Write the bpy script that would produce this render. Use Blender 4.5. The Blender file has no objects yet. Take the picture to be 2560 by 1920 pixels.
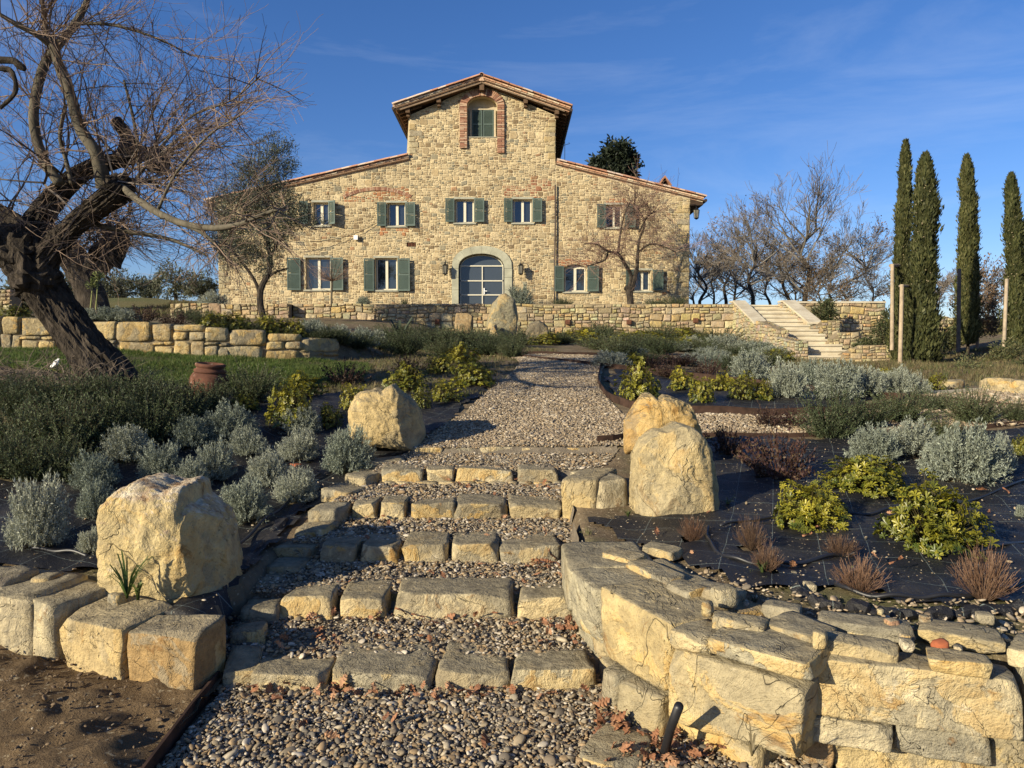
import bpy, math, random
import numpy as np
from mathutils import Vector, noise, Matrix
R = math.radians
rnd = random.Random(7)
npr = np.random.RandomState(7)
S = bpy.context.scene
COL = S.collection

# ---------------------------------------------------------------- camera, sky, sun, exposure
FPX = 1800.0; PITCH = R(2.5)
cam = bpy.data.cameras.new('camera'); camo = bpy.data.objects.new('camera', cam); COL.objects.link(camo)
cam.sensor_width = 36; cam.lens = 36*FPX/2560; cam.clip_end = 5000; cam.clip_start = .05
camo.rotation_euler = (math.pi/2-PITCH, 0, 0); S.camera = camo
SUN_EL, SUN_AZ = R(21), R(231)
w = bpy.data.worlds.new('World'); S.world = w; w.use_nodes = True
nt = w.node_tree; N = nt.nodes; L = nt.links
bg = N['Background']; sk = N.new('ShaderNodeTexSky'); sk.sky_type = 'NISHITA'; sk.sun_disc = False
sk.sun_elevation = SUN_EL; sk.sun_rotation = SUN_AZ; sk.air_density = 1.0; sk.dust_density = .35; sk.ozone_density = 3.0
tc = N.new('ShaderNodeTexCoord'); mp = N.new('ShaderNodeMapping'); mp.inputs['Scale'].default_value = (1.3, 1.3, 7)
mp.inputs['Rotation'].default_value = (0, .25, .3)
nz = N.new('ShaderNodeTexNoise'); nz.inputs['Scale'].default_value = 1.6; nz.inputs['Detail'].default_value = 7; nz.inputs['Roughness'].default_value = .62; nz.inputs['Distortion'].default_value = .4
rp = N.new('ShaderNodeMapRange'); rp.inputs[1].default_value = .5; rp.inputs[2].default_value = .85; rp.inputs[4].default_value = .19
mx = N.new('ShaderNodeMix'); mx.data_type = 'RGBA'; mx.inputs[7].default_value = (7, 7.6, 8.6, 1)
hs = N.new('ShaderNodeHueSaturation'); hs.inputs['Saturation'].default_value = 1.2
gm = N.new('ShaderNodeMix'); gm.data_type = 'RGBA'; gm.blend_type = 'MULTIPLY'; gm.inputs[0].default_value = 1; gm.inputs[7].default_value = (.86, .88, 1.13, 1)
L.new(tc.outputs['Generated'], mp.inputs[0]); L.new(mp.outputs[0], nz.inputs['Vector']); L.new(nz.outputs[0], rp.inputs[0])
L.new(sk.outputs[0], hs.inputs['Color']); L.new(hs.outputs[0], gm.inputs[6]); L.new(gm.outputs[2], mx.inputs[6]); L.new(rp.outputs[0], mx.inputs[0]); L.new(mx.outputs[2], bg.inputs[0])
bg.inputs[1].default_value = .076
sl = bpy.data.lights.new('sun', 'SUN'); slo = bpy.data.objects.new('sun', sl); COL.objects.link(slo)
sl.energy = 5.0; sl.angle = R(.53); sl.color = (1, .885, .655)
SD = Vector((math.sin(SUN_AZ)*math.cos(SUN_EL), math.cos(SUN_AZ)*math.cos(SUN_EL), math.sin(SUN_EL)))
slo.rotation_euler = SD.to_track_quat('Z', 'Y').to_euler()
vs = S.view_settings; vs.view_transform = 'Standard'; vs.look = 'None'; vs.exposure = 0.74; vs.gamma = 1; vs.use_curve_mapping = False
S.cycles.max_bounces = 5; S.cycles.diffuse_bounces = 3; S.cycles.glossy_bounces = 3; S.cycles.transparent_max_bounces = 4
S.cycles.use_denoising = True

# ---------------------------------------------------------------- geometry of the view
cp, sp = math.cos(PITCH), math.sin(PITCH)
def ray(px, py):
    u = (px-1280)/FPX; v = (960-py)/FPX
    return Vector((u, cp+sp*v, -sp+cp*v))
def U(px, py, Y):                      # point on the plane at distance Y
    r = ray(px, py); return r*(Y/r.y)
def UZ(px, py, z):                     # point on the level z
    r = ray(px, py); return r*(z/r.z)

# ---------------------------------------------------------------- mesh helpers
def mesh_np(name, V, F, tint=None, smooth=False, k=None):
    me = bpy.data.meshes.new(name)
    V = np.asarray(V, dtype=np.float32); 
    if isinstance(F, np.ndarray):
        n, kk = F.shape
        me.vertices.add(len(V)); me.vertices.foreach_set('co', V.ravel())
        me.loops.add(n*kk); me.loops.foreach_set('vertex_index', F.astype(np.int32).ravel())
        me.polygons.add(n); me.polygons.foreach_set('loop_start', (np.arange(n)*kk).astype(np.int32))
        me.polygons.foreach_set('loop_total', np.full(n, kk, dtype=np.int32))
        me.update(calc_edges=True)
    else:
        me.from_pydata([tuple(v) for v in V], [], F)
    if tint is not None:
        t = np.asarray(tint, dtype=np.float32)
        if t.ndim == 1: t = np.tile(t, (len(V), 1))
        if t.shape[1] == 3: t = np.hstack([t, np.ones((len(t), 1), dtype=np.float32)])
        a = me.color_attributes.new('tint', 'FLOAT_COLOR', 'POINT'); a.data.foreach_set('color', t.ravel())
    if smooth: me.polygons.foreach_set('use_smooth', np.ones(len(me.polygons), dtype=bool))
    me.validate(verbose=False)
    return me
class MB:
    def __init__(s): s.V = []; s.F = []; s.T = []; s.n = 0
    def add(s, V, F, t=(1, 1, 1)):
        V = [tuple(v) for v in V]; s.V += V; s.T += [tuple(t)]*len(V)
        s.F += [tuple(i+s.n for i in f) for f in F]; s.n += len(V)
    def box(s, x0, x1, y0, y1, z0, z1, t=(1, 1, 1), M=None):
        V = [Vector(p) for p in ((x0,y0,z0),(x1,y0,z0),(x1,y1,z0),(x0,y1,z0),(x0,y0,z1),(x1,y0,z1),(x1,y1,z1),(x0,y1,z1))]
        if M is not None: V = [M @ v for v in V]
        s.add(V, [(0,3,2,1),(4,5,6,7),(0,1,5,4),(1,2,6,5),(2,3,7,6),(3,0,4,7)], t)
    def tube(s, P, r, n=6, t=(1, 1, 1), cap=True, wob=0):
        P = [Vector(p) for p in P]; V = []; F = []
        if isinstance(r, (int, float)): r = [r]*len(P)
        up = Vector((0, 0, 1)); prev = None
        for i, p in enumerate(P):
            d = (P[min(i+1, len(P)-1)]-P[max(i-1, 0)]); d = d.normalized() if d.length > 1e-9 else up
            a = prev if prev is not None else (up if abs(d.z) < .9 else Vector((1, 0, 0)))
            a = (a-d*a.dot(d)); a = a.normalized() if a.length > 1e-6 else d.orthogonal().normalized()
            prev = a; b = d.cross(a)
            for j in range(n):
                an = 2*math.pi*j/n; rr = r[i]
                if wob: 
                    q = p+(a*math.cos(an)+b*math.sin(an))*rr
                    rr *= 1+wob*(noise.noise(q*(1.1/max(r[0],.02)))+.6*noise.noise(Vector((math.cos(an)*3, math.sin(an)*3, i*.35))))
                V.append(p+(a*math.cos(an)+b*math.sin(an))*rr)
        for i in range(len(P)-1):
            for j in range(n):
                k = (j+1) % n; F.append((i*n+j, i*n+k, (i+1)*n+k, (i+1)*n+j))
        if cap: F.append(tuple(range(n-1, -1, -1))); F.append(tuple((len(P)-1)*n+j for j in range(n)))
        s.add(V, F, t)
    def lathe(s, prof, c, n=20, t=(1, 1, 1), M=None):
        V = []; F = []
        for (r, z) in prof:
            for j in range(n):
                a = 2*math.pi*j/n; v = Vector((r*math.cos(a), r*math.sin(a), z))
                if M is not None: v = M @ v
                V.append(v+Vector(c))
        m = len(prof)
        for i in range(m-1):
            for j in range(n):
                k = (j+1) % n; F.append((i*n+j, i*n+k, (i+1)*n+k, (i+1)*n+j))
        F.append(tuple(range(n-1, -1, -1))); F.append(tuple((m-1)*n+j for j in range(n)))
        s.add(V, F, t)
    def build(s, name, mat, parent=None, smooth=False, kind=None):
        me = mesh_np(name, s.V, s.F, s.T, smooth)
        return obj(name, me, mat, parent, kind)
def obj(name, me, mat=None, parent=None, kind=None):
    o = bpy.data.objects.new(name, me); COL.objects.link(o)
    if mat is not None and me is not None:
        if len(me.materials) == 0: me.materials.append(mat)
    if parent is not None: o.parent = parent
    if kind: o['kind'] = kind
    return o
def empty(name, loc=(0, 0, 0)):
    o = bpy.data.objects.new(name, None); COL.objects.link(o); o.location = loc; o.empty_display_size = .1; return o
def tag(o, label, cat, group=None, kind=None):
    o['label'] = label; o['category'] = cat
    if group: o['group'] = group
    if kind: o['kind'] = kind
    return o
def struct(o, label=None):
    o['kind'] = 'structure'
    if label: o['label'] = label
    return o

# ---------------------------------------------------------------- materials
class NT:
    def __init__(s, name, rough=.9, spec=.25):
        s.m = bpy.data.materials.new(name); s.m.use_nodes = True; s.t = s.m.node_tree; s.n = s.t.nodes; s.l = s.t.links
        s.b = s.n['Principled BSDF']; s.b.inputs['Roughness'].default_value = rough; s.b.inputs['Specular IOR Level'].default_value = spec
    def link(s, a, b): s.l.new(a, b)
    def coord(s, kind='Object'):
        n = s.n.new('ShaderNodeTexCoord'); return n.outputs[kind]
    def geo(s): return s.n.new('ShaderNodeNewGeometry').outputs['Position']
    def noise(s, vec, scale, detail=5, rough=.55, dist=0, col=False):
        n = s.n.new('ShaderNodeTexNoise'); n.inputs['Scale'].default_value = scale; n.inputs['Detail'].default_value = detail
        n.inputs['Roughness'].default_value = rough; n.inputs['Distortion'].default_value = dist; s.link(vec, n.inputs['Vector'])
        return n.outputs['Color' if col else 0]
    def vor(s, vec, scale, feat='F1', out='Distance'):
        n = s.n.new('ShaderNodeTexVoronoi'); n.feature = feat; n.inputs['Scale'].default_value = scale; s.link(vec, n.inputs['Vector']); return n.outputs[out]
    def ramp(s, f, a, b, lo=0, hi=1):
        n = s.n.new('ShaderNodeMapRange'); n.inputs[1].default_value = a; n.inputs[2].default_value = b; n.inputs[3].default_value = lo; n.inputs[4].default_value = hi
        s.link(f, n.inputs[0]); return n.outputs[0]
    def mix(s, f, a, b, mode='MIX'):
        n = s.n.new('ShaderNodeMix'); n.data_type = 'RGBA'; n.blend_type = mode
        for i, x in ((0, f), (6, a), (7, b)):
            if isinstance(x, (int, float)): n.inputs[i].default_value = x
            elif isinstance(x, tuple): n.inputs[i].default_value = x if len(x) == 4 else x+(1,)
            else: s.link(x, n.inputs[i])
        return n.outputs[2]
    def math(s, op, a, b=0.):
        n = s.n.new('ShaderNodeMath'); n.operation = op
        for i, x in ((0, a), (1, b)):
            if isinstance(x, (int, float)): n.inputs[i].default_value = x
            else: s.link(x, n.inputs[i])
        return n.outputs[0]
    def attr(s, name='tint', inst=False):
        n = s.n.new('ShaderNodeAttribute'); n.attribute_name = name
        if inst: n.attribute_type = 'INSTANCER'
        return n.outputs['Color']
    def mapping(s, vec, scale=(1, 1, 1), rot=(0, 0, 0)):
        n = s.n.new('ShaderNodeMapping'); n.inputs['Scale'].default_value = scale; n.inputs['Rotation'].default_value = rot; s.link(vec, n.inputs[0]); return n.outputs[0]
    def rand(s): return s.n.new('ShaderNodeObjectInfo').outputs['Random']
    def color(s, c):
        if isinstance(c, tuple): s.b.inputs['Base Color'].default_value = c if len(c) == 4 else c+(1,)
        else: s.link(c, s.b.inputs['Base Color'])
    def bump(s, h, strength=.5, dist=.02):
        n = s.n.new('ShaderNodeBump'); n.inputs['Strength'].default_value = strength; n.inputs['Distance'].default_value = dist
        s.link(h, n.inputs['Height']); s.link(n.outputs[0], s.b.inputs['Normal'])
def flat(name, c, rough=.8, spec=.3, metal=0, var=.25, scale=8):
    m = NT(name, rough, spec); m.b.inputs['Metallic'].default_value = metal
    n = m.noise(m.coord(), scale, 4)
    d = tuple(x*(1-var) for x in c); e = tuple(min(1, x*(1+var)) for x in c)
    m.color(m.mix(m.ramp(n, .3, .7), d, e)); return m.m

def stone_mat(name, sc=1.0, patch=0.5, crust=.35, bumpd=.01, bumps=.7, grey=.6, vein=.5, top=0, warm=(.95, .89, .74), topc=((.17, .155, .125), (.31, .285, .23))):
    """the stone's own tint, broken up by grey weathered skin, ochre fracture faces, white lime crust and thin veins"""
    m = NT(name, .93, .2); P = m.geo(); t = m.attr()
    W = m.mix(.12, P, m.noise(P, 4*sc, 3, .6, 0, True))
    n1 = m.noise(W, 2.7*sc, 6, .62, .5); n2 = m.noise(P, 16*sc, 6, .68); n3 = m.noise(P, 75*sc, 4, .7); n4 = m.noise(W, 6*sc, 7, .7, 1.0); n5 = m.noise(m.mapping(W, (1, 1, 1), (1, 2, 3)), 4.2*sc, 6, .62, .8)
    c = m.mix(m.ramp(n2, .32, .70), m.mix(1, t, (.66, .65, .66), 'MULTIPLY'), m.mix(1, t, (1.25, 1.22, 1.15), 'MULTIPLY'))
    gr = m.ramp(n5, .50, .54, 0, grey); c = m.mix(gr, c, m.mix(m.ramp(n2, .3, .7), (.20, .19, .165), (.36, .345, .30)))
    och = m.math('MULTIPLY', m.ramp(n1, .505, .525, 0, patch), m.ramp(m.rand(), .15, .6, .15, 1)); c = m.mix(och, c, m.mix(m.ramp(n4, .38, .62), (.62, .52, .31), (.52, .34, .12)))
    br = m.ramp(n4, .59, .64, 0, .7*patch); c = m.mix(br, c, (.22, .115, .04))
    rg = m.n.new('ShaderNodeTexNoise'); rg.noise_type = 'RIDGED_MULTIFRACTAL'; rg.inputs['Scale'].default_value = 2.2*sc; rg.inputs['Detail'].default_value = 3; m.link(W, rg.inputs['Vector'])
    ve = m.ramp(rg.outputs[0], 1.28, 1.42, 0, vein); c = m.mix(ve, c, (.62, .57, .46))
    wh = m.ramp(m.noise(P, 8*sc, 9, .78, .8), .60, .65, 0, crust); c = m.mix(wh, c, (.66, .62, .54))
    sp_ = m.ramp(m.noise(P, 120*sc, 2, .5), .64, .70, 0, .45); c = m.mix(sp_, c, (.09, .08, .06))
    if top:      # upward faces mixed toward a second pair of tones, edge broken by noise
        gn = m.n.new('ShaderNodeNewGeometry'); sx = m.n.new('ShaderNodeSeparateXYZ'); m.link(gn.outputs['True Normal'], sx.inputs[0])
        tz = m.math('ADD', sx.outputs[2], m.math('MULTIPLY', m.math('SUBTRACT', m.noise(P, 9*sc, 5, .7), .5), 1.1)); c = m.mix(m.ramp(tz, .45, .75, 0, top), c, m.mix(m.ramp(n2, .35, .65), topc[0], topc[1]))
    n6 = m.noise(W, 1.9*sc, 4, .5, 2.2); ck = m.ramp(m.math('ABSOLUTE', m.math('SUBTRACT', n6, .5)), 0, .0035, 1, 0); c = m.mix(m.math('MULTIPLY', ck, .3), c, (.06, .05, .035)); c = m.mix(1, c, warm, 'MULTIPLY'); c = m.mix(m.ramp(m.noise(P, .42, 6, .65), .42, .6, 0, .5), c, m.mix(1, c, (.70, .68, .66), 'MULTIPLY')); m.color(c)
    h = m.math('ADD', m.math('ADD', m.math('MULTIPLY', n2, 1.1), m.math('MULTIPLY', n3, .35)), m.math('ADD', m.math('MULTIPLY', gr, .25), m.math('MULTIPLY', och, .3)))
    h = m.math('ADD', h, m.math('ADD', m.math('MULTIPLY', n4, 1.6), m.math('ADD', m.math('MULTIPLY', rg.outputs[0], -.12), m.math('MULTIPLY', ck, -.5))))
    m.bump(h, bumps, bumpd); return m.m
M = {}
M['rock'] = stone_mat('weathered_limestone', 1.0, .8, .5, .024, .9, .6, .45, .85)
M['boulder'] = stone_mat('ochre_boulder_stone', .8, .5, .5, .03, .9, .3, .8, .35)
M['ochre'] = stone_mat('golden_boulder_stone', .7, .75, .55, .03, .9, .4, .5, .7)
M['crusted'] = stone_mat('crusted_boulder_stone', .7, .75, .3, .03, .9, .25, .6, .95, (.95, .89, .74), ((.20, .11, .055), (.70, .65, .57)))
M['wallstone'] = stone_mat('terrace_wall_stone', .8, .3, .12, .03, .7, .3, .1, 0, (.95, .91, .79))
M['housestone'] = stone_mat('rubble_masonry_stone', .9, .12, .06, .02, .6, .15, .05, 0, (.95, .91, .80))
def mortar(name, c):
    m = NT(name, .95, .15); P = m.geo(); n = m.noise(P, 6, 8, .7); n2 = m.noise(P, 1.1, 4)
    c2 = tuple(x*.72 for x in c)
    m.color(m.mix(m.ramp(n2, .4, .65, 0, .3), m.mix(m.ramp(n, .3, .7), c2, c), (.36, .28, .17))); m.bump(n, .8, .04); return m.m
M['mortar'] = mortar('lime_mortar', (.64, .53, .33))
M['wallmortar'] = mortar('dry_joint_earth', (.24, .19, .12))
M['darkearth'] = mortar('dark_joint_earth', (.07, .055, .038))
M['plaster'] = mortar('pale_reveal_plaster', (.55, .47, .33))
def travert():
    m = NT('travertine', .8, .3); P = m.geo(); a = m.mapping(P, (1, 1, 6)); n = m.noise(a, 3, 8, .7); n2 = m.noise(P, 1.7, 5)
    m.color(m.mix(m.ramp(n2, .45, .65, 0, .55), m.mix(m.ramp(n, .3, .7), (.42, .36, .25), (.60, .54, .41)), (.34, .28, .19))); m.bump(n, .5, .01); return m.m
M['travertine'] = travert()
def tinted(name, rough=.85, spec=.25, sc=12, amt=.35, bd=.01):
    m = NT(name, rough, spec); P = m.coord(); n = m.noise(P, sc, 5, .65)
    t = m.attr(); lo = 1-amt; hi = 1+amt*.7
    m.color(m.mix(m.ramp(n, .3, .7), m.mix(1, t, (lo, lo, lo), 'MULTIPLY'), m.mix(1, t, (hi, hi, hi), 'MULTIPLY'))); m.bump(n, .5, bd); return m.m
M['brick'] = tinted('terracotta_brick', .9, .2, 9, .3)
M['tile'] = tinted('clay_roof_tile', .9, .2, 5, .4)
M['jamb'] = None
M['wood'] = tinted('weathered_beam_wood', .9, .2, 6, .4)
M['shutter'] = flat('green_shutter_paint', (.070, .100, .085), .55, .35, 0, .12, 3)
M['shutterpale'] = flat('sunlit_shutter_edge', (.55, .55, .5), .55, .35, 0, .1, 3)  # lit copy of the shutter paint, sunlight put into the colour; unused
M['frame'] = flat('cream_window_frame', (.60, .56, .44), .5, .4, 0, .06)
M['sill'] = flat('grey_sandstone', (.33, .32, .25), .85, .2, 0, .2, 5)
M['door_stone'] = flat('door_surround_sandstone', (.36, .35, .26), .85, .2, 0, .2, 3)
M['black'] = flat('black_iron', (.012, .012, .013), .5, .4, .3, .2)
M['rust'] = flat('rusted_steel', (.13, .055, .03), .85, .3, .15, .45, 14)
M['edging'] = flat('brown_rusted_edging', (.045, .025, .017), .85, .25, .1, .5, 9)
M['white'] = flat('white_plastic', (.78, .78, .75), .4, .4, 0, .03)
M['hose'] = flat('black_drip_hose', (.015, .015, .017), .45, .5, 0, .2)
M['copper'] = flat('dark_gutter_metal', (.05, .035, .028), .6, .4, .3, .3)
def glass(name, c, r=.03, ior=1.6):
    m = NT(name, r, .8); m.b.inputs['IOR'].default_value = ior; m.color(c)
    n = m.noise(m.geo(), 1.4, 2); m.bump(n, .04, .05); return m.m
M['glass'] = glass('window_glass', (.02, .025, .03)); M['doorglass'] = glass('dark_door_glass', (.045, .055, .068), .10, 1.42)
def lampglass():
    m = NT('lantern_glass', .1, .6); m.color((.16, .15, .12)); return m.m
M['lampglass'] = lampglass()
def leafmat(name, rough=.6, spec=.3, trans=.25):
    m = NT(name, rough, spec); t = m.attr(); r = m.rand()
    lo = m.mix(m.ramp(r, 0, 1), (.72, .76, .72), (1.2, 1.15, 1.1))
    c = m.mix(1, t, lo, 'MULTIPLY'); m.color(c)
    if trans:
        tr = m.n.new('ShaderNodeBsdfTranslucent'); m.link(c, tr.inputs[0]); ms = m.n.new('ShaderNodeMixShader'); ms.inputs[0].default_value = trans
        m.link(m.b.outputs[0], ms.inputs[1]); m.link(tr.outputs[0], ms.inputs[2]); m.link(ms.outputs[0], m.n['Material Output'].inputs[0])
    return m.m
M['leaf'] = leafmat('shrub_leaf'); M['glossleaf'] = leafmat('glossy_leaf', .38, .45, .2); M['dryleaf'] = leafmat('dead_oak_leaf', .8, .15, .15)
def bark(name, c, c2, sc=(14, 14, 2.2), bd=.03):
    m = NT(name, .95, .15); P = m.mapping(m.coord(), sc); n = m.noise(P, 1.0, 7, .7, .8); n2 = m.noise(m.coord(), 2.5, 4)
    m.color(m.mix(m.ramp(n, .35, .65), m.mix(m.ramp(n2, .3, .7), c, tuple(x*.6 for x in c)), c2)); m.bump(n, 1, bd); return m.m
M['bark'] = bark('furrowed_mulberry_bark', (.020, .016, .012), (.085, .068, .052), (12, 12, 3.0), .06)
M['smoothbark'] = bark('smooth_olive_grey_bark', (.075, .066, .048), (.14, .122, .09), (8, 8, 3), .006)
M['twig'] = tinted('twig_bark', .9, .2, 3, .3)
M['post'] = tinted('weathered_post', .9, .2, 4, .4)
def terracotta():
    m = NT('old_terracotta', .9, .2); P = m.coord(); n = m.noise(P, 5, 7, .7); n2 = m.noise(P, 11, 6, .7)
    c = m.mix(m.ramp(n, .3, .7), (.07, .032, .022), (.17, .075, .045)); c = m.mix(m.ramp(n2, .6, .68, 0, .7), c, (.42, .36, .3)); m.color(c); m.bump(n2, .5, .01); return m.m
M['terracotta'] = terracotta()
# ---------------------------------------------------------------- terrain heights
CT = np.array([
 # path
 (.05,6.7,-.86),(.1,7.6,-.755),(.3,8.6,-.61),(.5,10,-.43),(.7,12,-.25),(.9,14,-.08),(-.95,6.7,-.9),(1.05,6.7,-.87),
 # right bed
 (.53,3.4,-1.13),(1.37,2.95,-1.11),(2.3,2.8,-1.11),(4.2,3.2,-1.14),(1.05,4.6,-1.11),(3.2,4.8,-1.07),(1.25,5.8,-.98),(3.6,6.3,-.91),(6.3,5.3,-1.0),
 (2,7.5,-.76),(4,7.5,-.73),(6,8,-.62),(2,8.6,-.60),(4,8.8,-.60),(6,9.5,-.55),(9,9,-.55),(2,11,-.42),(5,12,-.40),(3,16,-.05),(6,16,-.25),(9,20,-.3),(8,14,-.33),
 (9.7,21.5,-.3),(13,18,-.15),(16,22,.3),(13,27,.3),(19,27,.6),(12,13,-.3),(16,14,.05),(9,11.5,-.42),(24,24,.6),
 (0,20,.28),(4,20,.12),(0,27.6,.7),(6,27.6,.5),(8.5,26,.2),(-4,27.6,.75),(-8,27.6,.8),(-14,27.6,.8),(-20,30,1.2),(-6,20,.25),(-10,20,.3),(-14,20,.5),
 # left bed and lawn
 (-1.7,3.8,-1.29),(-2.7,4.0,-1.22),(-4,3.9,-1.18),(-1.8,4.7,-1.24),(-1.65,5.6,-1.13),(-3,4.8,-1.11),(-3,6.2,-.90),(-1.5,6.7,-.94),(-2,8,-.62),(-4,8,-.36),(-5.5,8,-.27),
 (-3.9,9.3,-.48),(-5,6,-.78),(-5.5,4.6,-1.0),(-8,12,.03),(-5.5,12.5,-.05),(-3.2,12.8,-.18),(-2,11,-.35),(-1,14,-.12),(-1,9.5,-.5),(-9,8,-.2),(-12,12,.2),(-9,16,.2),(-5,16,.0),(-1,17,.08),(-7,5,-.9)])
def tps_fit(P, lam=.02):
    n = len(P); X = P[:, :2]; d = np.linalg.norm(X[:, None]-X[None], axis=2); K = np.where(d > 0, d*d*np.log(d+1e-12), 0)+lam*np.eye(n)*2
    Q = np.hstack([np.ones((n, 1)), X]); A = np.zeros((n+3, n+3)); A[:n, :n] = K; A[:n, n:] = Q; A[n:, :n] = Q.T
    return np.linalg.solve(A, np.concatenate([P[:, 2], [0, 0, 0]]))
CW = tps_fit(CT)
LW = [(-14, 12.2), (-8.6, 12.1), (-5.2, 12.3), (-3.6, 12.9), (-3.0, 13.6)]      # line of the low garden wall
def interp(pts, x): return np.interp(x, [p[0] for p in pts], [p[1] for p in pts])
def ground_np(x, y):
    x = np.asarray(x, float); y = np.asarray(y, float); sh = x.shape; x = x.ravel(); y = y.ravel()
    out = np.empty(len(x))
    for i in range(0, len(x), 20000):
        xx = np.clip(x[i:i+20000], -22, 26); yy = np.clip(y[i:i+20000], 2, 30)
        d = np.hypot(xx[:, None]-CT[None, :, 0], yy[:, None]-CT[None, :, 1]); K = np.where(d > 0, d*d*np.log(d+1e-12), 0)
        out[i:i+20000] = K@CW[:-3]+CW[-3]+CW[-2]*xx+CW[-1]*yy
    out += .012*np.sin(x*5.1+y*2.3)*np.sin(y*4.3-x*1.7)
    # raised bed behind the low wall
    wy = interp(LW, x); delta = np.interp(x, [-7, -5, -3.4, -2.7], [.52, .45, .33, 0]); out += delta*np.clip((y-wy-.12)/.15, 0, 1)
    # lower court and the stepped corridor
    out = np.where((y < 7) & low_mask(x, y), step_z(x, y), out)
    return out.reshape(sh)
SL = [(3.25, -1.42), (3.7, -1.52), (4.2, -1.50), (4.9, -1.42), (5.6, -1.28), (6.65, -.98)]   # left edge of the stair corridor (y, x)
SR = [(2.3, 1.7), (2.55, 1.2), (2.8, .85), (3.2, .56), (3.6, .42), (4.6, .40), (5.7, .46), (6.1, .8), (6.65, 1.0)]
def low_mask(x, y):
    xl = np.interp(y, [p[0] for p in SL], [p[1] for p in SL]); xr = np.interp(y, [p[0] for p in SR], [p[1] for p in SR])
    cor = (x > xl) & (x < xr) & (y < 6.6)
    yf = np.interp(x, [-6, -3.2, -2.2, -1.4, -1.3], [4.3, 3.95, 3.6, 3.35, 3.2])
    court = (x <= .5) & (y < yf)
    yr = np.interp(x, [.5, .7, 1.1, 1.8, 3, 6], [3.2, 3.0, 2.8, 2.6, 2.4, 2.2])
    court2 = (x > .4) & (y < yr)
    return cor | court | court2
ST = [(-10, -1.56), (3.38, -1.56), (3.40, -1.485), (3.99, -1.45), (4.01, -1.36), (4.58, -1.32), (4.60, -1.24), (5.23, -1.20), (5.25, -1.115), (5.91, -1.08), (5.93, -.985), (6.6, -.95), (6.68, -.87)]
def step_z(x, y):
    z = np.interp(y, [p[0] for p in ST], [p[1] for p in ST])
    yf = np.interp(x, [-6, -3.2, -2.2, -1.4, -1.3], [4.3, 3.95, 3.6, 3.35, 3.2])
    z = np.where((x < -1.38) & (y < yf), -1.56+.03*np.clip(-x-1.4, 0, 3)+.02*np.sin(x*6+1)*np.sin(y*7), z)
    return z
def g(x, y): return float(ground_np(np.array([x]), np.array([y]))[0])
def drop(px, py, y0=2.2, y1=40):
    """ground point seen at a pixel"""
    r = ray(px, py); ys = np.concatenate([np.arange(y0, 12, .04), np.arange(12, y1, .12)]); t = ys/r.y
    zr = r.z*t; zg = ground_np(r.x*t, ys); k = np.where(zr < zg)[0]
    if len(k) == 0: k = [len(ys)-1]
    y = ys[k[0]]; return Vector((r.x*y/r.y, y, float(zg[k[0]])))

# ---------------------------------------------------------------- ground sheets
def grid(name, x0, x1, nx, y0, y1, ny, fz, keep=None, mat=None, off=0, smooth=True):
    X, Y = np.meshgrid(np.linspace(x0, x1, nx), np.linspace(y0, y1, ny)); Z = fz(X, Y)+off
    V = np.stack([X.ravel(), Y.ravel(), Z.ravel()], 1); i = np.arange(nx*ny).reshape(ny, nx)
    F = np.stack([i[:-1, :-1].ravel(), i[:-1, 1:].ravel(), i[1:, 1:].ravel(), i[1:, :-1].ravel()], 1)
    if keep is not None:
        c = V[F].mean(1); F = F[keep(c[:, 0], c[:, 1])]
        used = np.unique(F); mp_ = -np.ones(len(V), int); mp_[used] = np.arange(len(used)); V = V[used]; F = mp_[F]
    return obj(name, mesh_np(name, V, F, smooth=smooth), mat)
def inpoly(x, y, P):
    x = np.asarray(x); y = np.asarray(y); c = np.zeros(x.shape, bool); n = len(P)
    for i in range(n):
        xa, ya = P[i]; xb, yb = P[(i+1) % n]
        if ya == yb: continue
        t = ((ya > y) != (yb > y)) & (x < (xb-xa)*(y-ya)/(yb-ya)+xa); c ^= t
    return c
def soilmat(name, c1, c2, c3, sc=3, bd=.03):
    m = NT(name, .97, .12); P = m.geo(); n = m.noise(P, sc, 9, .7); n2 = m.noise(P, sc*9, 6, .7); n3 = m.noise(P, sc*.3, 4)
    v = m.vor(P, 45); k = m.ramp(m.noise(P, 30, 3), .62, .66, 0, .7)
    c = m.mix(m.ramp(n, .35, .65), c1, c2); c = m.mix(m.ramp(n3, .5, .62, 0, .8), c, c3); c = m.mix(k, c, (.36, .3, .2)); m.color(c)
    m.bump(m.math('ADD', n, m.math('MULTIPLY', n2, .5)), .9, bd); return m.m
M['soil'] = soilmat('garden_soil', (.11, .08, .05), (.19, .145, .09), (.10, .10, .045))
M['sand'] = soilmat('raked_earth', (.105, .070, .038), (.19, .132, .074), (.14, .095, .052), 5, .05)
M['lawnsoil'] = soilmat('lawn_base', (.04, .05, .018), (.06, .075, .022), (.09, .08, .04), 3)
M['gravelbed'] = soilmat('gravel_base', (.12, .10, .075), (.24, .2, .15), (.16, .13, .095), 12, .02)
PATHL = [(6.6, -.93), (7.2, -.78), (8.0, -.52), (9.0, -.36), (10, -.2), (11.2, .02), (12.4, .14), (13.4, .08), (14.0, -.15), (14.6, -.9)]
PATHR = [(6.6, 1.05), (7.2, 1.3), (8.0, 1.22), (9.0, 1.17), (10, 1.22), (11, 1.35), (12.2, 1.55), (13.4, 1.85), (14.6, 2.6)]
def pathl(y): return np.interp(y, [p[0] for p in PATHL], [p[1] for p in PATHL])
def pathr(y): return np.interp(y, [p[0] for p in PATHR], [p[1] for p in PATHR])
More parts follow.
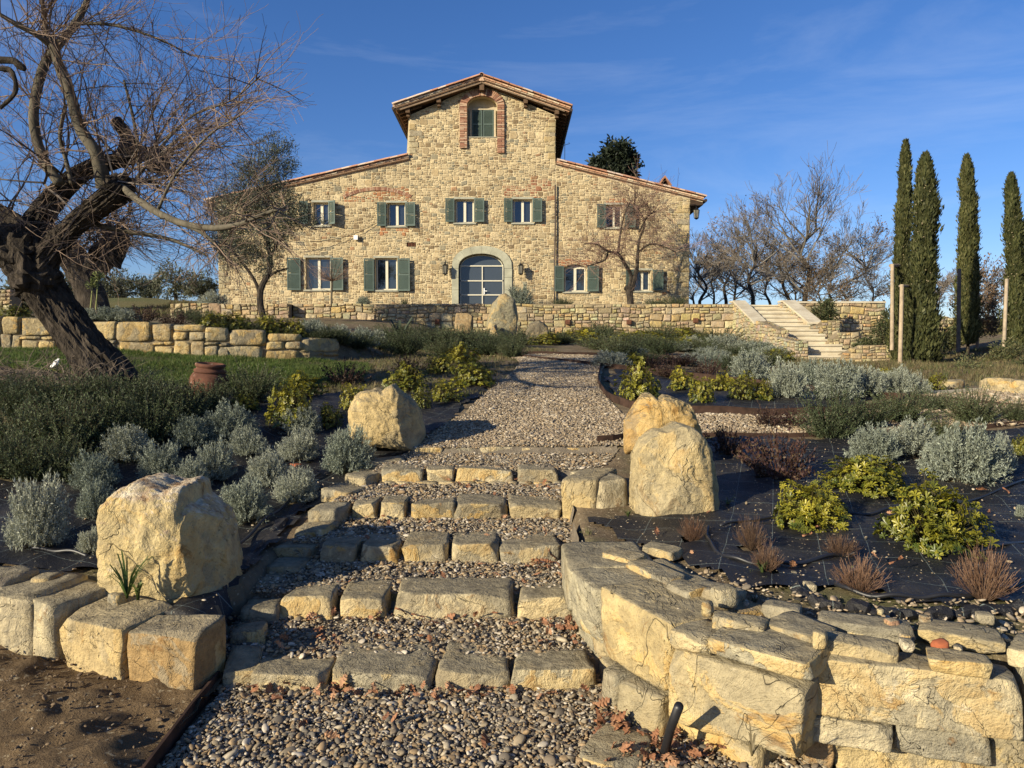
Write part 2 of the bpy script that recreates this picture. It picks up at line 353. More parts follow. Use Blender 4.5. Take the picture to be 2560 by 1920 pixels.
def branch(x, y):       # side path to the right
    lo = np.interp(x, [1.0, 3, 5, 7, 12], [7.1, 7.05, 7.2, 7.7, 9.0]); hi = np.interp(x, [1.0, 3, 4.2, 5.2, 7, 12], [8.0, 7.85, 8.1, 9.2, 10.0, 11.4])
    return (x > 1.0) & (y > lo) & (y < hi)
def onpath(x, y): return ((y >= 6.62) & (y < 14.5) & (x > pathl(y)) & (x < pathr(y))) | branch(x, y)
def incorr(x, y):
    xl = np.interp(y, [p[0] for p in SL], [p[1] for p in SL]); xr = np.interp(y, [p[0] for p in SR], [p[1] for p in SR])
    return ((y > 3.2) & (y < 6.64) & (x > xl+.03) & (x < xr)) | ((y <= 3.3) & (x > -1.32) & (x < xr+.05))
fg = lambda x, y: ~((x > -8) & (x < 8) & (y > 1.6) & (y < 8))
g1 = grid('ground', -22, 26, 240, 1.0, 30, 180, ground_np, lambda x, y: fg(x, y) & ~((y > 28.25) & (x > -13.4) & (x < 12)), M['soil'])
g2 = grid('garden_ground', -8.2, 8.2, 310, 1.4, 8.2, 170, ground_np, None, M['soil'], -.004)
struct(g1); struct(g2)
# lawn
LAWN = [(-16, 9.2), (-6.6, 9.1), (-5.2, 8.6), (-4.1, 8.9), (-3.0, 9.6), (-2.2, 10.4), (-2.4, 12.6), (-3.3, 13.0), (-16, 13)]
def lawnk(x, y): return inpoly(x, y, LAWN) & (y < interp(LW, x)+.1)
def lawnz(x, y): return ground_np(x, np.minimum(y, interp(LW, x)+.1))
struct(grid('lawn', -16, -2, 120, 8.4, 13.2, 60, lawnz, lawnk, M['lawnsoil'], .012))
# sand court
def sandz(X, Y):
    z = step_z(X, np.minimum(Y, 3.3)); n = np.array([noise.fractal(Vector((a*2.2, b*2.6, 0)), 1, 2, 5) for a, b in zip(X.ravel(), Y.ravel())]).reshape(X.shape)
    n2 = np.array([max(0, noise.noise(Vector((a*9, b*9, 3)))) for a, b in zip(X.ravel(), Y.ravel())]).reshape(X.shape)
    return z+.035*n+.05*n2
struct(grid('bare_earth', -5.2, -1.34, 150, 1.2, 4.1, 120, sandz, lambda x, y: (y < np.interp(x, [-6, -3.2, -2.2, -1.4], [4.2, 3.9, 3.55, 3.35])), M['sand'], .045))
# gravel sheets
struct(grid('gravel_path', -1, 12.2, 200, 6.5, 14.6, 150, ground_np, onpath, M['gravelbed'], .012))
# terrace behind the retaining wall, far land
TZ = 1.87
def slab(name, P, z, mat):
    b = MB(); b.add([(x, y, z) for x, y in P], [tuple(range(len(P)))]); return struct(b.build(name, mat))
slab('terrace', [(-13.3, 28.2), (8.95, 28.2), (8.95, 28.6), (10.6, 28.6), (10.6, 28.2), (14.6, 28.2), (14.6, 60), (-13.3, 60)], TZ, M['soil'])
def farz(x, y):
    r = np.hypot(x, y); return np.where(y > 28, np.interp(y, [28, 36, 60, 100, 300, 3000], [1.2, 1.72, 1.8, .5, -4, -30])+np.clip((-x-12)/5, 0, 1)*np.interp(y, [29, 34, 60, 120, 300], [0, .9, 1.0, 1.4, 0]), np.interp(y, [-3000, -50, 0, 2, 28], [-40, -6, -1.9, -1.75, .2]))+.15*np.sin(x*.13)*np.cos(y*.11)
def farland():
    xs = np.concatenate([-np.geomspace(3000, 22, 26), np.linspace(-20, 24, 20), np.geomspace(26, 3000, 26)]); ys = np.concatenate([-np.geomspace(3000, 10, 16), np.linspace(-6, 60, 34), np.geomspace(66, 3000, 20)])
    X, Y = np.meshgrid(xs, ys); Z = farz(X, Y); ins = (X > -22) & (X < 26) & (Y > 1) & (Y < 30); Z = np.where(ins, -3.5, Z)
    side = (np.abs(X-2) >= 20) & (Y > 1) & (Y < 30); Z = np.where(side, ground_np(X, Y)-.05+.0*X, Z)
    V = np.stack([X.ravel(), Y.ravel(), Z.ravel()], 1); nx, ny = len(xs), len(ys); i = np.arange(nx*ny).reshape(ny, nx)
    F = np.stack([i[:-1, :-1].ravel(), i[:-1, 1:].ravel(), i[1:, 1:].ravel(), i[1:, :-1].ravel()], 1)
    o = obj('fields', mesh_np('fields', V, F, smooth=True), M['field']); struct(o)
M['field'] = soilmat('winter_field', (.09, .085, .035), (.13, .11, .05), (.07, .09, .03), .4, .05)
farland()
# weed fabric
def fabricmat():
    m = NT('woven_weed_fabric', .55, .35); P = m.geo(); a = m.mapping(P, (1, 1, 1), (0, 0, .35)); s = m.n.new('ShaderNodeSeparateXYZ'); m.link(a, s.inputs[0])
    def line(o, per, wd): 
        f = m.math('FRACT', m.math('MULTIPLY', o, 1/per)); return m.math('LESS_THAN', f, wd)
    l = m.math('MAXIMUM', line(s.outputs[0], .25, .011), line(s.outputs[1], .25, .014)); n = m.noise(P, 5, 6, .7); sp_ = m.ramp(m.noise(P, 55, 2, .5), .68, .72, 0, .8); du = m.ramp(m.noise(P, 1.6, 7, .72), .48, .66, 0, .5)
    c = m.mix(du, (.010, .010, .012), (.055, .047, .036)); c = m.mix(m.math('MULTIPLY', l, .5), c, (.25, .3, .27)); c = m.mix(sp_, c, (.34, .29, .2)); m.color(c)
    m.bump(m.math('ADD', m.noise(P, 3, 5, .6), m.math('MULTIPLY', m.noise(P, 200, 2), .1)), .9, .05); return m.m
M['fabric'] = fabricmat()
def wr(x, y): return ground_np(x, y)+.020+.013*np.sin(7*x+3*np.sin(3*y))*np.sin(5*y+1.7*np.sin(4*x))+.006*np.sin(23*x+11*y)
def fab(name, P, hole, label, n=.045, zf=wr):
    xs = [p[0] for p in P]; ys = [p[1] for p in P]; x0, x1, y0, y1 = min(xs), max(xs), min(ys), max(ys)
    def keep(x, y):
        e = .06*np.sin(x*9+y*3)+.04*np.sin(y*17-x*5)
        k = inpoly(x+e, y+e*.7, P) & ~onpath(x, y)
        for (hx, hy, hr) in hole: k &= np.hypot(x-hx, (y-hy))*(1+.35*np.sin(7*np.arctan2(y-hy, x-hx)+hx*9)) > hr
        return k
    o = grid(name, x0, x1, int((x1-x0)/n), y0, y1, int((y1-y0)/n), zf, keep, M['fabric']); return tag(o, label, 'ground fabric')
# ---------------------------------------------------------------- rocks
def cubesphere(n):
    V = []; F = []
    for ax in range(3):
        for sg in (-1, 1):
            b = len(V)
            for i in range(n+1):
                for j in range(n+1):
                    a = [0, 0, 0]; a[ax] = sg; a[(ax+1) % 3] = math.tan((-1+2*i/n)*math.pi/4); a[(ax+2) % 3] = math.tan((-1+2*j/n)*math.pi/4); V.append(a)
            for i in range(n):
                for j in range(n):
                    q = (b+i*(n+1)+j, b+(i+1)*(n+1)+j, b+(i+1)*(n+1)+j+1, b+i*(n+1)+j+1); F.append(q if sg > 0 else q[::-1])
    V = np.array(V, float); key = {}; mp_ = []; W = []
    for v in V:
        k = tuple(np.round(v, 5))
        if k not in key: key[k] = len(W); W.append(v)
        mp_.append(key[k])
    return np.array(W), np.array([[mp_[i] for i in f] for f in F])
CS = {n: cubesphere(n) for n in (3, 5, 8, 12, 20, 30)}
_cs = {}
def CSF(n):
    if n not in _cs: _cs[n] = cubesphere(n)
    return _cs[n]
def fbm(P, sc, seed, octv=4):
    return np.array([noise.fractal(Vector((p[0]*sc+seed, p[1]*sc+seed*.7, p[2]*sc)), .9, 2.1, octv) for p in P])
def chisel(P, seed, k, lo, hi):
    """crisp facets: shallow tilted cuts across the faces plus a few corner cuts (P in unit-cube space)"""
    r = np.random.RandomState(seed)
    for i in range(k):
        if i % 3:
            nrm = r.normal(0, .26, 3); ax = r.randint(3); nrm[ax] += r.choice([-1, 1]) if ax != 1 else -1
            nrm /= np.linalg.norm(nrm); d = (P@nrm).max()-r.uniform(.02, .30)*np.abs(nrm[[j for j in range(3) if j != ax]]).sum()
        else:
            nrm = r.normal(size=3); nrm[1] = -abs(nrm[1]); nrm /= np.linalg.norm(nrm); sup = np.abs(nrm).sum(); d = sup*r.uniform(lo, hi)
        e = P@nrm-d; P = P-np.outer(np.clip(e, 0, None), nrm)
    return P
def rockmesh(name, hx, hy, hz, seed, n=8, p=7, cut=9, amp=.06, taper=.08, lo=.66, hi=.9, tint=(.42, .38, .3), mat='rock', smooth=False):
    V, F = CS[n]; r = np.random.RandomState(seed)
    P = V/(np.abs(V)**p).sum(1)[:, None]**(1/p); P = chisel(P, seed, cut, lo, hi)
    sk_ = r.uniform(-taper, taper, 6); P = P.copy(); x, y, z = P.T.copy()
    P[:, 0] = x*(1+sk_[0]*z+sk_[1]*y); P[:, 2] = z*(1+sk_[2]*x+sk_[3]*y); P[:, 1] = y*(1+sk_[4]*x+sk_[5]*z)
    Q = P*np.array([hx, hy, hz]); s = min(hx, hz, hy); nn = P/np.linalg.norm(P, axis=1)[:, None]
    f = fbm(Q, .5/s, seed*1.37, 5); f2 = np.abs(fbm(Q, 1.0/s, seed*2.1+9, 3)); f3 = np.round(fbm(Q*np.array([1, 1, .55]), .55/s, seed+4.4, 2)*3)/3; Q = Q+nn*(amp*s*(f*.45-f2*.8+f3*.8))[:, None]
    me = mesh_np(name, Q, F, np.array(tint)*r.uniform(.88, 1.12), smooth); me.materials.append(M[mat]); return me
def tint_pick(kind='fore', r=rnd):
    if kind == 'fore': return r.choice([(.42, .38, .30), (.36, .34, .29), (.50, .42, .26), (.44, .38, .26), (.32, .31, .275), (.54, .49, .37)])
    if kind == 'terr': return r.choice([(.46, .39, .26), (.40, .35, .25), (.52, .45, .32), (.36, .32, .25), (.50, .38, .20), (.42, .36, .26), (.56, .50, .38), (.34, .28, .19)])
    x = r.random()
    if x < .50: c = (.56, .475, .33)
    elif x < .72: c = (.42, .34, .225)
    elif x < .86: c = (.25, .19, .125)
    elif x < .89: c = (.38, .24, .15)
    else: c = (.27, .255, .205)
    k = r.uniform(.85, 1.15); return tuple(v*k for v in c)
def oriented(me, name, p0, p1, zc, depth, parent, back=True):
    """stone whose front face runs p0->p1 in plan; body lies to the left of that direction (away from the viewer)"""
    o = obj(name, me, None, parent); d = Vector((p1[0]-p0[0], p1[1]-p0[1], 0)); a = math.atan2(d.y, d.x); nrm = Vector((-d.y, d.x, 0)).normalized()
    c = Vector(((p0[0]+p1[0])/2, (p0[1]+p1[1])/2, 0))+nrm*depth/2; pl = parent.location if parent else Vector((0, 0, 0))
    o.location = (c.x-pl.x, c.y-pl.y, zc-pl.z); o.rotation_euler = (0, 0, a); return o
seedc = [100]
def block(parent, p0, p1, zt, h, depth, n=8, tint=None, mat='rock', name='stone', **kw):
    seedc[0] += 1; L_ = math.hypot(p1[0]-p0[0], p1[1]-p0[1])
    me = rockmesh(name, L_/2*1.0, depth/2, h/2, seedc[0], n, tint=tint or tint_pick(), mat=mat, **kw)
    return oriented(me, name, p0, p1, zt-h/2, depth, parent)

# ---------------------------------------------------------------- the garden steps
RN = ['lowest', 'second lowest', 'third', 'fourth', 'fifth', 'top']
rows = [ # (px list of stone spans, py of base, z base, height, depths)
 ([(620,817,-.012,.26),(820,1086,.0,.34),(1090,1274,.0,.34),(1277,1493,.01,.24)], 1738, -1.56, .105),
 ([(694,833,.0,.34),(836,970,.0,.30),(973,1292,.012,.36),(1296,1429,.0,.28)], 1552, -1.45, .125),
 ([(795,891,.0,.3),(896,1000,.0,.3),(1003,1119,.01,.32),(1123,1251,.01,.36),(1254,1397,.0,.36)], 1411, -1.32, .115),
 ([(873,942,.0,.26),(944,1016,.01,.28),(1025,1140,.0,.3),(1133,1270,0.01,.28),(1272,1405,0,.28)], 1302, -1.20, .12),
 ([(950,1058,.0,.26),(1061,1137,.0,.24),(1139,1284,.0,.28),(1288,1402,.0,.28)], 1213, -1.08, .13),
 ([(1028,1109,.0,.2),(1111,1193,.0,.2),(1196,1295,.0,.2),(1299,1347,.0,.2),(1349,1465,.0,.22)], 1141, -.955, .085)]
for ri, (spans, pyb, zb, h) in enumerate(rows):
    root = empty('garden_step', (UZ(1150, pyb, zb).x, UZ(1150, pyb, zb).y, zb))
    tag(root, ['lowest garden step, four big rough stones above the pebble court', 'second garden step up, with one very long flat stone in its middle', 'third garden step up, five squared stones with two in shade',
               'fourth garden step up, five rough stones below the double course', 'fifth garden step up, on a course of small mortared stones', 'topmost low garden step edging the gravel path'][ri], 'garden step', 'rough stone steps climbing to the path')
    for (a, b, dz, dep) in spans:
        p0 = UZ(a+3, pyb, zb); p1 = UZ(b-3, pyb, zb); hh = h+dz
        tn = rnd.choice([(.58, .50, .34), (.42, .40, .34), (.52, .46, .33), (.36, .32, .24), (.56, .51, .39), (.46, .43, .34)]) 
        block(root, (p0.x, p0.y), (p1.x, p1.y), zb+hh, hh+.05, dep, 20, tn, 'rock', cut=16, amp=.075, lo=.80, hi=.97, p=40, taper=.10)
    if ri == 4:
        x = UZ(960, pyb, zb).x
        while x < UZ(1395, pyb, zb).x:
            wd = rnd.uniform(.09, .2); block(root, (x, 5.78), (x+wd-.01, 5.78), zb+.035, .06, .12, 3, (.5, .43, .3)); x += wd
# small kerb stones up the left edge of the steps: one thing each
kerb = [(615,1650,-1.46,.17,.15),(633,1580,-1.43,.17,.15),(659,1522,-1.40,.19,.17),(690,1462,-1.36,.17,.15),(722,1418,-1.32,.19,.17),(752,1370,-1.27,.27,.21),(790,1325,-1.20,.24,.18),(829,1276,-1.13,.32,.19),(868,1220,-1.06,.36,.2),(917,1184,-1.0,.34,.2),(960,1157,-.96,.3,.16)]
kb = empty('kerb_edging', (UZ(760,1400,-1.25).x, UZ(760,1400,-1.25).y, -1.3)); tag(kb, 'crooked line of small kerb stones up the left edge of the steps', 'stone edging')
for i, (px, py, z, ln, wd) in enumerate(kerb):
    p = UZ(px, py, z); q = UZ(kerb[min(i+1, len(kerb)-1)][0], kerb[min(i+1, len(kerb)-1)][1], kerb[min(i+1, len(kerb)-1)][2]) if i < len(kerb)-1 else UZ(1000, 1120, -.84)
    d = (Vector((q.x-p.x, q.y-p.y, 0))).normalized(); c = Vector((p.x, p.y, 0)); nr = Vector((-d.y, d.x, 0)); ln *= 1.12; a = c-d*ln/2-nr*wd*.6; b = c+d*ln/2-nr*wd*.6
    block(kb, (a.x, a.y), (b.x, b.y), z+.035, .24, wd*1.2, 8, rnd.choice([(.40, .37, .30), (.48, .43, .32), (.34, .32, .27)]), amp=.08, cut=12, p=24)

# ---------------------------------------------------------------- right foreground retaining wall
fw = empty('retaining_wall', (1.0, 2.7, -1.5)); tag(fw, 'retaining wall of huge golden and grey blocks curving beside the steps', 'stone wall')
def tb(px0, py0, px1, py1, zt, h, dep, tint=None, mat='rock', n=20, parent=fw, **kw):
    a = UZ(px0, py0, zt); b = UZ(px1, py1, zt); return block(parent, (a.x, a.y), (b.x, b.y), zt, h, dep, n, tint, mat, **{**dict(cut=15, amp=.06, lo=.84, hi=.98, p=40, taper=.07), **kw})
G1, G2, Y1, Y2, W1 = (.40, .385, .32), (.36, .35, .31), (.50, .42, .26), (.52, .42, .24), (.54, .5, .4)
tb(1400, 1352, 1424, 1418, -1.076, 0.253, 0.44, G1)
tb(1425, 1422, 1496, 1470, -1.076, 0.285, 0.53, G1)
tb(1500, 1472, 1668, 1560, -1.076, 0.290, 0.55, Y1, 'ochre', 30, cut=14, lo=.9)
tb(1673, 1574, 1766, 1600, -1.087, 0.079, 0.21, W1, n=8)
tb(1764, 1592, 2036, 1662, -1.071, 0.090, 0.32, G1, n=12, cut=14, lo=.66)
tb(1664, 1616, 2012, 1716, -1.161, 0.285, 0.36, (.48, .42, .29), 'ochre', 30, cut=14, lo=.9)
tb(2036, 1642, 2565, 1706, -1.102, 0.211, .16, (.47, .43, .33), 'rock', 30, cut=14, lo=.9)
tb(2016, 1790, 2236, 1820, -1.324, 0.100, 0.32, W1)
tb(2243, 1808, 2474, 1834, -1.324, 0.121, 0.32, G2)
tb(2480, 1822, 2720, 1850, -1.329, 0.274, 0.32, Y1)
tb(2016, 1846, 2086, 1852, -1.435, 0.137, 0.32, (.42, .3, .18))
tb(2090, 1857, 2465, 1897, -1.456, 0.179, 0.32, Y1)
tb(1672, 1772, 1905, 1872, -1.451, 0.232, 0.34, Y2, 'ochre', 12)
tb(1906, 1880, 2080, 1925, -1.583, 0.211, 0.32, Y1)
tb(1536, 1692, 1646, 1745, -1.371, 0.274, 0.32, (.44, .38, .25), 'ochre', 12)
tb(1497, 1660, 1534, 1690, -1.393, 0.211, 0.21, G2, n=8)
tb(2568, 1700, 2900, 1752, -1.108, 0.232, 0.37, G1)
# lower small stones under the side blocks beside the treads
for (a, b, zt, h) in (((.30, 4.4), (.31, 4.05), -1.31, .16), ((.31, 4.03), (.33, 3.72), -1.33, .18), ((.33, 3.7), (.42, 3.36), -1.34, .2), ((.36, 3.6), (.45, 3.2), -1.45, .2)):
    block(fw, a, b, zt, h, .22, 8, rnd.choice([G1, Y1]), 'rock')
# dark earth core behind the stones
cb = MB()
for i, (a, b) in enumerate((((.43, 4.3), (.56, 3.45)), ((.56, 3.45), (.90, 3.02)), ((.90, 3.02), (1.35, 2.80)), ((1.35, 2.80), (3.4, 2.5)))):
    a = Vector((*a, 0)); b = Vector((*b, 0)); d = (b-a).normalized(); nr = Vector((-d.y, d.x, 0)); 
    cb.add([a+Vector((0, 0, -1.62)), b+Vector((0, 0, -1.62)), b+nr*.3+Vector((0, 0, -1.62)), a+nr*.3+Vector((0, 0, -1.62)), a+Vector((0, 0, -1.20)), b+Vector((0, 0, -1.20)), b+nr*.3+Vector((0, 0, -1.20)), a+nr*.3+Vector((0, 0, -1.20))],
           [(0, 3, 2, 1), (4, 5, 6, 7), (0, 1, 5, 4), (1, 2, 6, 5), (2, 3, 7, 6), (3, 0, 4, 7)])
co = cb.build('earth_core', M['darkearth'], fw); co.location = -fw.location
# flat slabs bedded in the top of the wall
slabs = [(1500,1380,1580,1398,.15,.03,'flat grey slab bedded behind the top side block'),(1560,1402,1665,1448,.13,.03,'thin pale slab lying between two side blocks'),(1600,1362,1680,1378,.12,.03,'small flat slab at the weed fabric edge'),(1775,1545,1915,1566,.12,.035,'narrow yellow slab behind the lens-shaped stone'),(1905,1545,2025,1592,.17,.04,'grey layered slab beside the broken wall top'),
         (2045,1548,2290,1578,.12,.03,'long pale slab along the fabric edge'),(2042,1592,2250,1624,.10,.045,'layered cream slab directly on the longest wall block'),(2300,1570,2510,1604,.14,.03,'thin grey slab sunk in soil near the red brick piece'),(2325,1640,2480,1662,.10,.03,'pale chip slab on the long block'),
         (1720,1462,1830,1492,.14,.035,'rough buff slab behind the angular grey-green rock'),(1905,1510,1995,1528,.10,.03,'small buff slab under the dark weed tuft'),(2520,1610,2640,1640,.16,.04,'flat slab at the right end of the wall top'),(1660,1455,1720,1478,.12,.03,'small broken slab on the big ochre block edge')]
for (a, b, c, d, dep, hh, lb) in slabs:
    zt_ = -1.045; p = UZ(a, b, zt_); q = UZ(c, d, zt_)
    seedc[0] += 1; me = rockmesh('slab', math.hypot(q.x-p.x, q.y-p.y)/2, dep/2, hh, seedc[0], 12, tint=tint_pick(), cut=14, lo=.7, hi=.92, amp=.10, p=20)
    o = oriented(me, 'flat_slab', (p.x, p.y), (q.x, q.y), zt_-hh, dep, None); tag(o, lb, 'slab')
loose = [(1808,1510,.085,.07,(.42,.40,.33),'angular grey-green rock with white veins standing on the wall top'),(1770,1535,.04,.05,(.5,.42,.25),'small yellow wedge rock left of the grey-green rock'),(2025,1480,.055,.035,(.56,.52,.42),'cream fist-sized stone on fabric between two pruned bushes'),
  (2050,1612,.05,.05,(.5,.45,.33),'upright cream stone on the wall joint'),(2268,1622,.045,.03,(.6,.57,.5),'white rectangular chip beside the red brick piece'),(2262,1606,.03,.03,(.55,.5,.42),'pale round pebble behind the white chip'),
  (2230,1568,.04,.03,(.42,.27,.2),'pinkish brick fragment on the long pale slab'),(2312,1558,.035,.03,(.58,.54,.45),'pale stone half under the fabric hem'),(2202,1535,.02,.02,(.6,.55,.4),'tiny yellowish stone on black fabric hem'),(2395,1628,.03,.02,(.6,.55,.45),'white flint chip right of the red brick piece'),
  (1675,1385,.03,.02,(.55,.5,.45),'small whitish chip at the fabric corner'),(1985,1440,.03,.02,(.55,.5,.42),'pale stone at foot of second pruned bush'),(2460,1555,.05,.035,(.5,.45,.35),'buff cobble behind the long block')]
def place_rock(px, py, hw, hh, t, lb, zz=-1.06, nm='loose_stone', cat='stone', mat='rock', n=5):
    p = drop(px, py); seedc[0] += 1
    if p.y < 3.3 and px > 1700 and p.z > -1.3: p = UZ(px, py, -1.06)
    if hw < .1 and px > 1400: hw *= .62; hh *= .62
    me = rockmesh(nm, hw, hw*.8, hh, seedc[0], n, tint=t, mat=mat, cut=12, lo=.6, hi=.9, amp=.12)
    o = obj(nm, me); o.location = (p.x, p.y, p.z+hh*.75); o.rotation_euler = (0, 0, rnd.uniform(0, 3)); return tag(o, lb, cat)
for a in loose: place_rock(*a[:5], a[5])
M['redbrick'] = flat('red_brick_fragment', (.33, .10, .045), .9, .2, 0, .25, 20)
o = place_rock(2350, 1626, .042, .034, (1, 1, 1), 'rounded orange-red brick piece on the wall top', nm='brick_piece', cat='brick', mat='redbrick')
o = place_rock(900, 1165, .05, .03, (1, 1, 1), 'red brick scrap among grey shrubs left of the steps', nm='brick_piece', cat='brick', mat='redbrick'); 
o = place_rock(740, 1170, .05, .02, (1, 1, 1), 'orange brick scrap under the grey shrub', nm='brick_piece', cat='brick', mat='redbrick')
o = place_rock(420, 1820, .02, .02, (1, 1, 1), 'small terracotta lump on bare earth beside the metal edging', nm='brick_piece', cat='brick', mat='redbrick')
place_rock(1545, 1905, .15, .028, (.38, .37, .33), 'flat grey slab half sunk in pebbles at the wall foot', nm='flat_slab', cat='slab', n=8)

# ---------------------------------------------------------------- left foreground blocks
lw = empty('low_block_wall', (-2.0, 3.6, -1.5)); tag(lw, 'low wall of three big golden blocks in front of bare earth', 'stone wall')
tb(-190, 1452, 60, 1500, -1.20, .34, .36, (.46, .42, .33), 'rock', 12, lw)
tb(50, 1490, 124, 1512, -1.21, .34, .34, (.48, .44, .34), 'rock', 12, lw)
tb(146, 1536, 300, 1566, -1.25, .36, .30, (.52, .43, .27), 'ochre', 30, lw, cut=16, lo=.85)
tb(312, 1572, 486, 1590, -1.26, .37, .22, (.40, .29, .16), 'rock', 20, lw, cut=14, lo=.92)
place_rock(30, 1492, .11, .05, (.36, .33, .30), 'purplish grey rock lying on the leftmost block')
place_rock(120, 1478, .07, .045, (.46, .38, .24), 'small tan rock behind the big yellow block')
place_rock(300, 1650, .05, .05, (.36, .34, .29), 'grey chock stone wedged between two big blocks')

# ---------------------------------------------------------------- boulders from their own outlines
def boulder(name, outline, Y, T, zbase, label, mat, tint, seed, cuts=10, yaw=0, nth=96, nph=40, amp=.035, e=.35, lean=0, lo=.8, planes=()):
    Yf = Y+T*.12; Y = Y+T*.45; mx_ = sum(p[0] for p in outline)/len(outline); pts = [U(x, y, Y if (x-mx_)*(1 if mx_ < 1280 else -1) > 25 else Yf) for x, y in outline]; zb = min(p.z for p in pts); cx = sum(p.x for p in pts)/len(pts); cz = (max(p.z for p in pts)+zb)/2
    poly = [(p.x-cx, p.z-cz) for p in pts]; n = len(poly)
    def rad(th):
        dx, dz = math.cos(th), math.sin(th); best = 0
        for i in range(n):
            (ax, az), (bx, bz) = poly[i], poly[(i+1) % n]; ex, ez = bx-ax, bz-az; det = dx*(-ez)+ex*dz
            if abs(det) < 1e-12: continue
            t = (ax*(-ez)+ex*az)/det; s_ = (dx*az-dz*ax)/det
            if t > 0 and -1e-6 <= s_ <= 1+1e-6: best = max(best, t)
        return best
    C, F = CSF(44 if nth > 90 else 20); rho = np.maximum(np.abs(C[:, 0]), np.abs(C[:, 2])); th = np.arctan2(C[:, 2], C[:, 0]); ry = C[:, 1]; q = 9; nm_ = (rho**q+np.abs(ry)**q)**(1/q)
    Rr = np.array([rad(t) for t in th]); V = np.stack([Rr*np.cos(th)*rho/nm_, ry/nm_*T/2*(1-.15*rho**3), Rr*np.sin(th)*rho/nm_], 1)
    V = np.array(V); rs = np.random.RandomState(seed); ext = np.abs(V).max(0)
    for ci_ in range(cuts):
        nr = rs.normal(size=3); nr[1] = -abs(nr[1])*(1.2 if ci_ % 2 else .5); nr /= np.linalg.norm(nr); s_ = (V@nr).max(); dd = s_*rs.uniform(lo, .97); V = V-np.outer(np.clip(V@nr-dd, 0, None), nr)
    for _ in range(26):
        nr = rs.normal(0, .34, 3); k_ = rs.randint(4); nr[1] -= 1 if k_ < 2 else .2; nr[0] += 0 if k_ < 2 else rs.choice([-1, 1]); nr[2] += 1 if k_ == 3 else 0; nr /= np.linalg.norm(nr); s_ = (V@nr).max(); V = V-np.outer(np.clip(V@nr-s_*rs.uniform(.95, .998), 0, None), nr)
    for (a_, b_, c_, px_, py_) in planes:
        nr = np.array([a_, b_, c_]); nr /= np.linalg.norm(nr); q_ = U(px_, py_, Yf); p_ = np.array([q_.x-cx, -T*.5, q_.z-cz]); V = V-np.outer(np.clip((V-p_)@nr, 0, None), nr)
    nn = V/np.maximum(np.linalg.norm(V/ext, axis=1), 1e-6)[:, None]/ext; nn /= np.maximum(np.linalg.norm(nn, axis=1), 1e-6)[:, None]
    f = fbm(V, 2.6/max(ext), seed, 6); f2 = np.abs(fbm(V, 4.5/max(ext), seed+5.3, 4)); f3 = np.round(fbm(V*np.array([1, 1, .6]), 2.2/max(ext), seed+11, 2)*3)/3
    V = V+nn*(amp*max(ext)*(.5*f-1.1*f2+1.0*f3))[:, None]
    me = mesh_np(name, V, F, tint); me.materials.append(M[mat]); o = obj(name, me); o.location = (cx, Y, cz); o.rotation_euler = (lean, 0, yaw); return tag(o, label, 'boulder')
boulder('boulder', [(232,1490),(224,1347),(240,1276),(268,1230),(332,1208),(396,1226),(446,1217),(498,1244),(562,1295),(572,1377),(590,1475),(588,1497),(534,1538),(479,1545),(385,1530)], 3.66, .60, 0, 'big yellow-white boulder with crusted top standing above the left block wall', 'crusted', (.52, .44, .27), 3, 2, R(4), amp=.04, e=.22, lo=.9, planes=((.86, -.5, .12, 466, 1400), (0, -.62, .78, 380, 1262)))
boulder('boulder', [(864,1090),(863,1030),(882,984),(930,974),(950,980),(976,960),(1004,978),(1040,1010),(1052,1040),(1064,1095),(1050,1120),(970,1124),(885,1112)], 6.5, .6, 0, 'squat golden boulder with white streaks left of the path mouth', 'ochre', (.52, .43, .26), 11, 3, R(4), amp=.045, e=.25, lo=.92, planes=((.84, -.55, .12, 990, 1020), (-.5, -.8, .2, 905, 1030)))
boulder('boulder', [(1562,1135),(1562,1050),(1588,1010),(1612,978),(1628,985),(1650,1000),(1668,988),(1700,1000),(1735,1012),(1752,1045),(1762,1080),(1760,1135)], 5.9, .42, 0, 'jagged orange-brown boulder behind the rounded one at the path mouth', 'ochre', (.44, .31, .15), 21, 7, R(-6), amp=.05, e=.3, lo=.88, planes=((-.45, -.8, .35, 1620, 1040), (.5, -.7, .5, 1700, 1030)))
boulder('boulder', [(1586,1312),(1580,1215),(1588,1140),(1608,1092),(1638,1074),(1672,1080),(1704,1060),(1750,1076),(1784,1126),(1806,1200),(1800,1308),(1740,1322),(1640,1322)], 4.75, .42, 0, 'tall rounded cream boulder with white marks right of the steps', 'boulder', (.47, .41, .28), 5, 2, R(5), e=.28, amp=.03, lo=.93, planes=((-.35, -.9, .18, 1700, 1180), (.75, -.65, .1, 1765, 1200)))
boulder('boulder', [(1215,850),(1218,800),(1232,755),(1250,735),(1262,733),(1285,752),(1295,800),(1297,855)], 21.0, .8, 0, 'tall standing grey stone in front of the terrace wall', 'boulder', (.30, .29, .23), 8, 5, R(10), 64, 28, e=.3)
boulder('boulder', [(1315,865),(1315,825),(1325,808),(1350,800),(1368,812),(1377,840),(1378,870)], 19.5, .8, 0, 'low dark grey boulder right of the standing stone', 'boulder', (.17, .155, .13), 9, 6, R(0), 64, 28)
boulder('boulder', [(1138,845),(1136,800),(1140,783),(1170,782),(1182,790),(1182,845)], 23.0, .7, 0, 'short ochre stone post left of the standing stone', 'boulder', (.36, .28, .18), 10, 4, R(0), 64, 28)
boulder('boulder', [(1205,862),(1225,825),(1240,808),(1254,850),(1256,865)], 20.4, .5, 0, 'pointed dark slab leaning at foot of the standing stone', 'boulder', (.22, .21, .18), 12, 5, R(0), 48, 20)
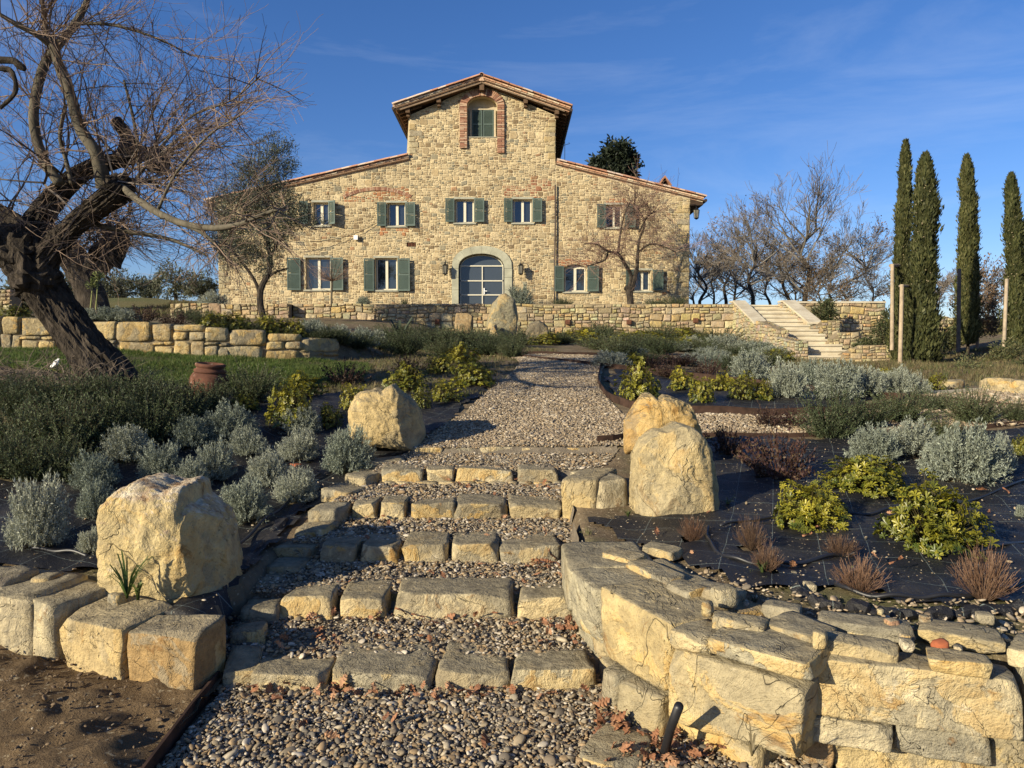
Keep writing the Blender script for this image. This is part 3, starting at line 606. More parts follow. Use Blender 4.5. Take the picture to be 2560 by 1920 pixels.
sb = empty('corner_block', (.55, 5.05, -1.2)); tag(sb, 'large two-toned block between upper steps and rounded boulder', 'stone block')
block(sb, (.345, 5.08), (.58, 4.97), -.885, .36, .55, 20, (.50, .41, .24), 'ochre', cut=6, lo=.88, amp=.04, p=12)
block(sb, (.59, 4.97), (.84, 5.05), -.89, .36, .55, 12, (.46, .43, .35), 'rock', cut=6, lo=.88, amp=.05, p=12)

# ---------------------------------------------------------------- rubble masonry
def clip(P, n, d):                 # keep points with n.p <= d
    out = []; k = len(P)
    for i in range(k):
        a, b = P[i], P[(i+1) % k]; fa = n[0]*a[0]+n[1]*a[1]-d; fb = n[0]*b[0]+n[1]*b[1]-d
        if fa <= 0: out.append(a)
        if (fa < 0 < fb) or (fb < 0 < fa): t = fa/(fa-fb); out.append((a[0]+(b[0]-a[0])*t, a[1]+(b[1]-a[1])*t))
    return out
def area(P): return .5*sum(P[i][0]*P[(i+1) % len(P)][1]-P[(i+1) % len(P)][0]*P[i][1] for i in range(len(P))) if len(P) > 2 else 0
def carve(P, hole):                # part of P outside a convex hole, the largest piece
    xs = [p[0] for p in hole]; zs = [p[1] for p in hole]
    if max(p[0] for p in P) <= min(xs) or min(p[0] for p in P) >= max(xs) or max(p[1] for p in P) <= min(zs) or min(p[1] for p in P) >= max(zs): return P
    Q = P; n = len(hole)
    for i in range(n):
        a, b = hole[i], hole[(i+1) % n]; nn = (b[1]-a[1], -(b[0]-a[0])); Q = clip(Q, nn, nn[0]*a[0]+nn[1]*a[1])
        if len(Q) < 3: return P
    if area(Q) < 1e-4: return P
    best = []; ba = 0
    for i in range(n):
        a, b = hole[i], hole[(i+1) % n]; nn = (-(b[1]-a[1]), (b[0]-a[0])); l = math.hypot(*nn) or 1; K = clip(P, nn, nn[0]*a[0]+nn[1]*a[1]-.012*l); ar = area(K)
        if ar > ba: best, ba = K, ar
    return best
def split(x0, x1, z0, z1, wmax, hmin, r, out, wm):
    w_, h_ = x1-x0, z1-z0
    if w_ > wm*r.uniform(.75, 1.5) and w_ > h_*1.0: 
        m = x0+w_*r.uniform(.3, .7); split(x0, m, z0, z1, wmax, hmin, r, out, wm); split(m, x1, z0, z1, wmax, hmin, r, out, wm); return
    if h_ > hmin*2 and (h_ > w_*.95 or r.random() < .45):
        m = z0+h_*r.uniform(.33, .67); split(x0, x1, z0, m, wmax, hmin, r, out, wm*.85); split(x0, x1, m, z1, wmax, hmin, r, out, wm*.85); return
    out.append((x0, x1, z0, z1))
def masonry(x0, x1, z0, z1, rh, wm, hmin, joint, r, clips=(), holes=(), jit=.35):
    cells = []; z = z0; warp = lambda x, zz: (x+.05*wm/.4*noise.noise(Vector((x*1.3, zz*2.1, 5))), zz+.09*rh/.3*noise.noise(Vector((x*.9, zz*1.4, 1)))+.035*rh/.3*noise.noise(Vector((x*4, zz*4, 8))))
    while z < z1:
        h = min(rh*r.uniform(.6, 1.25), z1-z+.001); x = x0
        if z1-z-h < rh*.4: h = z1-z
        while x < x1: 
            w_ = wm*r.uniform(1.6, 3.2); w_ = x1-x if x1-x-w_ < wm*.7 else w_; split(x, x+w_, z, z+h, wm, hmin, r, cells, wm); x += w_
        z += h
    out = []
    for (a, b, c, d) in cells:
        w_, h_ = b-a, d-c; m = min(w_, h_); k = m*jit; jj = lambda: r.uniform(-.1, .1)*m
        cs = [r.uniform(.02, 1)**1.5*k for _ in range(8)]
        P = [(a+cs[0], c+jj()*.5), (b-cs[1], c+jj()*.5), (b+jj()*.4, c+cs[2]), (b+jj()*.4, d-cs[3]), (b-cs[4], d+jj()*.5), (a+cs[5], d+jj()*.5), (a+jj()*.4, d-cs[6]), (a+jj()*.4, c+cs[7])]
        if r.random() < .4: P = [p for i, p in enumerate(P) if i % 2 == 0 or r.random() < .5]
        cx, cz = (a+b)/2, (c+d)/2; jx = max(.4, 1-joint*r.uniform(.7, 1.4)/w_); jz = max(.4, 1-joint*r.uniform(.7, 1.4)/h_)
        P = [warp(cx+(p[0]-cx)*jx, cz+(p[1]-cz)*jz) for p in P]
        for (n, dd) in clips:
            if callable(n) and not n(cx, cz): P = []
            elif not callable(n): P = clip(P, n, dd)
            if len(P) < 3: break
        if len(P) < 3: continue
        for hl in holes:
            P = carve(P, hl)
            if len(P) < 3: break
        if len(P) < 3 or area(P) < .0015*(wm/.3)**2: continue
        out.append(P)
    return out
def stone_geo(P, y, dep, proud, r):
    """polygon in x,z -> stone with a pillowed rough face toward -y"""
    n = len(P); cx = sum(p[0] for p in P)/n; cz = sum(p[1] for p in P)/n; V = []
    ins = r.uniform(.78, .9)
    for p in P: V.append((p[0], y+dep, p[1]))
    for p in P: V.append((p[0], y-proud*r.uniform(.25, .6), p[1]))
    tx, tz = r.uniform(-.25, .25)*proud, r.uniform(-.25, .25)*proud
    for p in P: V.append((cx+(p[0]-cx)*ins, y-proud*r.uniform(.75, 1.15)+tx*(p[0]-cx)/.2, cz+(p[1]-cz)*ins))
    V.append((cx+r.uniform(-.2, .2)*(P[0][0]-cx), y-proud*r.uniform(.9, 1.35), cz))
    F = []
    for i in range(n):
        j = (i+1) % n; F += [(i, j, n+j, n+i), (n+i, n+j, 2*n+j, 2*n+i), (2*n+i, 2*n+j, 3*n)]
    return V, F
def lay(parent_part, polys, fy, dep, proud, mat, tintf, r, maxparts, name='stone', xform=None):
    polys = sorted(polys, key=area, reverse=True); rest = MB()
    for k, P in enumerate(polys):
        cx = sum(p[0] for p in P)/len(P); cz = sum(p[1] for p in P)/len(P); V, F = stone_geo(P, fy, dep, proud*r.uniform(.6, 1.3), r); t = tintf(cx, cz, r)
        if xform: V = [xform(v) for v in V]
        if k < maxparts: 
            me = mesh_np(name, V, F, t); obj(name, me, mat, parent_part)
        else: rest.add(V, F, t)
    if rest.n: o = rest.build(name+'_rest' if False else 'small_stones', mat, parent_part); o['kind'] = 'stuff'
# ---------------------------------------------------------------- the farmhouse
HY = 32.0; HD = 13.0
def hx(px, py=600): return U(px, py, HY).x
def hz(py): return U(1280, py, HY).z
house = empty('farmhouse', (-2.5, HY, TZ)); tag(house, 'large stone farmhouse with raised central tower and green shutters', 'house')
HL = house.location
xL, xR = hx(545), hx(1724); tL, tR = hx(1023, 400), hx(1389, 400)
def zl(x): return np.interp(x, [hx(520), hx(1025)], [hz(516), hz(402)])      # underside of left verge
def zr(x): return np.interp(x, [hx(1389), hx(1759)], [hz(415), hz(506)])
pk = hx(1206); zpk = hz(210)
def zt(x): return zpk-abs(x-pk)*((zpk-hz(289))/(tR-pk))
def rect(a, c, b, d): return (hx(a, (c+d)/2), hz(d), hx(b, (c+d)/2), hz(c))
wins = { # opening, shutters (x0,x1)x2, shutter y0,y1
 'W1': ((783,506,822,564), (750,771), (823,845), (504,562)), 'W2': ((969,507,1014,565), (944,966), (1014,1039), (507,566)), 'W3': ((1138,498,1185,557), (1114,1136), (1186,1211), (497,556)),
 'W4': ((1283,498,1330,557), (1260,1281), (1331,1355), (497,556)), 'W5': ((1514,512,1556,569), (1492,1513), (1562,1588), (511,570)), 'G1': ((764,644,827,724), (720,753), (828,860), (645,726)),
 'G2': ((938,645,993,725), (911,936), (995,1026), (647,728)), 'G3': ((1411,668,1466,729), (1386,1409), (1468,1496), (665,729)), 'G4': ((1586,676,1627,727), (1564,1584), (1631,1657), (675,727))}
holes = []; openings = []
for k, (o_, _, _, _) in wins.items():
    a, c, b, d = rect(*o_)
    if k == 'G3':
        n = 8; arc = [(a+(b-a)*i/n, d+.14*math.sin(math.pi*i/n)) for i in range(n+1)]
    else: arc = [(a, d), (b, d)]
    openings.append((k, a, b, c, arc)); holes.append([(a, c), (b, c)]+arc[::-1])
# door: flat arch; niche: round arch
dx0, dx1 = hx(1146), hx(1261); dsp = hz(671); dtop = hz(634); n = 16
darc = [((dx0+dx1)/2+(dx1-dx0)/2*-math.cos(math.pi*i/n), dsp+(dtop-dsp)*math.sin(math.pi*i/n)**.8) for i in range(n+1)]
openings.append(('door', dx0, dx1, TZ-.05, darc))
sx0, sx1 = hx(1129), hx(1280); stop = hz(615); sarc = [((sx0+sx1)/2+(sx1-sx0)/2*-math.cos(math.pi*i/n), dsp+(stop-dsp)*math.sin(math.pi*i/n)**.8) for i in range(n+1)]
holes.append([(sx0, TZ-.2), (sx1, TZ-.2)]+sarc[::-1])
nx0, nx1 = hx(1168, 300), hx(1243, 300); nsp = hz(266); ntop = hz(239); narc = [((nx0+nx1)/2+(nx1-nx0)/2*-math.cos(math.pi*i/n), nsp+(ntop-nsp)*math.sin(math.pi*i/n)) for i in range(n+1)]
openings.append(('niche', nx0, nx1, hz(342), narc))
ox0, ox1 = hx(1149, 300), hx(1261, 300); otop = hz(225); oarc = [((ox0+ox1)/2+(ox1-ox0)/2*-math.cos(math.pi*i/n), nsp+(otop-nsp)*math.sin(math.pi*i/n)) for i in range(n+1)]
holes.append([(ox0, hz(342)), (ox1, hz(342))]+oarc[::-1])
pierh = [[(hx(1149, 360), hz(371)), (hx(1167, 360), hz(371)), (hx(1167, 300), hz(300)), (hx(1149, 300), hz(300))], [(hx(1243, 360), hz(383)), (hx(1261, 360), hz(383)), (hx(1261, 300), hz(300)), (hx(1243, 300), hz(300))]]
holes += pierh
vx0, vz0, vx1, vz1 = rect(1017, 606, 1040, 617); openings.append(('vent', vx0, vx1, vz0, [(vx0, vz1), (vx1, vz1)])); holes.append([(vx0, vz0), (vx1, vz0), (vx1, vz1), (vx0, vz1)])
# wall mass as columns between every break
def top_at(x, side):
    if x < tL-1e-6 or (abs(x-tL) < 1e-6 and side < 0): return float(zl(x))
    if x > tR+1e-6 or (abs(x-tR) < 1e-6 and side > 0): return float(zr(x))
    return float(zt(x))
cuts = {round(v, 5) for v in (xL, tL, pk, tR, xR)}
for (_, a, b, c, arc) in openings:
    for p in arc: cuts.add(round(p[0], 5))
cuts = sorted(cuts); wall = MB()
for a, b in zip(cuts, cuts[1:]):
    m = (a+b)/2; segs = []; lo = (TZ-.3, TZ-.3)
    ops = sorted([(c, np.interp([a+1e-5, b-1e-5], [p[0] for p in arc], [p[1] for p in arc])) for (_, x0, x1, c, arc) in openings if x0-1e-4 <= m <= x1+1e-4], key=lambda q: q[0])
    for c, tt in ops: segs.append((lo, (c, c))); lo = (tt[0], tt[1])
    segs.append((lo, (top_at(a, 1), top_at(b, -1))))
    for (l, h) in segs:
        if h[0] <= l[0] and h[1] <= l[1]: continue
        wall.add([(a, HY, l[0]), (b, HY, l[1]), (b, HY, h[1]), (a, HY, h[0])], [(0, 1, 2, 3)])
        if l != (TZ-.3, TZ-.3): wall.add([(a, HY, l[0]), (b, HY, l[1]), (b, HY+.45, l[1]), (a, HY+.45, l[0])], [(0, 3, 2, 1)])
        if (l, h) != segs[-1]: wall.add([(a, HY, h[0]), (b, HY, h[1]), (b, HY+.45, h[1]), (a, HY+.45, h[0])], [(0, 1, 2, 3)])
for (_, x0, x1, c, arc) in openings:
    for x, za in ((x0, arc[0][1]), (x1, arc[-1][1])): wall.add([(x, HY, c), (x, HY+.45, c), (x, HY+.45, za), (x, HY, za)], [(0, 1, 2, 3)])
# sides, back and tower flanks
def quad(*P): wall.add(P, [(0, 1, 2, 3)])
BY = HY+HD
quad((xL, HY, TZ-.3), (xL, BY, TZ-.3), (xL, BY, zl(xL)), (xL, HY, zl(xL))); quad((xR, HY, TZ-.3), (xR, BY, TZ-.3), (xR, BY, zr(xR)), (xR, HY, zr(xR)))
wall.add([(xL, BY, TZ-.3), (xR, BY, TZ-.3), (xR, BY, zr(xR)), (tR, BY, zr(tR)), (tR, BY, zt(tR)), (pk, BY, zt(pk)), (tL, BY, zt(tL)), (tL, BY, zl(tL)), (xL, BY, zl(xL))], [tuple(range(9))])
quad((tL, HY, zl(tL)), (tL, BY, zl(tL)), (tL, BY, zt(tL)), (tL, HY, zt(tL))); quad((tR, HY, zr(tR)), (tR, BY, zr(tR)), (tR, BY, zt(tR)), (tR, HY, zt(tR)))
# dark rooms just behind the openings
wo = wall.build('wall', M['mortar'], house); wo.location = -HL
ib = MB(); ib.box(xL+.3, xR-.3, HY+.46, HY+.5, TZ-.3, zl(xL)-.1); io = ib.build('dark_interior', M['black'], wo)
# facing stones
red = [(1240,418,1390,485), (1255,450,1300,478)]
def htint(x, z, r):
    px = 1280+x*FPX/HY*1.012; py = 881-z*FPX/HY*1.01
    if 1255 < px < 1392 and 448 < py < 500 and noise.noise(Vector((x*1.7, z*2.2, 4))) > -.12 and r.random() < .8: return r.choice([(.33, .15, .095), (.38, .22, .14), (.44, .30, .2)])
    if 860 < px < 1028 and 470 < py < 505 and r.random() < .6: return (.40, .2, .11)
    if 940 < px < 1015 and 570 < py < 585 and r.random() < .6: return (.40, .2, .11)
    if (1515 < px < 1570 and 498 < py < 510) or (1395 < px < 1480 and 648 < py < 668): return (.42, .2, .11)
    if 1680 < px < 1726 and r.random() < .5: return r.choice([(.42, .35, .2), (.34, .31, .24)])
    t = tint_pick('house', r)
    if px < 620 : t = tuple(v*.95 for v in t)
    return t
rh = random.Random(11)
mid = masonry(tL+.01, tR-.01, TZ-.1, zpk, .27, .29, .06, .022, rh, [((lambda x, z: True), 0)], holes)
def gable(P):
    s = (zpk-hz(289))/(tR-pk); P = clip(P, (s, 1), zpk+s*pk-.03); return clip(P, (-s, 1), zpk-s*pk-.03) if len(P) > 2 else []
mid = [q for q in (gable(P) for P in mid) if len(q) > 2 and area(q) > .002]
sL = (zl(tL)-zl(xL))/(tL-xL); sR_ = (zr(xR)-zr(tR))/(xR-tR)
lf = masonry(xL+.01, tL-.01, TZ-.1, float(zl(tL)), .25, .28, .06, .022, rh, [((-sL, 1), zl(tL)-sL*tL-.03)], holes)
rt = masonry(tR+.01, xR-.01, TZ-.1, float(zr(tR)), .26, .29, .06, .022, rh, [((-sR_, 1), zr(tR)-sR_*tR-.03)], holes)
lay(wo, mid+lf+rt, HY+.0, .05, .019, M['housestone'], htint, rh, 300)
# quoins: larger dressed stones at the two corners and at the tower edges
qn = MB()
for (xc, sg, z0_, z1_) in ((xL, 1, TZ, float(zl(xL))-.1), (xR, -1, TZ, float(zr(xR))-.1), (tL, 1, float(zl(tL))+.3, float(zt(tL))-.3), (tR, -1, float(zr(tR))+.3, float(zt(tR))-.2)):
    z = z0_; k = 0
    while z < z1_-.2:
        h = rh.uniform(.18, .30); l = rh.uniform(.42, .6) if k % 2 else rh.uniform(.26, .36); a, b2 = (xc, xc+sg*l) if sg > 0 else (xc-l, xc); P = [(a, z+.008), (b2, z+.012), (b2-.01, z+h-.012), (a+.005, z+h-.01)]
        V, F = stone_geo(P, HY, .05, .035, rh); obj('quoin', mesh_np('quoin', V, F, rh.choice([(.50, .43, .28), (.40, .36, .26), (.34, .31, .25), (.46, .37, .22)])), M['housestone'], wo); z += h; k += 1
# brick arches, piers
def brick_run(parent, pts, w_, h_, th, y, name='brick', tints=None, stuff=False):
    mb = MB()
    for (x, z, ang) in pts:
        Mx = Matrix.Translation((x, y, z)) @ Matrix.Rotation(-ang, 4, 'Y'); t = rnd.choice([(.32, .165, .10), (.38, .22, .14), (.44, .30, .2), (.27, .13, .085)])
        if stuff: mb.box(-w_/2, w_/2, -th, .06, -h_/2, h_/2, t, Mx)
        else:
            b = MB(); b.box(-w_/2, w_/2, -th*rnd.uniform(.8, 1.2), .06, -h_/2, h_/2, t, Mx); b.build(name, M['brick'], parent)
    if stuff: o = mb.build('brickwork', M['brick'], parent); o['kind'] = 'stuff'
na = empty('attic_niche'); na.parent = house; na.location = -HL
nm = 34; ra_, rb_ = (nx1-nx0)/2, (ox1-ox0)/2; rc = (ra_+rb_)/2; cxn = (nx0+nx1)/2
brick_run(na, [(cxn+math.cos(math.pi*(i+.5)/nm)*rc, nsp+math.sin(math.pi*(i+.5)/nm)*(rc-.0)*((otop-nsp+ntop-nsp)/2)/rc, math.pi*(i+.5)/nm) for i in range(nm)], rb_-ra_-.02, .062, .1, HY)
for (a, b, zb) in ((ox0, nx0, hz(371)), (nx1, ox1, hz(383))):
    z = zb; k = 0
    while z < nsp:
        if k % 2: brick_run(na, [((a+b)/2, z+.03, 0)], b-a-.01, .062, .10, HY)
        else: 
            m = a+(b-a)*.62; brick_run(na, [((a+m)/2, z+.03, 0)], m-a-.015, .062, .09, HY); brick_run(na, [((m+b)/2, z+.03, 0)], b-m-.015, .062, .1, HY)
        z += .078; k += 1
nb = MB()   # back of the niche in plaster
nb.add([(nx0, HY+.42, hz(342)), (nx1, HY+.42, hz(342))]+[(p[0], HY+.42, p[1]) for p in narc[::-1]], [tuple(range(2+len(narc)))]); nb.build('niche_plaster', M['plaster'], na)
cx1, cx2, zz1, zz2 = hx(860), hx(1029), hz(492), hz(472)
pts = []
for i in range(56):
    t = -1+2*(i+.5)/56; x = (cx1+cx2)/2+t*(cx2-cx1)/2; pts.append((x, zz2-(zz2-zz1)*t*t*1.0, t*-.62+math.pi/2))
ba = empty('relieving_arch'); ba.parent = house; ba.location = -HL
brick_run(ba, pts, .15, .04, .045, HY, stuff=True)
# door surround of dressed sandstone: jambs and voussoirs
ds = empty('door_surround'); ds.parent = house; ds.location = -HL
for (a, b) in ((sx0, dx0), (dx1, sx1)):
    z = TZ-.1
    for h in (1.0, .55, dsp-TZ+.1-1.55): bb = MB(); bb.box(a, b, HY-.07, HY+.3, z, z+h-.012); bb.build('jamb_stone', M['door_stone'], ds); z += h
for i in range(0, n, 2):
    bb = MB(); I = sarc[i:i+3]; J = darc[i:i+3]; k = .006
    P = [(I[0][0], I[0][1]), (I[1][0], I[1][1]), (I[2][0]-k, I[2][1]), (J[2][0]-k, J[2][1]), (J[1][0], J[1][1]), (J[0][0], J[0][1])]
    bb.add([(x, HY-.07, z) for x, z in P]+[(x, HY+.3, z) for x, z in P], [(0, 1, 4, 5), (1, 2, 3, 4)]+[(j, (j+1) % 6, (j+1) % 6+6, j+6) for j in range(6)]); bb.build('voussoir', M['door_stone'], ds)
# door
dr = empty('door'); dr.parent = house; dr.location = -HL
gb = MB(); gb.add([(dx0, HY+.30, TZ)]+[(dx1, HY+.30, TZ)]+[(p[0], HY+.30, p[1]) for p in darc[::-1]], [tuple(range(2+len(darc)))]); gb.build('pane', M['doorglass'], dr)
fb = MB(); fw_ = .045
for p in (663, 700.5, 736, 772): fb.box(dx0+.05, dx1-.05, HY+.25, HY+.31, hz(p)-fw_/2-.005, hz(p)+fw_/2)
fb.box(hx(1205)-fw_/2, hx(1205)+fw_/2, HY+.245, HY+.315, TZ, hz(663)-.03)
fb.box(dx0+.05, dx0+.09, HY+.25, HY+.31, TZ, dsp+.1); fb.box(dx1-.09, dx1-.05, HY+.25, HY+.31, TZ, dsp+.1)
inn = [((p[0]-(dx0+dx1)/2)*.94+(dx0+dx1)/2, dsp+(p[1]-dsp)*.94) for p in darc]
fb.tube([(x, HY+.28, z) for x, z in inn], .022, 4)
fb.build('door_frame', M['frame'], dr)
hb = MB(); hb.box(hx(1208), hx(1211), HY+.22, HY+.26, hz(735), hz(719)); hb.box(hx(1209), hx(1217), HY+.19, HY+.21, hz(727.5), hz(725.5)); hb.build('handle', M['white'], dr)
# windows and shutters
def window(k, a, b, c, arc):
    g_ = empty('window'); g_.parent = house; g_.location = -HL; d = min(p[1] for p in arc); y = HY+.24
    top = [(p[0], p[1]) for p in arc]
    pb = MB(); pb.add([(a, y, c), (b, y, c)]+[(p[0], y, p[1]) for p in top[::-1]], [tuple(range(2+len(top)))]); pb.build('pane', M['glass'], g_)
    fr = MB(); t = .055; mw = (a+b)/2
    fr.box(a+.02, a+.02+t, y-.05, y-.003, c+t, d-t); fr.box(b-.02-t, b-.02, y-.05, y-.003, c+t, d-t); fr.box(a+.02, b-.02, y-.05, y-.003, c, c+t+.01); fr.box(a+.02, b-.02, y-.05, y-.003, d-t, d-.002 if len(top) < 3 else d+.05)
    fr.box(mw-.055, mw+.055, y-.065, y-.003, c+t, d-t); fr.build('frame', M['frame'], g_)
    sb_ = MB(); sb_.box(a-.09, b+.09, HY-.075, HY+.2, c-.075, c-.003); sb_.build('sill', M['sill'], g_)
    if len(top) < 3: lb = MB(); lb.box(a-.07, b+.07, HY-.03, HY+.2, d+.003, d+.09); lb.build('lintel', M['sill'], g_)
for (k, a, b, c, arc) in openings:
    if k in wins: window(k, a, b, c, arc)
def shutter(parent, x0, x1, z0, z1, y, hinge, ang, tint_pale=False, slope=0):
    w_ = x1-x0; s = MB(); t = .035; st = .055; e = empty('shutter'); e.parent = parent
    e.location = Vector((x0 if hinge < 0 else x1, y, z0))-(HL if parent is house else Vector((0, 0, 0)))
    e.rotation_euler = (0, 0, ang); X = (lambda q: q) if hinge < 0 else (lambda q: q-w_)
    H = z1-z0; hm = lambda q: slope*q/w_
    def bx(mb, p, q, r0, r1, ya=-t/2, yb=t/2, sl=False): 
        mb.box(X(p), X(q), ya, yb, r0, r1)
    bx(s, 0, st, 0, H); bx(s, w_-st, w_, 0, H); bx(s, st, w_-st, 0, .075); bx(s, st, w_-st, H-.06, H)
    if H > .95: bx(s, st, w_-st, H*.5-.03, H*.5+.03)
    s.build('shutter_frame', M['shutter'], e)
    sl_ = MB(); z = .095
    while z < H-.075:
        if not (H > .95 and abs(z-H*.5) < .045):
            V = [(X(st), -t*.42, z-.016), (X(w_-st), -t*.42, z-.016), (X(w_-st), t*.42, z+.018), (X(st), t*.42, z+.018), (X(st), -t*.42, z-.010), (X(w_-st), -t*.42, z-.010), (X(w_-st), t*.42, z+.024), (X(st), t*.42, z+.024)]
            sl_.add(V, [(0, 3, 2, 1), (4, 5, 6, 7), (0, 1, 5, 4), (1, 2, 6, 5), (2, 3, 7, 6), (3, 0, 4, 7)])
        z += .038
    bk = MB(); 
    o = sl_.build('slats', M['shutter'], e); o['kind'] = 'stuff'
    return e
for k, (o_, s1, s2, (ya, yb)) in wins.items():
    zc = (ya+yb)/2; z0, z1 = hz(yb), hz(ya)
    shutter(house, hx(s1[0], zc), hx(s1[1], zc), z0, z1, HY-.10, 1, R(4))
    shutter(house, hx(s2[0], zc), hx(s2[1], zc), z0, z1, HY-.10, -1, R(-6) if k != 'W1' else R(-32))
z0, z1 = hz(341), hz(270)
nsL = shutter(house, hx(1179, 300), hx(1205, 300), z0, z1, HY+.3, -1, 0); nsR = shutter(house, hx(1207, 300), hx(1234, 300), z0, z1, HY+.3, 1, 0)
bb = MB(); bb.box(hx(1179, 300)-.03, hx(1234, 300)+.03, HY+.36, HY+.40, z0, z1); bb.build('niche_backing', M['black'], na)
bb = MB(); bb.box(nx0, nx1, HY-.03, HY+.4, hz(344), hz(342)-.002); bb.build('niche_sill', M['sill'], na)
bb = MB(); bb.box(hx(1177, 300)-.05, hx(1179, 300)-.01, HY+.26, HY+.42, z0, z1); bb.box(hx(1234, 300)+.01, hx(1236, 300)+.05, HY+.26, HY+.42, z0, z1); bb.box(hx(1177, 300), hx(1236, 300), HY+.26, HY+.42, z1+.01, z1+.06); bb.build('niche_frame', M['plaster'], na)
# vent, drainpipe
vb = MB(); vb.box(vx0, vx1, HY+.12, HY+.14, vz0, vz1); 
for i in range(1, 6): x = vx0+(vx1-vx0)*i/6; vb.box(x-.012, x+.012, HY+.02, HY+.05, vz0+.002, vz1-.002)
for i in range(1, 3): z = vz0+(vz1-vz0)*i/3; vb.box(vx0+.002, vx1-.002, HY+.025, HY+.045, z-.01, z+.01)
o = vb.build('vent_grille', M['rust'], house); o.location = -HL
pb = MB(); pb.tube([(hx(1388, 480), HY-.10, hz(463)), (hx(1388, 560), HY-.10, hz(560)), (hx(1386.5, 650), HY-.10, hz(650)), (hx(1386, 700), HY-.10, TZ)], .035, 8); o = pb.build('drainpipe', M['copper'], house); o.location = -HL
# ---- roofs
def tile_profile(n=7, r=.085, th=.016):
    return [(math.cos(math.pi*i/(n-1))*r, math.sin(math.pi*i/(n-1))*r) for i in range(n)], th
def tile_mesh(name, ln, r=.09, r2=.075, th=.018, t=(.4, .2, .12)):
    V = []; n = 7
    for (yy, rr) in ((0, r), (ln, r2)):
        for q in (rr, rr-th):
            for i in range(n): a = math.pi*i/(n-1); V.append((math.cos(a)*q, yy, math.sin(a)*q))
    F = []
    for i in range(n-1): F += [(i, i+1, 2*n+i+1, 2*n+i), (n+i+1, n+i, 3*n+i, 3*n+i+1), (i+1, i, n+i, n+i+1), (2*n+i, 2*n+i+1, 3*n+i+1, 3*n+i)]
    F += [(0, n, 3*n, 2*n)[::-1], (n-1, 2*n-1, 4*n-1, 3*n-1)]
    return mesh_np(name, V, F, t)
TM = []
for c in ((.46, .25, .16), (.52, .36, .26), (.40, .2, .12), (.56, .43, .33)):
    me = tile_mesh('tile', .46, t=c); me.materials.append(M['tile']); TM.append(me)
def roof(name, xa, za, xb, zb, y0, y1, verge_y, courses, eave_end):
    """sloping roof plane from the high edge (xa,za) down to the eave (xb,zb); verge seen from the front"""
    rf = empty('roof'); rf.parent = house; rf.location = -HL
    dx = xb-xa; dz = zb-za; Ln = math.hypot(dx, dz); sg = 1 if dx > 0 else -1; ang = math.atan2(dz, abs(dx)); ux, uz = dx/Ln, dz/Ln; nx_, nz_ = -uz*sg, abs(ux)
    def P(s, y, h): return (xa+ux*s+nx_*h, y, za+uz*s+nz_*h)
    def slabp(nm, mat, h0, h1, ya, yb, s0=0, s1=None, t=(1, 1, 1)):
        s1 = Ln if s1 is None else s1; b = MB(); b.add([P(s0, ya, h0), P(s1, ya, h0), P(s1, yb, h0), P(s0, yb, h0), P(s0, ya, h1), P(s1, ya, h1), P(s1, yb, h1), P(s0, yb, h1)],
              [(0, 3, 2, 1), (4, 5, 6, 7), (0, 1, 5, 4), (1, 2, 6, 5), (2, 3, 7, 6), (3, 0, 4, 7)], t); return b.build(nm, mat, rf)
    slabp('roof_deck', M['wood'], .04, .10, verge_y+.04, y1, t=(.10, .06, .035))
    # verge courses of thin brick, stepping out
    for ci in range(courses):
        s = 0; h0 = .0+ci*.075; yy = verge_y+.10-.035*ci
        mb = MB()
        while s < Ln-.05:
            l = min(.29, Ln-s); t = rnd.choice([(.50, .28, .17), (.60, .42, .28), (.54, .34, .21), (.66, .54, .38)])
            b = MB() ; b.add([P(s, yy, h0), P(s+l-.012, yy, h0), P(s+l-.012, HY+.05, h0), P(s, HY+.05, h0), P(s, yy, h0+.055), P(s+l-.012, yy, h0+.055), P(s+l-.012, HY+.05, h0+.055), P(s, HY+.05, h0+.055)],
              [(0, 3, 2, 1), (4, 5, 6, 7), (0, 1, 5, 4), (1, 2, 6, 5), (2, 3, 7, 6), (3, 0, 4, 7)], t); b.build('verge_brick', M['brick'], rf); s += .29
    # tiles: along the slope; first rows as parts
    top = .0+courses*.075+.01; rows_ = int((y1-verge_y)/.19); nt_ = int(Ln/.36)
    rest = []; 
    for r_ in range(rows_):
        for k in range(nt_+1):
            s = min(Ln-.40, k*.36)+rnd.uniform(-.012, .012); h = top+rnd.uniform(0, .008); px_, _, pz_ = P(s+.44, 0, h); y = verge_y+.02+r_*.19+rnd.uniform(-.01, .01)
            rot = Matrix(((-ux, 0, nx_), (0, 1, 0), (-uz, 0, nz_))) @ Matrix.Rotation(math.pi/2, 3, 'Z')   # local y runs up the slope
            # columns: local x -> y axis, local y -> up-slope, local z -> normal
            Rm = Matrix(((0, -ux, nx_), (1, 0, 0), (0, -uz, nz_)))
            Mx = Matrix.Translation((px_, y, pz_)) @ Rm.to_4x4() @ Matrix.Rotation(R(1.5), 4, 'X')
            if r_ < 1:
                o = bpy.data.objects.new('roof_tile', rnd.choice(TM)); COL.objects.link(o); o.parent = rf; o.matrix_local = Mx
            else: rest.append(Mx)
    base = TM[0]; bv = np.array([v.co[:] for v in base.vertices]); bf = np.array([p.vertices[:] for p in base.polygons]); VV = []; FF = []; TT = []
    rest = rest[:380]
    for i, Mx in enumerate(rest):
        A = np.array(Mx); VV.append(bv@A[:3, :3].T+A[:3, 3]); FF.append(bf+i*len(bv)); TT.append(np.tile(rnd.choice([(.46, .25, .16), (.52, .36, .26), (.40, .2, .12), (.56, .43, .33)]), (len(bv), 1)))
    o = obj('roof_tiles', mesh_np('roof_tiles', np.vstack(VV), np.vstack(FF), np.vstack(TT)), M['tile'], rf); o['kind'] = 'stuff'
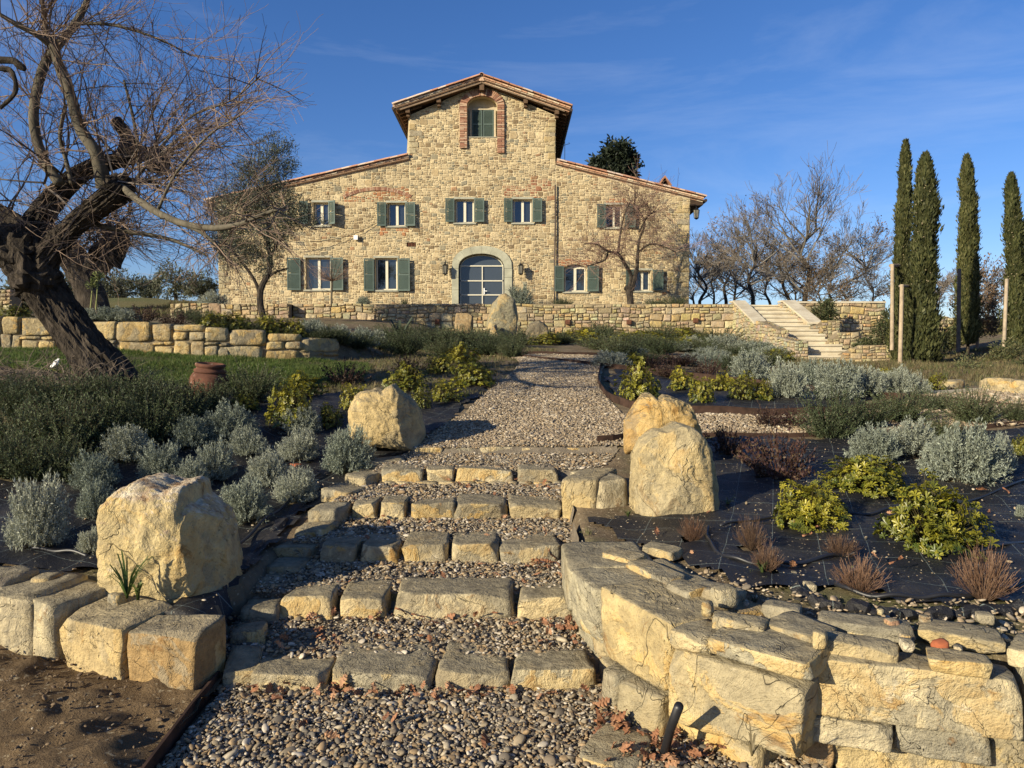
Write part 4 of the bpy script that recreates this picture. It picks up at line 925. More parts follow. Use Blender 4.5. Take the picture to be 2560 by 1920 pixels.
    # gutter along the eave
    b = MB(); b.tube([P(Ln+.05, verge_y, .08), P(Ln+.05, y1, .08)], .07, 8); b.build('gutter', M['copper'], rf)
    return rf, P, Ln
VY = HY-.62
rl, _, _ = roof('l', hx(1024, 400), float(zl(hx(1025))), hx(518, 510), float(zl(hx(518))), HY-.12, BY, HY-.12, 3, True)
rr_, _, _ = roof('r', hx(1389, 400), float(zr(hx(1389))), hx(1759, 500), float(zr(hx(1759))), HY-.12, BY, HY-.12, 3, True)
zc_ = U(1206, 202, HY-.5).z; ze = U(987, 274, HY-.5).z; xe = U(987, 274, HY-.5).x; xe2 = U(1424, 278, HY-.5).x; ze2 = U(1424, 278, HY-.5).z
t1, P1, L1 = roof('tl', pk, zc_, xe, ze, HY-.5, BY, HY-.5, 3, True); t2, P2, L2 = roof('tr', pk, zc_, xe2, ze2, HY-.5, BY, HY-.5, 3, True)
# ridge tiles
y = HY-.52
while y < BY:
    me = tile_mesh('ridge', .44, .13, .11, .02, (.46, .27, .17)); me.materials.append(M['tile']); o = bpy.data.objects.new('ridge_tile', me); COL.objects.link(o); o.parent = t1; o.location = (pk, y, zc_+.225); o.rotation_euler = (R(1.2), 0, 0); y += .38
b = MB(); b.add([(pk-.12, HY-.47, zc_+.02), (pk+.12, HY-.47, zc_+.02), (pk, HY-.47, zc_+.29), (pk-.12, HY+.1, zc_+.02), (pk+.12, HY+.1, zc_+.02), (pk, HY+.1, zc_+.29)], [(0, 1, 2), (3, 5, 4), (0, 2, 5, 3), (1, 4, 5, 2), (0, 3, 4, 1)], (.54, .36, .24)); b.build('ridge_bedding', M['brick'], t1)
# timber: fascia board, purlin ends, rafters under the side eaves
for (rf, P, Ln) in ((t1, P1, L1), (t2, P2, L2)):
    b = MB(); b.add([P(0, HY-.42, -.06), P(Ln-.2, HY-.42, -.06), P(Ln-.2, HY-.36, -.06), P(0, HY-.36, -.06), P(0, HY-.42, -.002), P(Ln-.2, HY-.42, -.002), P(Ln-.2, HY-.36, -.002), P(0, HY-.36, -.002)], [(0, 3, 2, 1), (4, 5, 6, 7), (0, 1, 5, 4), (1, 2, 6, 5), (2, 3, 7, 6), (3, 0, 4, 7)], (.2, .14, .09)); b.build('fascia_board', M['wood'], rf)
    b = MB(); b.add([P(0, HY-.36, -.03), P(Ln-.05, HY-.36, -.03), P(Ln-.05, BY, -.03), P(0, BY, -.03), P(0, HY-.36, .03), P(Ln-.05, HY-.36, .03), P(Ln-.05, BY, .03), P(0, BY, .03)], [(0, 3, 2, 1), (4, 5, 6, 7), (0, 1, 5, 4), (1, 2, 6, 5), (2, 3, 7, 6), (3, 0, 4, 7)], (.12, .075, .045)); b.build('soffit', M['wood'], rf)
    y = HY-.2
    while y < BY:
        b = MB(); s0 = Ln-1.15; b.add([P(s0, y, -.13), P(Ln-.1, y, -.13), P(Ln-.1, y+.1, -.13), P(s0, y+.1, -.13), P(s0, y, -.035), P(Ln-.1, y, -.035), P(Ln-.1, y+.1, -.035), P(s0, y+.1, -.035)], [(0, 3, 2, 1), (4, 5, 6, 7), (0, 1, 5, 4), (1, 2, 6, 5), (2, 3, 7, 6), (3, 0, 4, 7)], (.1, .06, .035)); b.build('rafter', M['wood'], rf); y += .45
    for s in (Ln*.5, Ln*.86):
        x, _, z = P(s, 0, 0); b = MB(); b.box(x-.09, x+.09, HY-.34, HY+.1, z-.24, z-.065, (.12, .075, .045)); b.box(x-.07, x+.07, HY-.2, HY+.1, z-.36, z-.243, (.12, .075, .045)); b.build('purlin_end', M['wood'], rf)
b = MB(); b.box(pk-.1, pk+.1, HY-.38, HY+.1, zc_-.34, zc_-.10, (.12, .075, .045)); b.build('purlin_end', M['wood'], t1)
# right wing eave timbers
b = MB(); xa, za = xR, float(zr(xR)); xb_, zb_ = hx(1759, 500), float(zr(hx(1759)))
b.add([(xa, HY-.05, za-.02), (xb_-.03, HY-.05, zb_-.02), (xb_-.03, HY-.05, zb_-.12), (xa, HY-.05, za-.32), (xa, BY, za-.02), (xb_-.03, BY, zb_-.02), (xb_-.03, BY, zb_-.12), (xa, BY, za-.32)], [(0, 1, 2, 3), (4, 7, 6, 5), (0, 4, 5, 1), (1, 5, 6, 2), (2, 6, 7, 3)], (.05, .032, .02)); b.build('eave_timber', M['wood'], rr_)
# chimney: two leaning tiles over a little base
cx_, cz_ = hx(1662, 460), hz(463); b = MB(); cyy = HY+2.5; k_ = cyy/HY; X, Z = cx_*k_, cz_*k_
ch = empty('chimney'); ch.parent = rr_; 
b.box(X-.3, X+.3, cyy, cyy+.6, Z-.7, Z, (.4, .22, .14)); b.build('chimney_base', M['brick'], ch) 
b = MB()
for sg in (-1, 1): b.add([(X+sg*.34, cyy-.05, Z), (X+sg*.26, cyy-.05, Z), (X, cyy-.05, Z+.36), (X, cyy-.05, Z+.46), (X+sg*.34, cyy+.6, Z), (X+sg*.26, cyy+.6, Z), (X, cyy+.6, Z+.36), (X, cyy+.6, Z+.46)], [(0, 1, 2, 3), (4, 7, 6, 5), (0, 4, 5, 1), (1, 5, 6, 2), (0, 3, 7, 4)], (.36, .18, .1))
b.add([(X-.26, cyy+.3, Z), (X+.26, cyy+.3, Z), (X, cyy+.3, Z+.38)], [(0, 1, 2)], (.03, .02, .02)); b.build('chimney_tiles', M['tile'], ch)
b = MB(); ax, az = U(1412, 365, HY+3).x, U(1412, 365, HY+3).z; b.tube([(ax, HY+3, az-1.4), (ax, HY+3, az+.3)], .015, 5); b.tube([(ax-.15, HY+3, az), (ax+.25, HY+3, az+.12)], .012, 4); b.tube([(ax+.2, HY+2.8, az+.1), (ax+.2, HY+3.2, az+.22)], .01, 4); o = b.build('aerial', M['sill'], house); o.location = -HL

# ---- things fixed to the house
def lantern(x, y, z, label, side=0):
    g_ = empty('wall_lantern', (x, y, z)); tag(g_, label, 'lantern', 'black iron wall lanterns on the farmhouse')
    b = MB()
    def ring(r0, z0, r1, z1): 
        V = [(r0*math.cos(math.pi/3*i), r0*math.sin(math.pi/3*i), z0) for i in range(6)]+[(r1*math.cos(math.pi/3*i), r1*math.sin(math.pi/3*i), z1) for i in range(6)]
        b.add(V, [(i, (i+1) % 6, 6+(i+1) % 6, 6+i) for i in range(6)]+[tuple(range(5, -1, -1)), tuple(range(6, 12))])
    ring(.15, .17, .04, .25); ring(.04, .25, .02, .31); ring(.09, -.2, .10, -.17); ring(.03, -.24, .09, -.2)
    for i in range(6):
        a = math.pi/3*i; b.tube([(.1*math.cos(a), .1*math.sin(a), -.18), (.14*math.cos(a), .14*math.sin(a), .17)], .009, 4)
    b.build('lantern_frame', M['black'], g_)
    c = MB(); r0, r1 = .085, .125; V = [(r0*math.cos(math.pi/3*i), r0*math.sin(math.pi/3*i), -.17) for i in range(6)]+[(r1*math.cos(math.pi/3*i), r1*math.sin(math.pi/3*i), .165) for i in range(6)]
    c.add(V, [(i, (i+1) % 6, 6+(i+1) % 6, 6+i) for i in range(6)]); c.build('lantern_pane', M['lampglass'], g_)
    d = MB(); 
    if side: d.tube([(-.35, 0, .1), (-.3, 0, .4), (-.05, 0, .42), (0, 0, .3)], .014, 5)
    else: d.tube([(0, .26, .12), (0, .22, .38), (0, .04, .42), (0, 0, .3)], .014, 5); d.box(-.03, .03, .25, .275, -.02, .25)
    d.build('bracket', M['black'], g_)
p = U(1113, 674, HY-.3); lantern(p.x, p.y, p.z, 'black wall lantern left of the arched glass door')
p = U(1302, 674, HY-.3); lantern(p.x, p.y, p.z, 'black wall lantern right of the arched glass door')
p = U(1741, 535, HY-.1); lantern(p.x, p.y, p.z, 'black wall lantern at the right corner under the eave', 1)
def camerabox(px, py, label):
    p = U(px, py, HY-.1); b = MB(); b.box(-.09, .09, -.09, .02, -.10, .09); b.box(-.05, .05, .02, .095, -.05, .05); o = b.build('wall_camera', M['white'], None); o.location = p
    o.data.update(); tag(o, label, 'camera', 'white security cameras on the facade')
camerabox(890, 594, 'white camera box between the upper and lower left windows'); camerabox(556, 529, 'white camera box at the far left under the eave')
b = MB(); P_ = [U(944, 556, HY-.08), U(900, 580, HY-.12), U(850, 596, HY-.2), U(800, 604, HY-.3), U(740, 606, HY-.5), U(680, 596, HY-.8)]; b.tube(P_, .012, 5); tag(b.build('cable', M['black'], None), 'thin black cable sagging from the window across the left facade', 'cable')

# ---------------------------------------------------------------- terrace retaining wall
TY = 28.0
def wallthing(name, label, x0, x1, y, z0, zf, rh_, wm, seed, maxp, core='wallmortar', skew=0, thick=.4, cat='stone wall', coping=None, tkind='terr', hm=.09, jt=.028, proud=.05):
    """zf: list of (x, top z)"""
    r = random.Random(seed); g_ = empty(name, ((x0+x1)/2, y, z0)); tag(g_, label, cat); gl = g_.location
    def xf(v): return (v[0], v[1]+skew*(v[0]-x0), v[2])
    zx = [q[0] for q in zf]; zz = [q[1] for q in zf]; b = MB()
    for a, c in zip(zx, zx[1:]):
        za, zc = np.interp([a, c], zx, zz); b.add([xf(q) for q in ((a, y, z0), (c, y, z0), (c, y+thick, z0), (a, y+thick, z0), (a, y, za-.02), (c, y, zc-.02), (c, y+thick, zc-.02), (a, y+thick, za-.02))], [(0, 3, 2, 1), (4, 5, 6, 7), (0, 1, 5, 4), (1, 2, 6, 5), (2, 3, 7, 6), (3, 0, 4, 7)])
    o = b.build('wall_core', M[core], g_); o.location = -gl
    cl = []
    if len(zf) == 2: s = (zz[1]-zz[0])/(zx[1]-zx[0]); cl.append(((-s, 1), zz[0]-s*zx[0]))
    polys = masonry(x0, x1, z0, max(zz), rh_, wm, hm, jt, r, cl)
    if len(zf) > 2: polys = [P for P in polys if max(p[1] for p in P) < np.interp(sum(p[0] for p in P)/len(P), zx, zz)+.06]
    lay(o, polys, y, .12, proud, M['wallstone'], lambda x, z, rr: tuple(v*rr.uniform(.9, 1.1) for v in tint_pick(tkind, rr)), r, maxp, xform=xf)
    return g_
xa, xb = U(440, 770, TY).x, U(1838, 770, TY).x; ztop = U(1280, 759, TY).z
xm = U(733, 770, TY).x
wallthing('terrace_wall', 'long dry-stone terrace wall below the farmhouse facade', xm, xb, TY, .25, [(xm, ztop), (xb, ztop)], .30, .42, 51, 300, 'wallmortar', hm=.10)
wallthing('terrace_wall', 'left wing of the terrace wall behind the olive tree', xa, xm-.03, TY-.45, .25, [(xa, ztop-.02), (xm-.03, ztop-.02)], .32, .45, 52, 200, 'wallmortar', hm=.11)
for px, py, lb in ((936, 804, 'leftmost rusty square light'), (1093, 804, 'rusty square light left of the standing stone'), (1419, 805, 'rusty square light right of the low dark boulder'), (1572, 805, 'rusty square light below the bare fruit tree'), (1739, 801, 'rusty square light nearest the stone stairs')):
    p = U(px, py, TY-.1); b = MB(); b.box(-.085, .085, -.07, .06, -.085, .085); b.box(-.06, .06, -.075, -.071, -.07, .0, (.2, .2, .2)); o = b.build('step_light', M['rust']); o.location = p; tag(o, lb+' set in the terrace wall', 'wall light', 'rusty square lights in the terrace wall')
# ---------------------------------------------------------------- stone staircase at the right
sx_0, sx_1 = 9.0, 10.5
stc = empty('stone_staircase', (9.75, 21.5, -.3)); tag(stc, 'pale travertine staircase climbing to the terrace at the right', 'staircase')
ys = [28.3, 27.6, 27.05, 26.5, 25.95, 25.4, 24.7, 24.15, 23.6, 22.9, 22.35, 21.8, 21.25]; zs = [TZ-.0-i*.178 for i in range(13)]
for i, (y, z) in enumerate(zip(ys, zs)):
    b = MB(); yb = ys[i-1]+.12 if i else 28.9; b.box(sx_0, sx_1, y+.04, yb, z-.24, z-.062); b.box(sx_0-.0, sx_1+.0, y, yb, z-.06, z); o = b.build('stair_step', M['travertine'], stc); o.location = -stc.location
def flank(name, label, x0, x1, seg, seed):
    """stepped side wall; seg: list of (y_back, y_front, z_back, z_front)"""
    g_ = empty(name, ((x0+x1)/2, seg[-1][1], -.3)); tag(g_, label, 'stair wall'); r = random.Random(seed)
    for (yb, yf, zb, zf_) in seg:
        b = MB(); b.add([(x0, yf, -.6), (x1, yf, -.6), (x1, yb, -.6), (x0, yb, -.6), (x0, yf, zf_-.05), (x1, yf, zf_-.05), (x1, yb, zb-.05), (x0, yb, zb-.05)], [(0, 3, 2, 1), (4, 5, 6, 7), (0, 1, 5, 4), (1, 2, 6, 5), (2, 3, 7, 6), (3, 0, 4, 7)]); c = b.build('wall_core', M['wallmortar'], g_); c.location = -g_.location
        tf = lambda x, z, rr: tuple(v*rr.uniform(.9, 1.15) for v in rr.choice([(.46, .42, .33), (.40, .38, .31), (.5, .42, .28), (.36, .34, .29)]))
        P = masonry(x0, x1, -.5, zf_-.01, .24, .26, .08, .02, r); lay(c, P, yf, .1, .03, M['wallstone'], tf, r, 40)
        s = (zb-zf_)/(yb-yf)
        for (xx, sg) in ((x0, -1), (x1, 1)):
            P = masonry(yf, yb, -.5, max(zb, zf_)-.01, .24, .3, .08, .02, r, [((-s, 1), zf_-s*yf-.02)])
            lay(c, P, 0, .1, .03, M['wallstone'], tf, r, 60, xform=(lambda v, xx=xx, sg=sg: (xx-sg*v[1], v[0], v[2])))
    return g_
def coping(parent, x0, x1, yb, yf, zb, zf_, mat='travertine', k=4):
    for i in range(k):
        a, c = i/k, (i+1)/k; y0_, y1_ = yb+(yf-yb)*a, yb+(yf-yb)*c+.008; z0_, z1_ = zb+(zf_-zb)*a, zb+(zf_-zb)*c
        b = MB(); b.add([(x0-.03, y1_, z1_-.04), (x1+.03, y1_, z1_-.04), (x1+.03, y0_, z0_-.04), (x0-.03, y0_, z0_-.04), (x0-.03, y1_, z1_+.03), (x1+.03, y1_, z1_+.03), (x1+.03, y0_, z0_+.03), (x0-.03, y0_, z0_+.03)], [(0, 3, 2, 1), (4, 5, 6, 7), (0, 1, 5, 4), (1, 2, 6, 5), (2, 3, 7, 6), (3, 0, 4, 7)]); o = b.build('coping_stone', M[mat], parent); o.location = -parent.location
fl = flank('stair_side_wall', 'stepped stone side wall left of the pale staircase', sx_0-.42, sx_0-.003, [(28.5, 28.05, 1.95, 1.95), (28.04, 25.4, 1.95, .98), (25.39, 23.5, 1.15, .75), (23.49, 21.9, .55, .35)], 61)
coping(fl, sx_0-.42, sx_0, 28.0, 25.5, 1.99, 1.05); coping(fl, sx_0-.42, sx_0, 28.5, 28.03, 1.98, 1.98, k=1)
fl = flank('stair_side_wall', 'stepped stone side wall right of the pale staircase', sx_1+.003, sx_1+.45, [(28.5, 28.05, 1.97, 1.97), (28.04, 25.4, 1.97, .98)], 62)
coping(fl, sx_1, sx_1+.45, 28.0, 25.5, 2.0, 1.05); coping(fl, sx_1, sx_1+.45, 28.5, 28.03, 2.0, 2.0, k=1)
def spur(label, pxa, pxb, pya, pyb, Y, zb0, seed, y2=1.2):
    a, b_ = U(pxa, pya, Y), U(pxb, pyb, Y); return wallthing('planting_wall', label, a.x, b_.x, Y, zb0, [(a.x, a.z-.1), ((a.x*.6+b_.x*.4), b_.z), (b_.x, b_.z)], .22, .3, seed, 60, hm=.08, proud=.03)
spur('short stepped wall stub beside the upper stair flight', 2030, 2100, 812, 800, 25.4, .2, 71)
spur('middle stepped wall stub beside the second stair flight', 2072, 2148, 845, 829, 23.4, -.2, 72)
spur('lowest stepped wall stub ending beside a wooden post', 2110, 2240, 876, 861, 21.6, -.5, 73)
wallthing('planting_wall', 'low rubble kerb wall under the wooden post', U(2050, 900, 20.6).x, U(2290, 905, 20.6).x, 20.6, -.6, [(U(2050, 905, 20.6).x, U(2050, 912, 20.6).z), (U(2290, 905, 20.6).x, U(2290, 908, 20.6).z)], .22, .3, 74, 40)
xa, xb = sx_1+.46, U(2215, 760, 28).x
g_ = wallthing('garden_wall', 'tall rubble wall right of the stairs behind the cypress pair', xa, xb, 28.05, .1, [(xa, 1.93), (xb, 1.93)], .30, .42, 75, 150)
coping(g_, 0, 0, 0, 0, 0, 0, k=0)
for i in range(6):
    a = xa+(xb-xa)*i/6; b = MB(); b.box(a, a+(xb-xa)/6-.01, 27.98, 28.5, 1.915, 1.985); o = b.build('coping_stone', M['travertine'], g_); o.location = -g_.location
xa, xb = xb+.02, U(2420, 780, 26.5).x
wallthing('garden_wall', 'shaded lower stone wall between the right cypresses', xa, xb, 27.2, .1, [(xa, 1.62), (xb, 1.3)], .28, .36, 76, 80)
# small kerb wall right edge near the side path
for (px0, py0, px1, py1, h, lb) in ((2440, 976, 2500, 985, .12, 'pale rough kerb stone nearest the tall shrub'), (2495, 982, 2562, 990, .12, 'long pale kerb stone at the right frame edge'), (2330, 968, 2390, 975, .08, 'small kerb stone beside the side path')):
    a = drop(px0, py0); b_ = drop(px1, py1); seedc[0] += 1; me = rockmesh('kerb_stone', max(.12, (a-b_).length/2), .13, h, seedc[0], 8, tint=(.46, .4, .28)); o = oriented(me, 'kerb_stone', (a.x, a.y), (b_.x, b_.y), (a.z+b_.z)/2+h*.6, .26, None); tag(o, lb, 'kerb stone')

# ---------------------------------------------------------------- low garden wall at the left
gw = empty('low_garden_wall', (-6, 12.3, 0)); tag(gw, 'low wall of big squared stones crossing the lawn behind the leaning tree', 'stone wall'); gl = gw.location
rr = random.Random(31); mbk = MB(); topz = [(-14, .62), (-8.6, .60), (-6.4, .50), (-5.2, .44), (-4.5, .36), (-3.7, .26), (-3.0, .16), (-2.8, .1)]; botz = [(-14, -.05), (-8.6, -.05), (-5.2, -.13), (-3.0, -.28), (-2.8, -.3)]
x = -10.6
def lwp(x): return interp(LW, x)
while x < -3.25:
    zt_, zb_ = float(interp(topz, x)), float(interp(botz, x)); H = zt_-zb_; w_ = rr.uniform(.28, .62); w_ = min(w_, -3.2-x) if -3.2-x > .2 else .2; h1 = H*rr.uniform(.42, .55)
    def st(xa, wd, zt2, h, n=8, nm='stone'): block(gw, (xa+.002, lwp(xa)), (xa+wd-.002, lwp(xa+wd)), zt2+rr.uniform(-.01, .01), h, .34, n, rr.choice([(.44, .38, .26), (.38, .34, .26), (.34, .28, .19), (.46, .41, .3), (.40, .31, .17)]), 'rock', cut=14, lo=.86, amp=.06, p=30)
    if rr.random() < .3: st(x, w_, zt_, h1*.45, 5); st(x, w_*.5, zt_-h1*.47, h1*.5, 5); st(x+w_*.5, w_*.5, zt_-h1*.47, h1*.5, 5)
    else: st(x, w_, zt_, h1)
    if rr.random() < .6:
        st(x, w_*.6, zt_-h1-.01, .05, 3); st(x+w_*.6, w_*.4, zt_-h1-.01, .06, 3); h1 += .06
    k = rr.random()
    off = w_*rr.uniform(-.12, .12); hb = H-h1
    if k < .35: st(x, w_*.55, zt_-h1-.01, hb+.05, 8); st(x+w_*.55, w_*.45, zt_-h1-.01, hb+.05, 8)
    else: st(x+off, w_, zt_-h1-.01, hb+.05, 8)
    x += w_
b = MB()
for xa, xb in zip(np.linspace(-10.6, -3.25, 20)[:-1], np.linspace(-10.6, -3.25, 20)[1:]):
    za, zb2 = interp(topz, xa)-.06, interp(topz, xb)-.06; V = [(xa, lwp(xa)+.05, -.5), (xb, lwp(xb)+.05, -.5), (xb, lwp(xb)+.3, -.5), (xa, lwp(xa)+.3, -.5), (xa, lwp(xa)+.05, za), (xb, lwp(xb)+.05, zb2), (xb, lwp(xb)+.3, zb2), (xa, lwp(xa)+.3, za)]
    b.add(V, [(0, 3, 2, 1), (4, 5, 6, 7), (0, 1, 5, 4), (1, 2, 6, 5), (2, 3, 7, 6), (3, 0, 4, 7)])
o = b.build('earth_core', M['wallmortar'], gw); o.location = -gl
xa, xb = U(-60, 780, 20).x, U(30, 780, 20).x
wallthing('pillar_wall', 'pale stone wall end at the far left frame edge', xa, xb, 20, .2, [(xa, 1.75), (xb, 1.75)], .26, .32, 77, 60)
# ---------------------------------------------------------------- trees
class Tree:
    def __init__(s, seed, t1=(.2, .16, .12), t2=(.3, .22, .15)): s.r = random.Random(seed); s.b = MB(); s.t1 = t1; s.t2 = t2; s.tips = []; s.n = 0
    def twig(s, p, d, ln, rad, lvl, up=.1, wig=.18, kids=5, ang=.7, ratio=.5, seg=5, sides=3, minr=.0015, sag=0):
        r = s.r; P = [p.copy()]; d = d.normalized(); sd = ln/seg; dirs = [d.copy()]
        for i in range(seg):
            d = (d+Vector((r.gauss(0, wig), r.gauss(0, wig), r.gauss(0, wig)))+Vector((0, 0, up-sag*i/seg))).normalized(); P.append(P[-1]+d*sd); dirs.append(d.copy())
        rr = [max(minr, rad*(1-.75*i/seg)) for i in range(seg+1)]; t = s.t1 if lvl > 1 else s.t2; k = r.uniform(.8, 1.2)
        s.b.tube(P, rr, sides if lvl < 3 else sides+1, tuple(v*k for v in t), cap=False); s.n += 1
        if lvl > 0:
            for _ in range(kids):
                u = r.uniform(.15, .98)*seg; i = min(int(u), seg-1); q = P[i].lerp(P[i+1], u-i); ax = dirs[i].orthogonal().normalized(); ax.rotate(Matrix.Rotation(r.uniform(0, 6.28), 3, dirs[i])) 
                dd = dirs[i].copy(); dd.rotate(Matrix.Rotation(ang*r.uniform(.6, 1.25), 3, ax)); s.twig(q, dd, ln*ratio*r.uniform(.6, 1.25), max(minr, rr[i]*.55), lvl-1, up, wig, kids, ang, ratio, max(3, seg-1), sides, minr, sag)
        else: s.tips.append((P[-1], dirs[-1]))
def smooth(P, k=3):
    P = [Vector(p) for p in P]; out = []
    for i in range(len(P)-1):
        p0, p1, p2, p3 = P[max(i-1, 0)], P[i], P[i+1], P[min(i+2, len(P)-1)]
        for j in range(k):
            t = j/k; out.append(.5*((2*p1)+(p2-p0)*t+(2*p0-5*p1+4*p2-p3)*t*t+(3*p1-p0-3*p2+p3)*t**3))
    out.append(P[-1]); return out
def furrow(b, pts, n=64, k=12, amp=.13):
    P = [U(x, y, Y) for x, y, Y, w in pts]; W = [w*.79*Y/FPX/2 for x, y, Y, w in pts]; Q = smooth(P, k); rr = np.interp(np.linspace(0, len(P)-1, len(Q)), range(len(P)), W); V = []; F = []; a = None; s = 0
    for i, p in enumerate(Q):
        d = (Q[min(i+1, len(Q)-1)]-Q[max(i-1, 0)]).normalized(); a = d.orthogonal() if a is None else a; a = (a-d*a.dot(d)).normalized(); c = d.cross(a); s += (p-Q[max(i-1, 0)]).length
        for j in range(n):
            an = 2*math.pi*j/n; tw = an+s*.55; u, v = math.cos(tw), math.sin(tw)
            f = abs(noise.noise(Vector((u*7.5, v*7.5, s*1.8))))*2.4+.5*abs(noise.noise(Vector((u*12, v*12, s*4)))); g_ = noise.fractal(Vector((u*1.1, v*1.1, s*1.3)), 1, 2, 3); r_ = rr[i]*(1+amp*(f-.6)+.12*g_); V.append(p+(a*math.cos(an)+c*math.sin(an))*r_)
    for i in range(len(Q)-1):
        for j in range(n): q = (j+1) % n; F.append((i*n+j, i*n+q, (i+1)*n+q, (i+1)*n+j))
    F.append(tuple(range((len(Q)-1)*n, len(Q)*n))); b.add(V, F)
def limb(b, pts, t=(1, 1, 1), n=10, wob=.0, k=5):
    """pts: (px, py, Y, width px) -> tube"""
    P = [U(x, y, Y) for x, y, Y, w in pts]; W = [w*Y/FPX/2 for x, y, Y, w in pts]; Q = smooth(P, k); rr = list(np.interp(np.linspace(0, len(P)-1, len(Q)), range(len(P)), W)); b.tube(Q, rr, n, t, wob=wob); return Q, rr
def leafcloud(name, pts, dirs, size, tints, mat, parent, seed, k=2, asp=.35, spread=.3):
    """many little two-triangle leaves"""
    r = np.random.RandomState(seed); n = len(pts)*k; P = np.repeat(np.array(pts), k, 0)+r.normal(0, spread, (n, 3)); D = np.repeat(np.array(dirs), k, 0)+r.normal(0, .6, (n, 3)); D /= np.linalg.norm(D, axis=1)[:, None]
    S_ = np.cross(D, r.normal(size=(n, 3))); S_ /= np.linalg.norm(S_, axis=1)[:, None]+1e-9; s = size*r.uniform(.6, 1.3, (n, 1))
    V = np.stack([P, P+D*s*.5+S_*s*asp*.5, P+D*s, P+D*s*.5-S_*s*asp*.5], 1).reshape(-1, 3); F = np.arange(n*4).reshape(n, 4); T = np.array(tints)[r.randint(0, len(tints), n)]*r.uniform(.75, 1.25, (n, 1)); T = np.repeat(T, 4, 0)
    me = mesh_np(name, V, F, T)
    return obj(name, me, mat, parent)

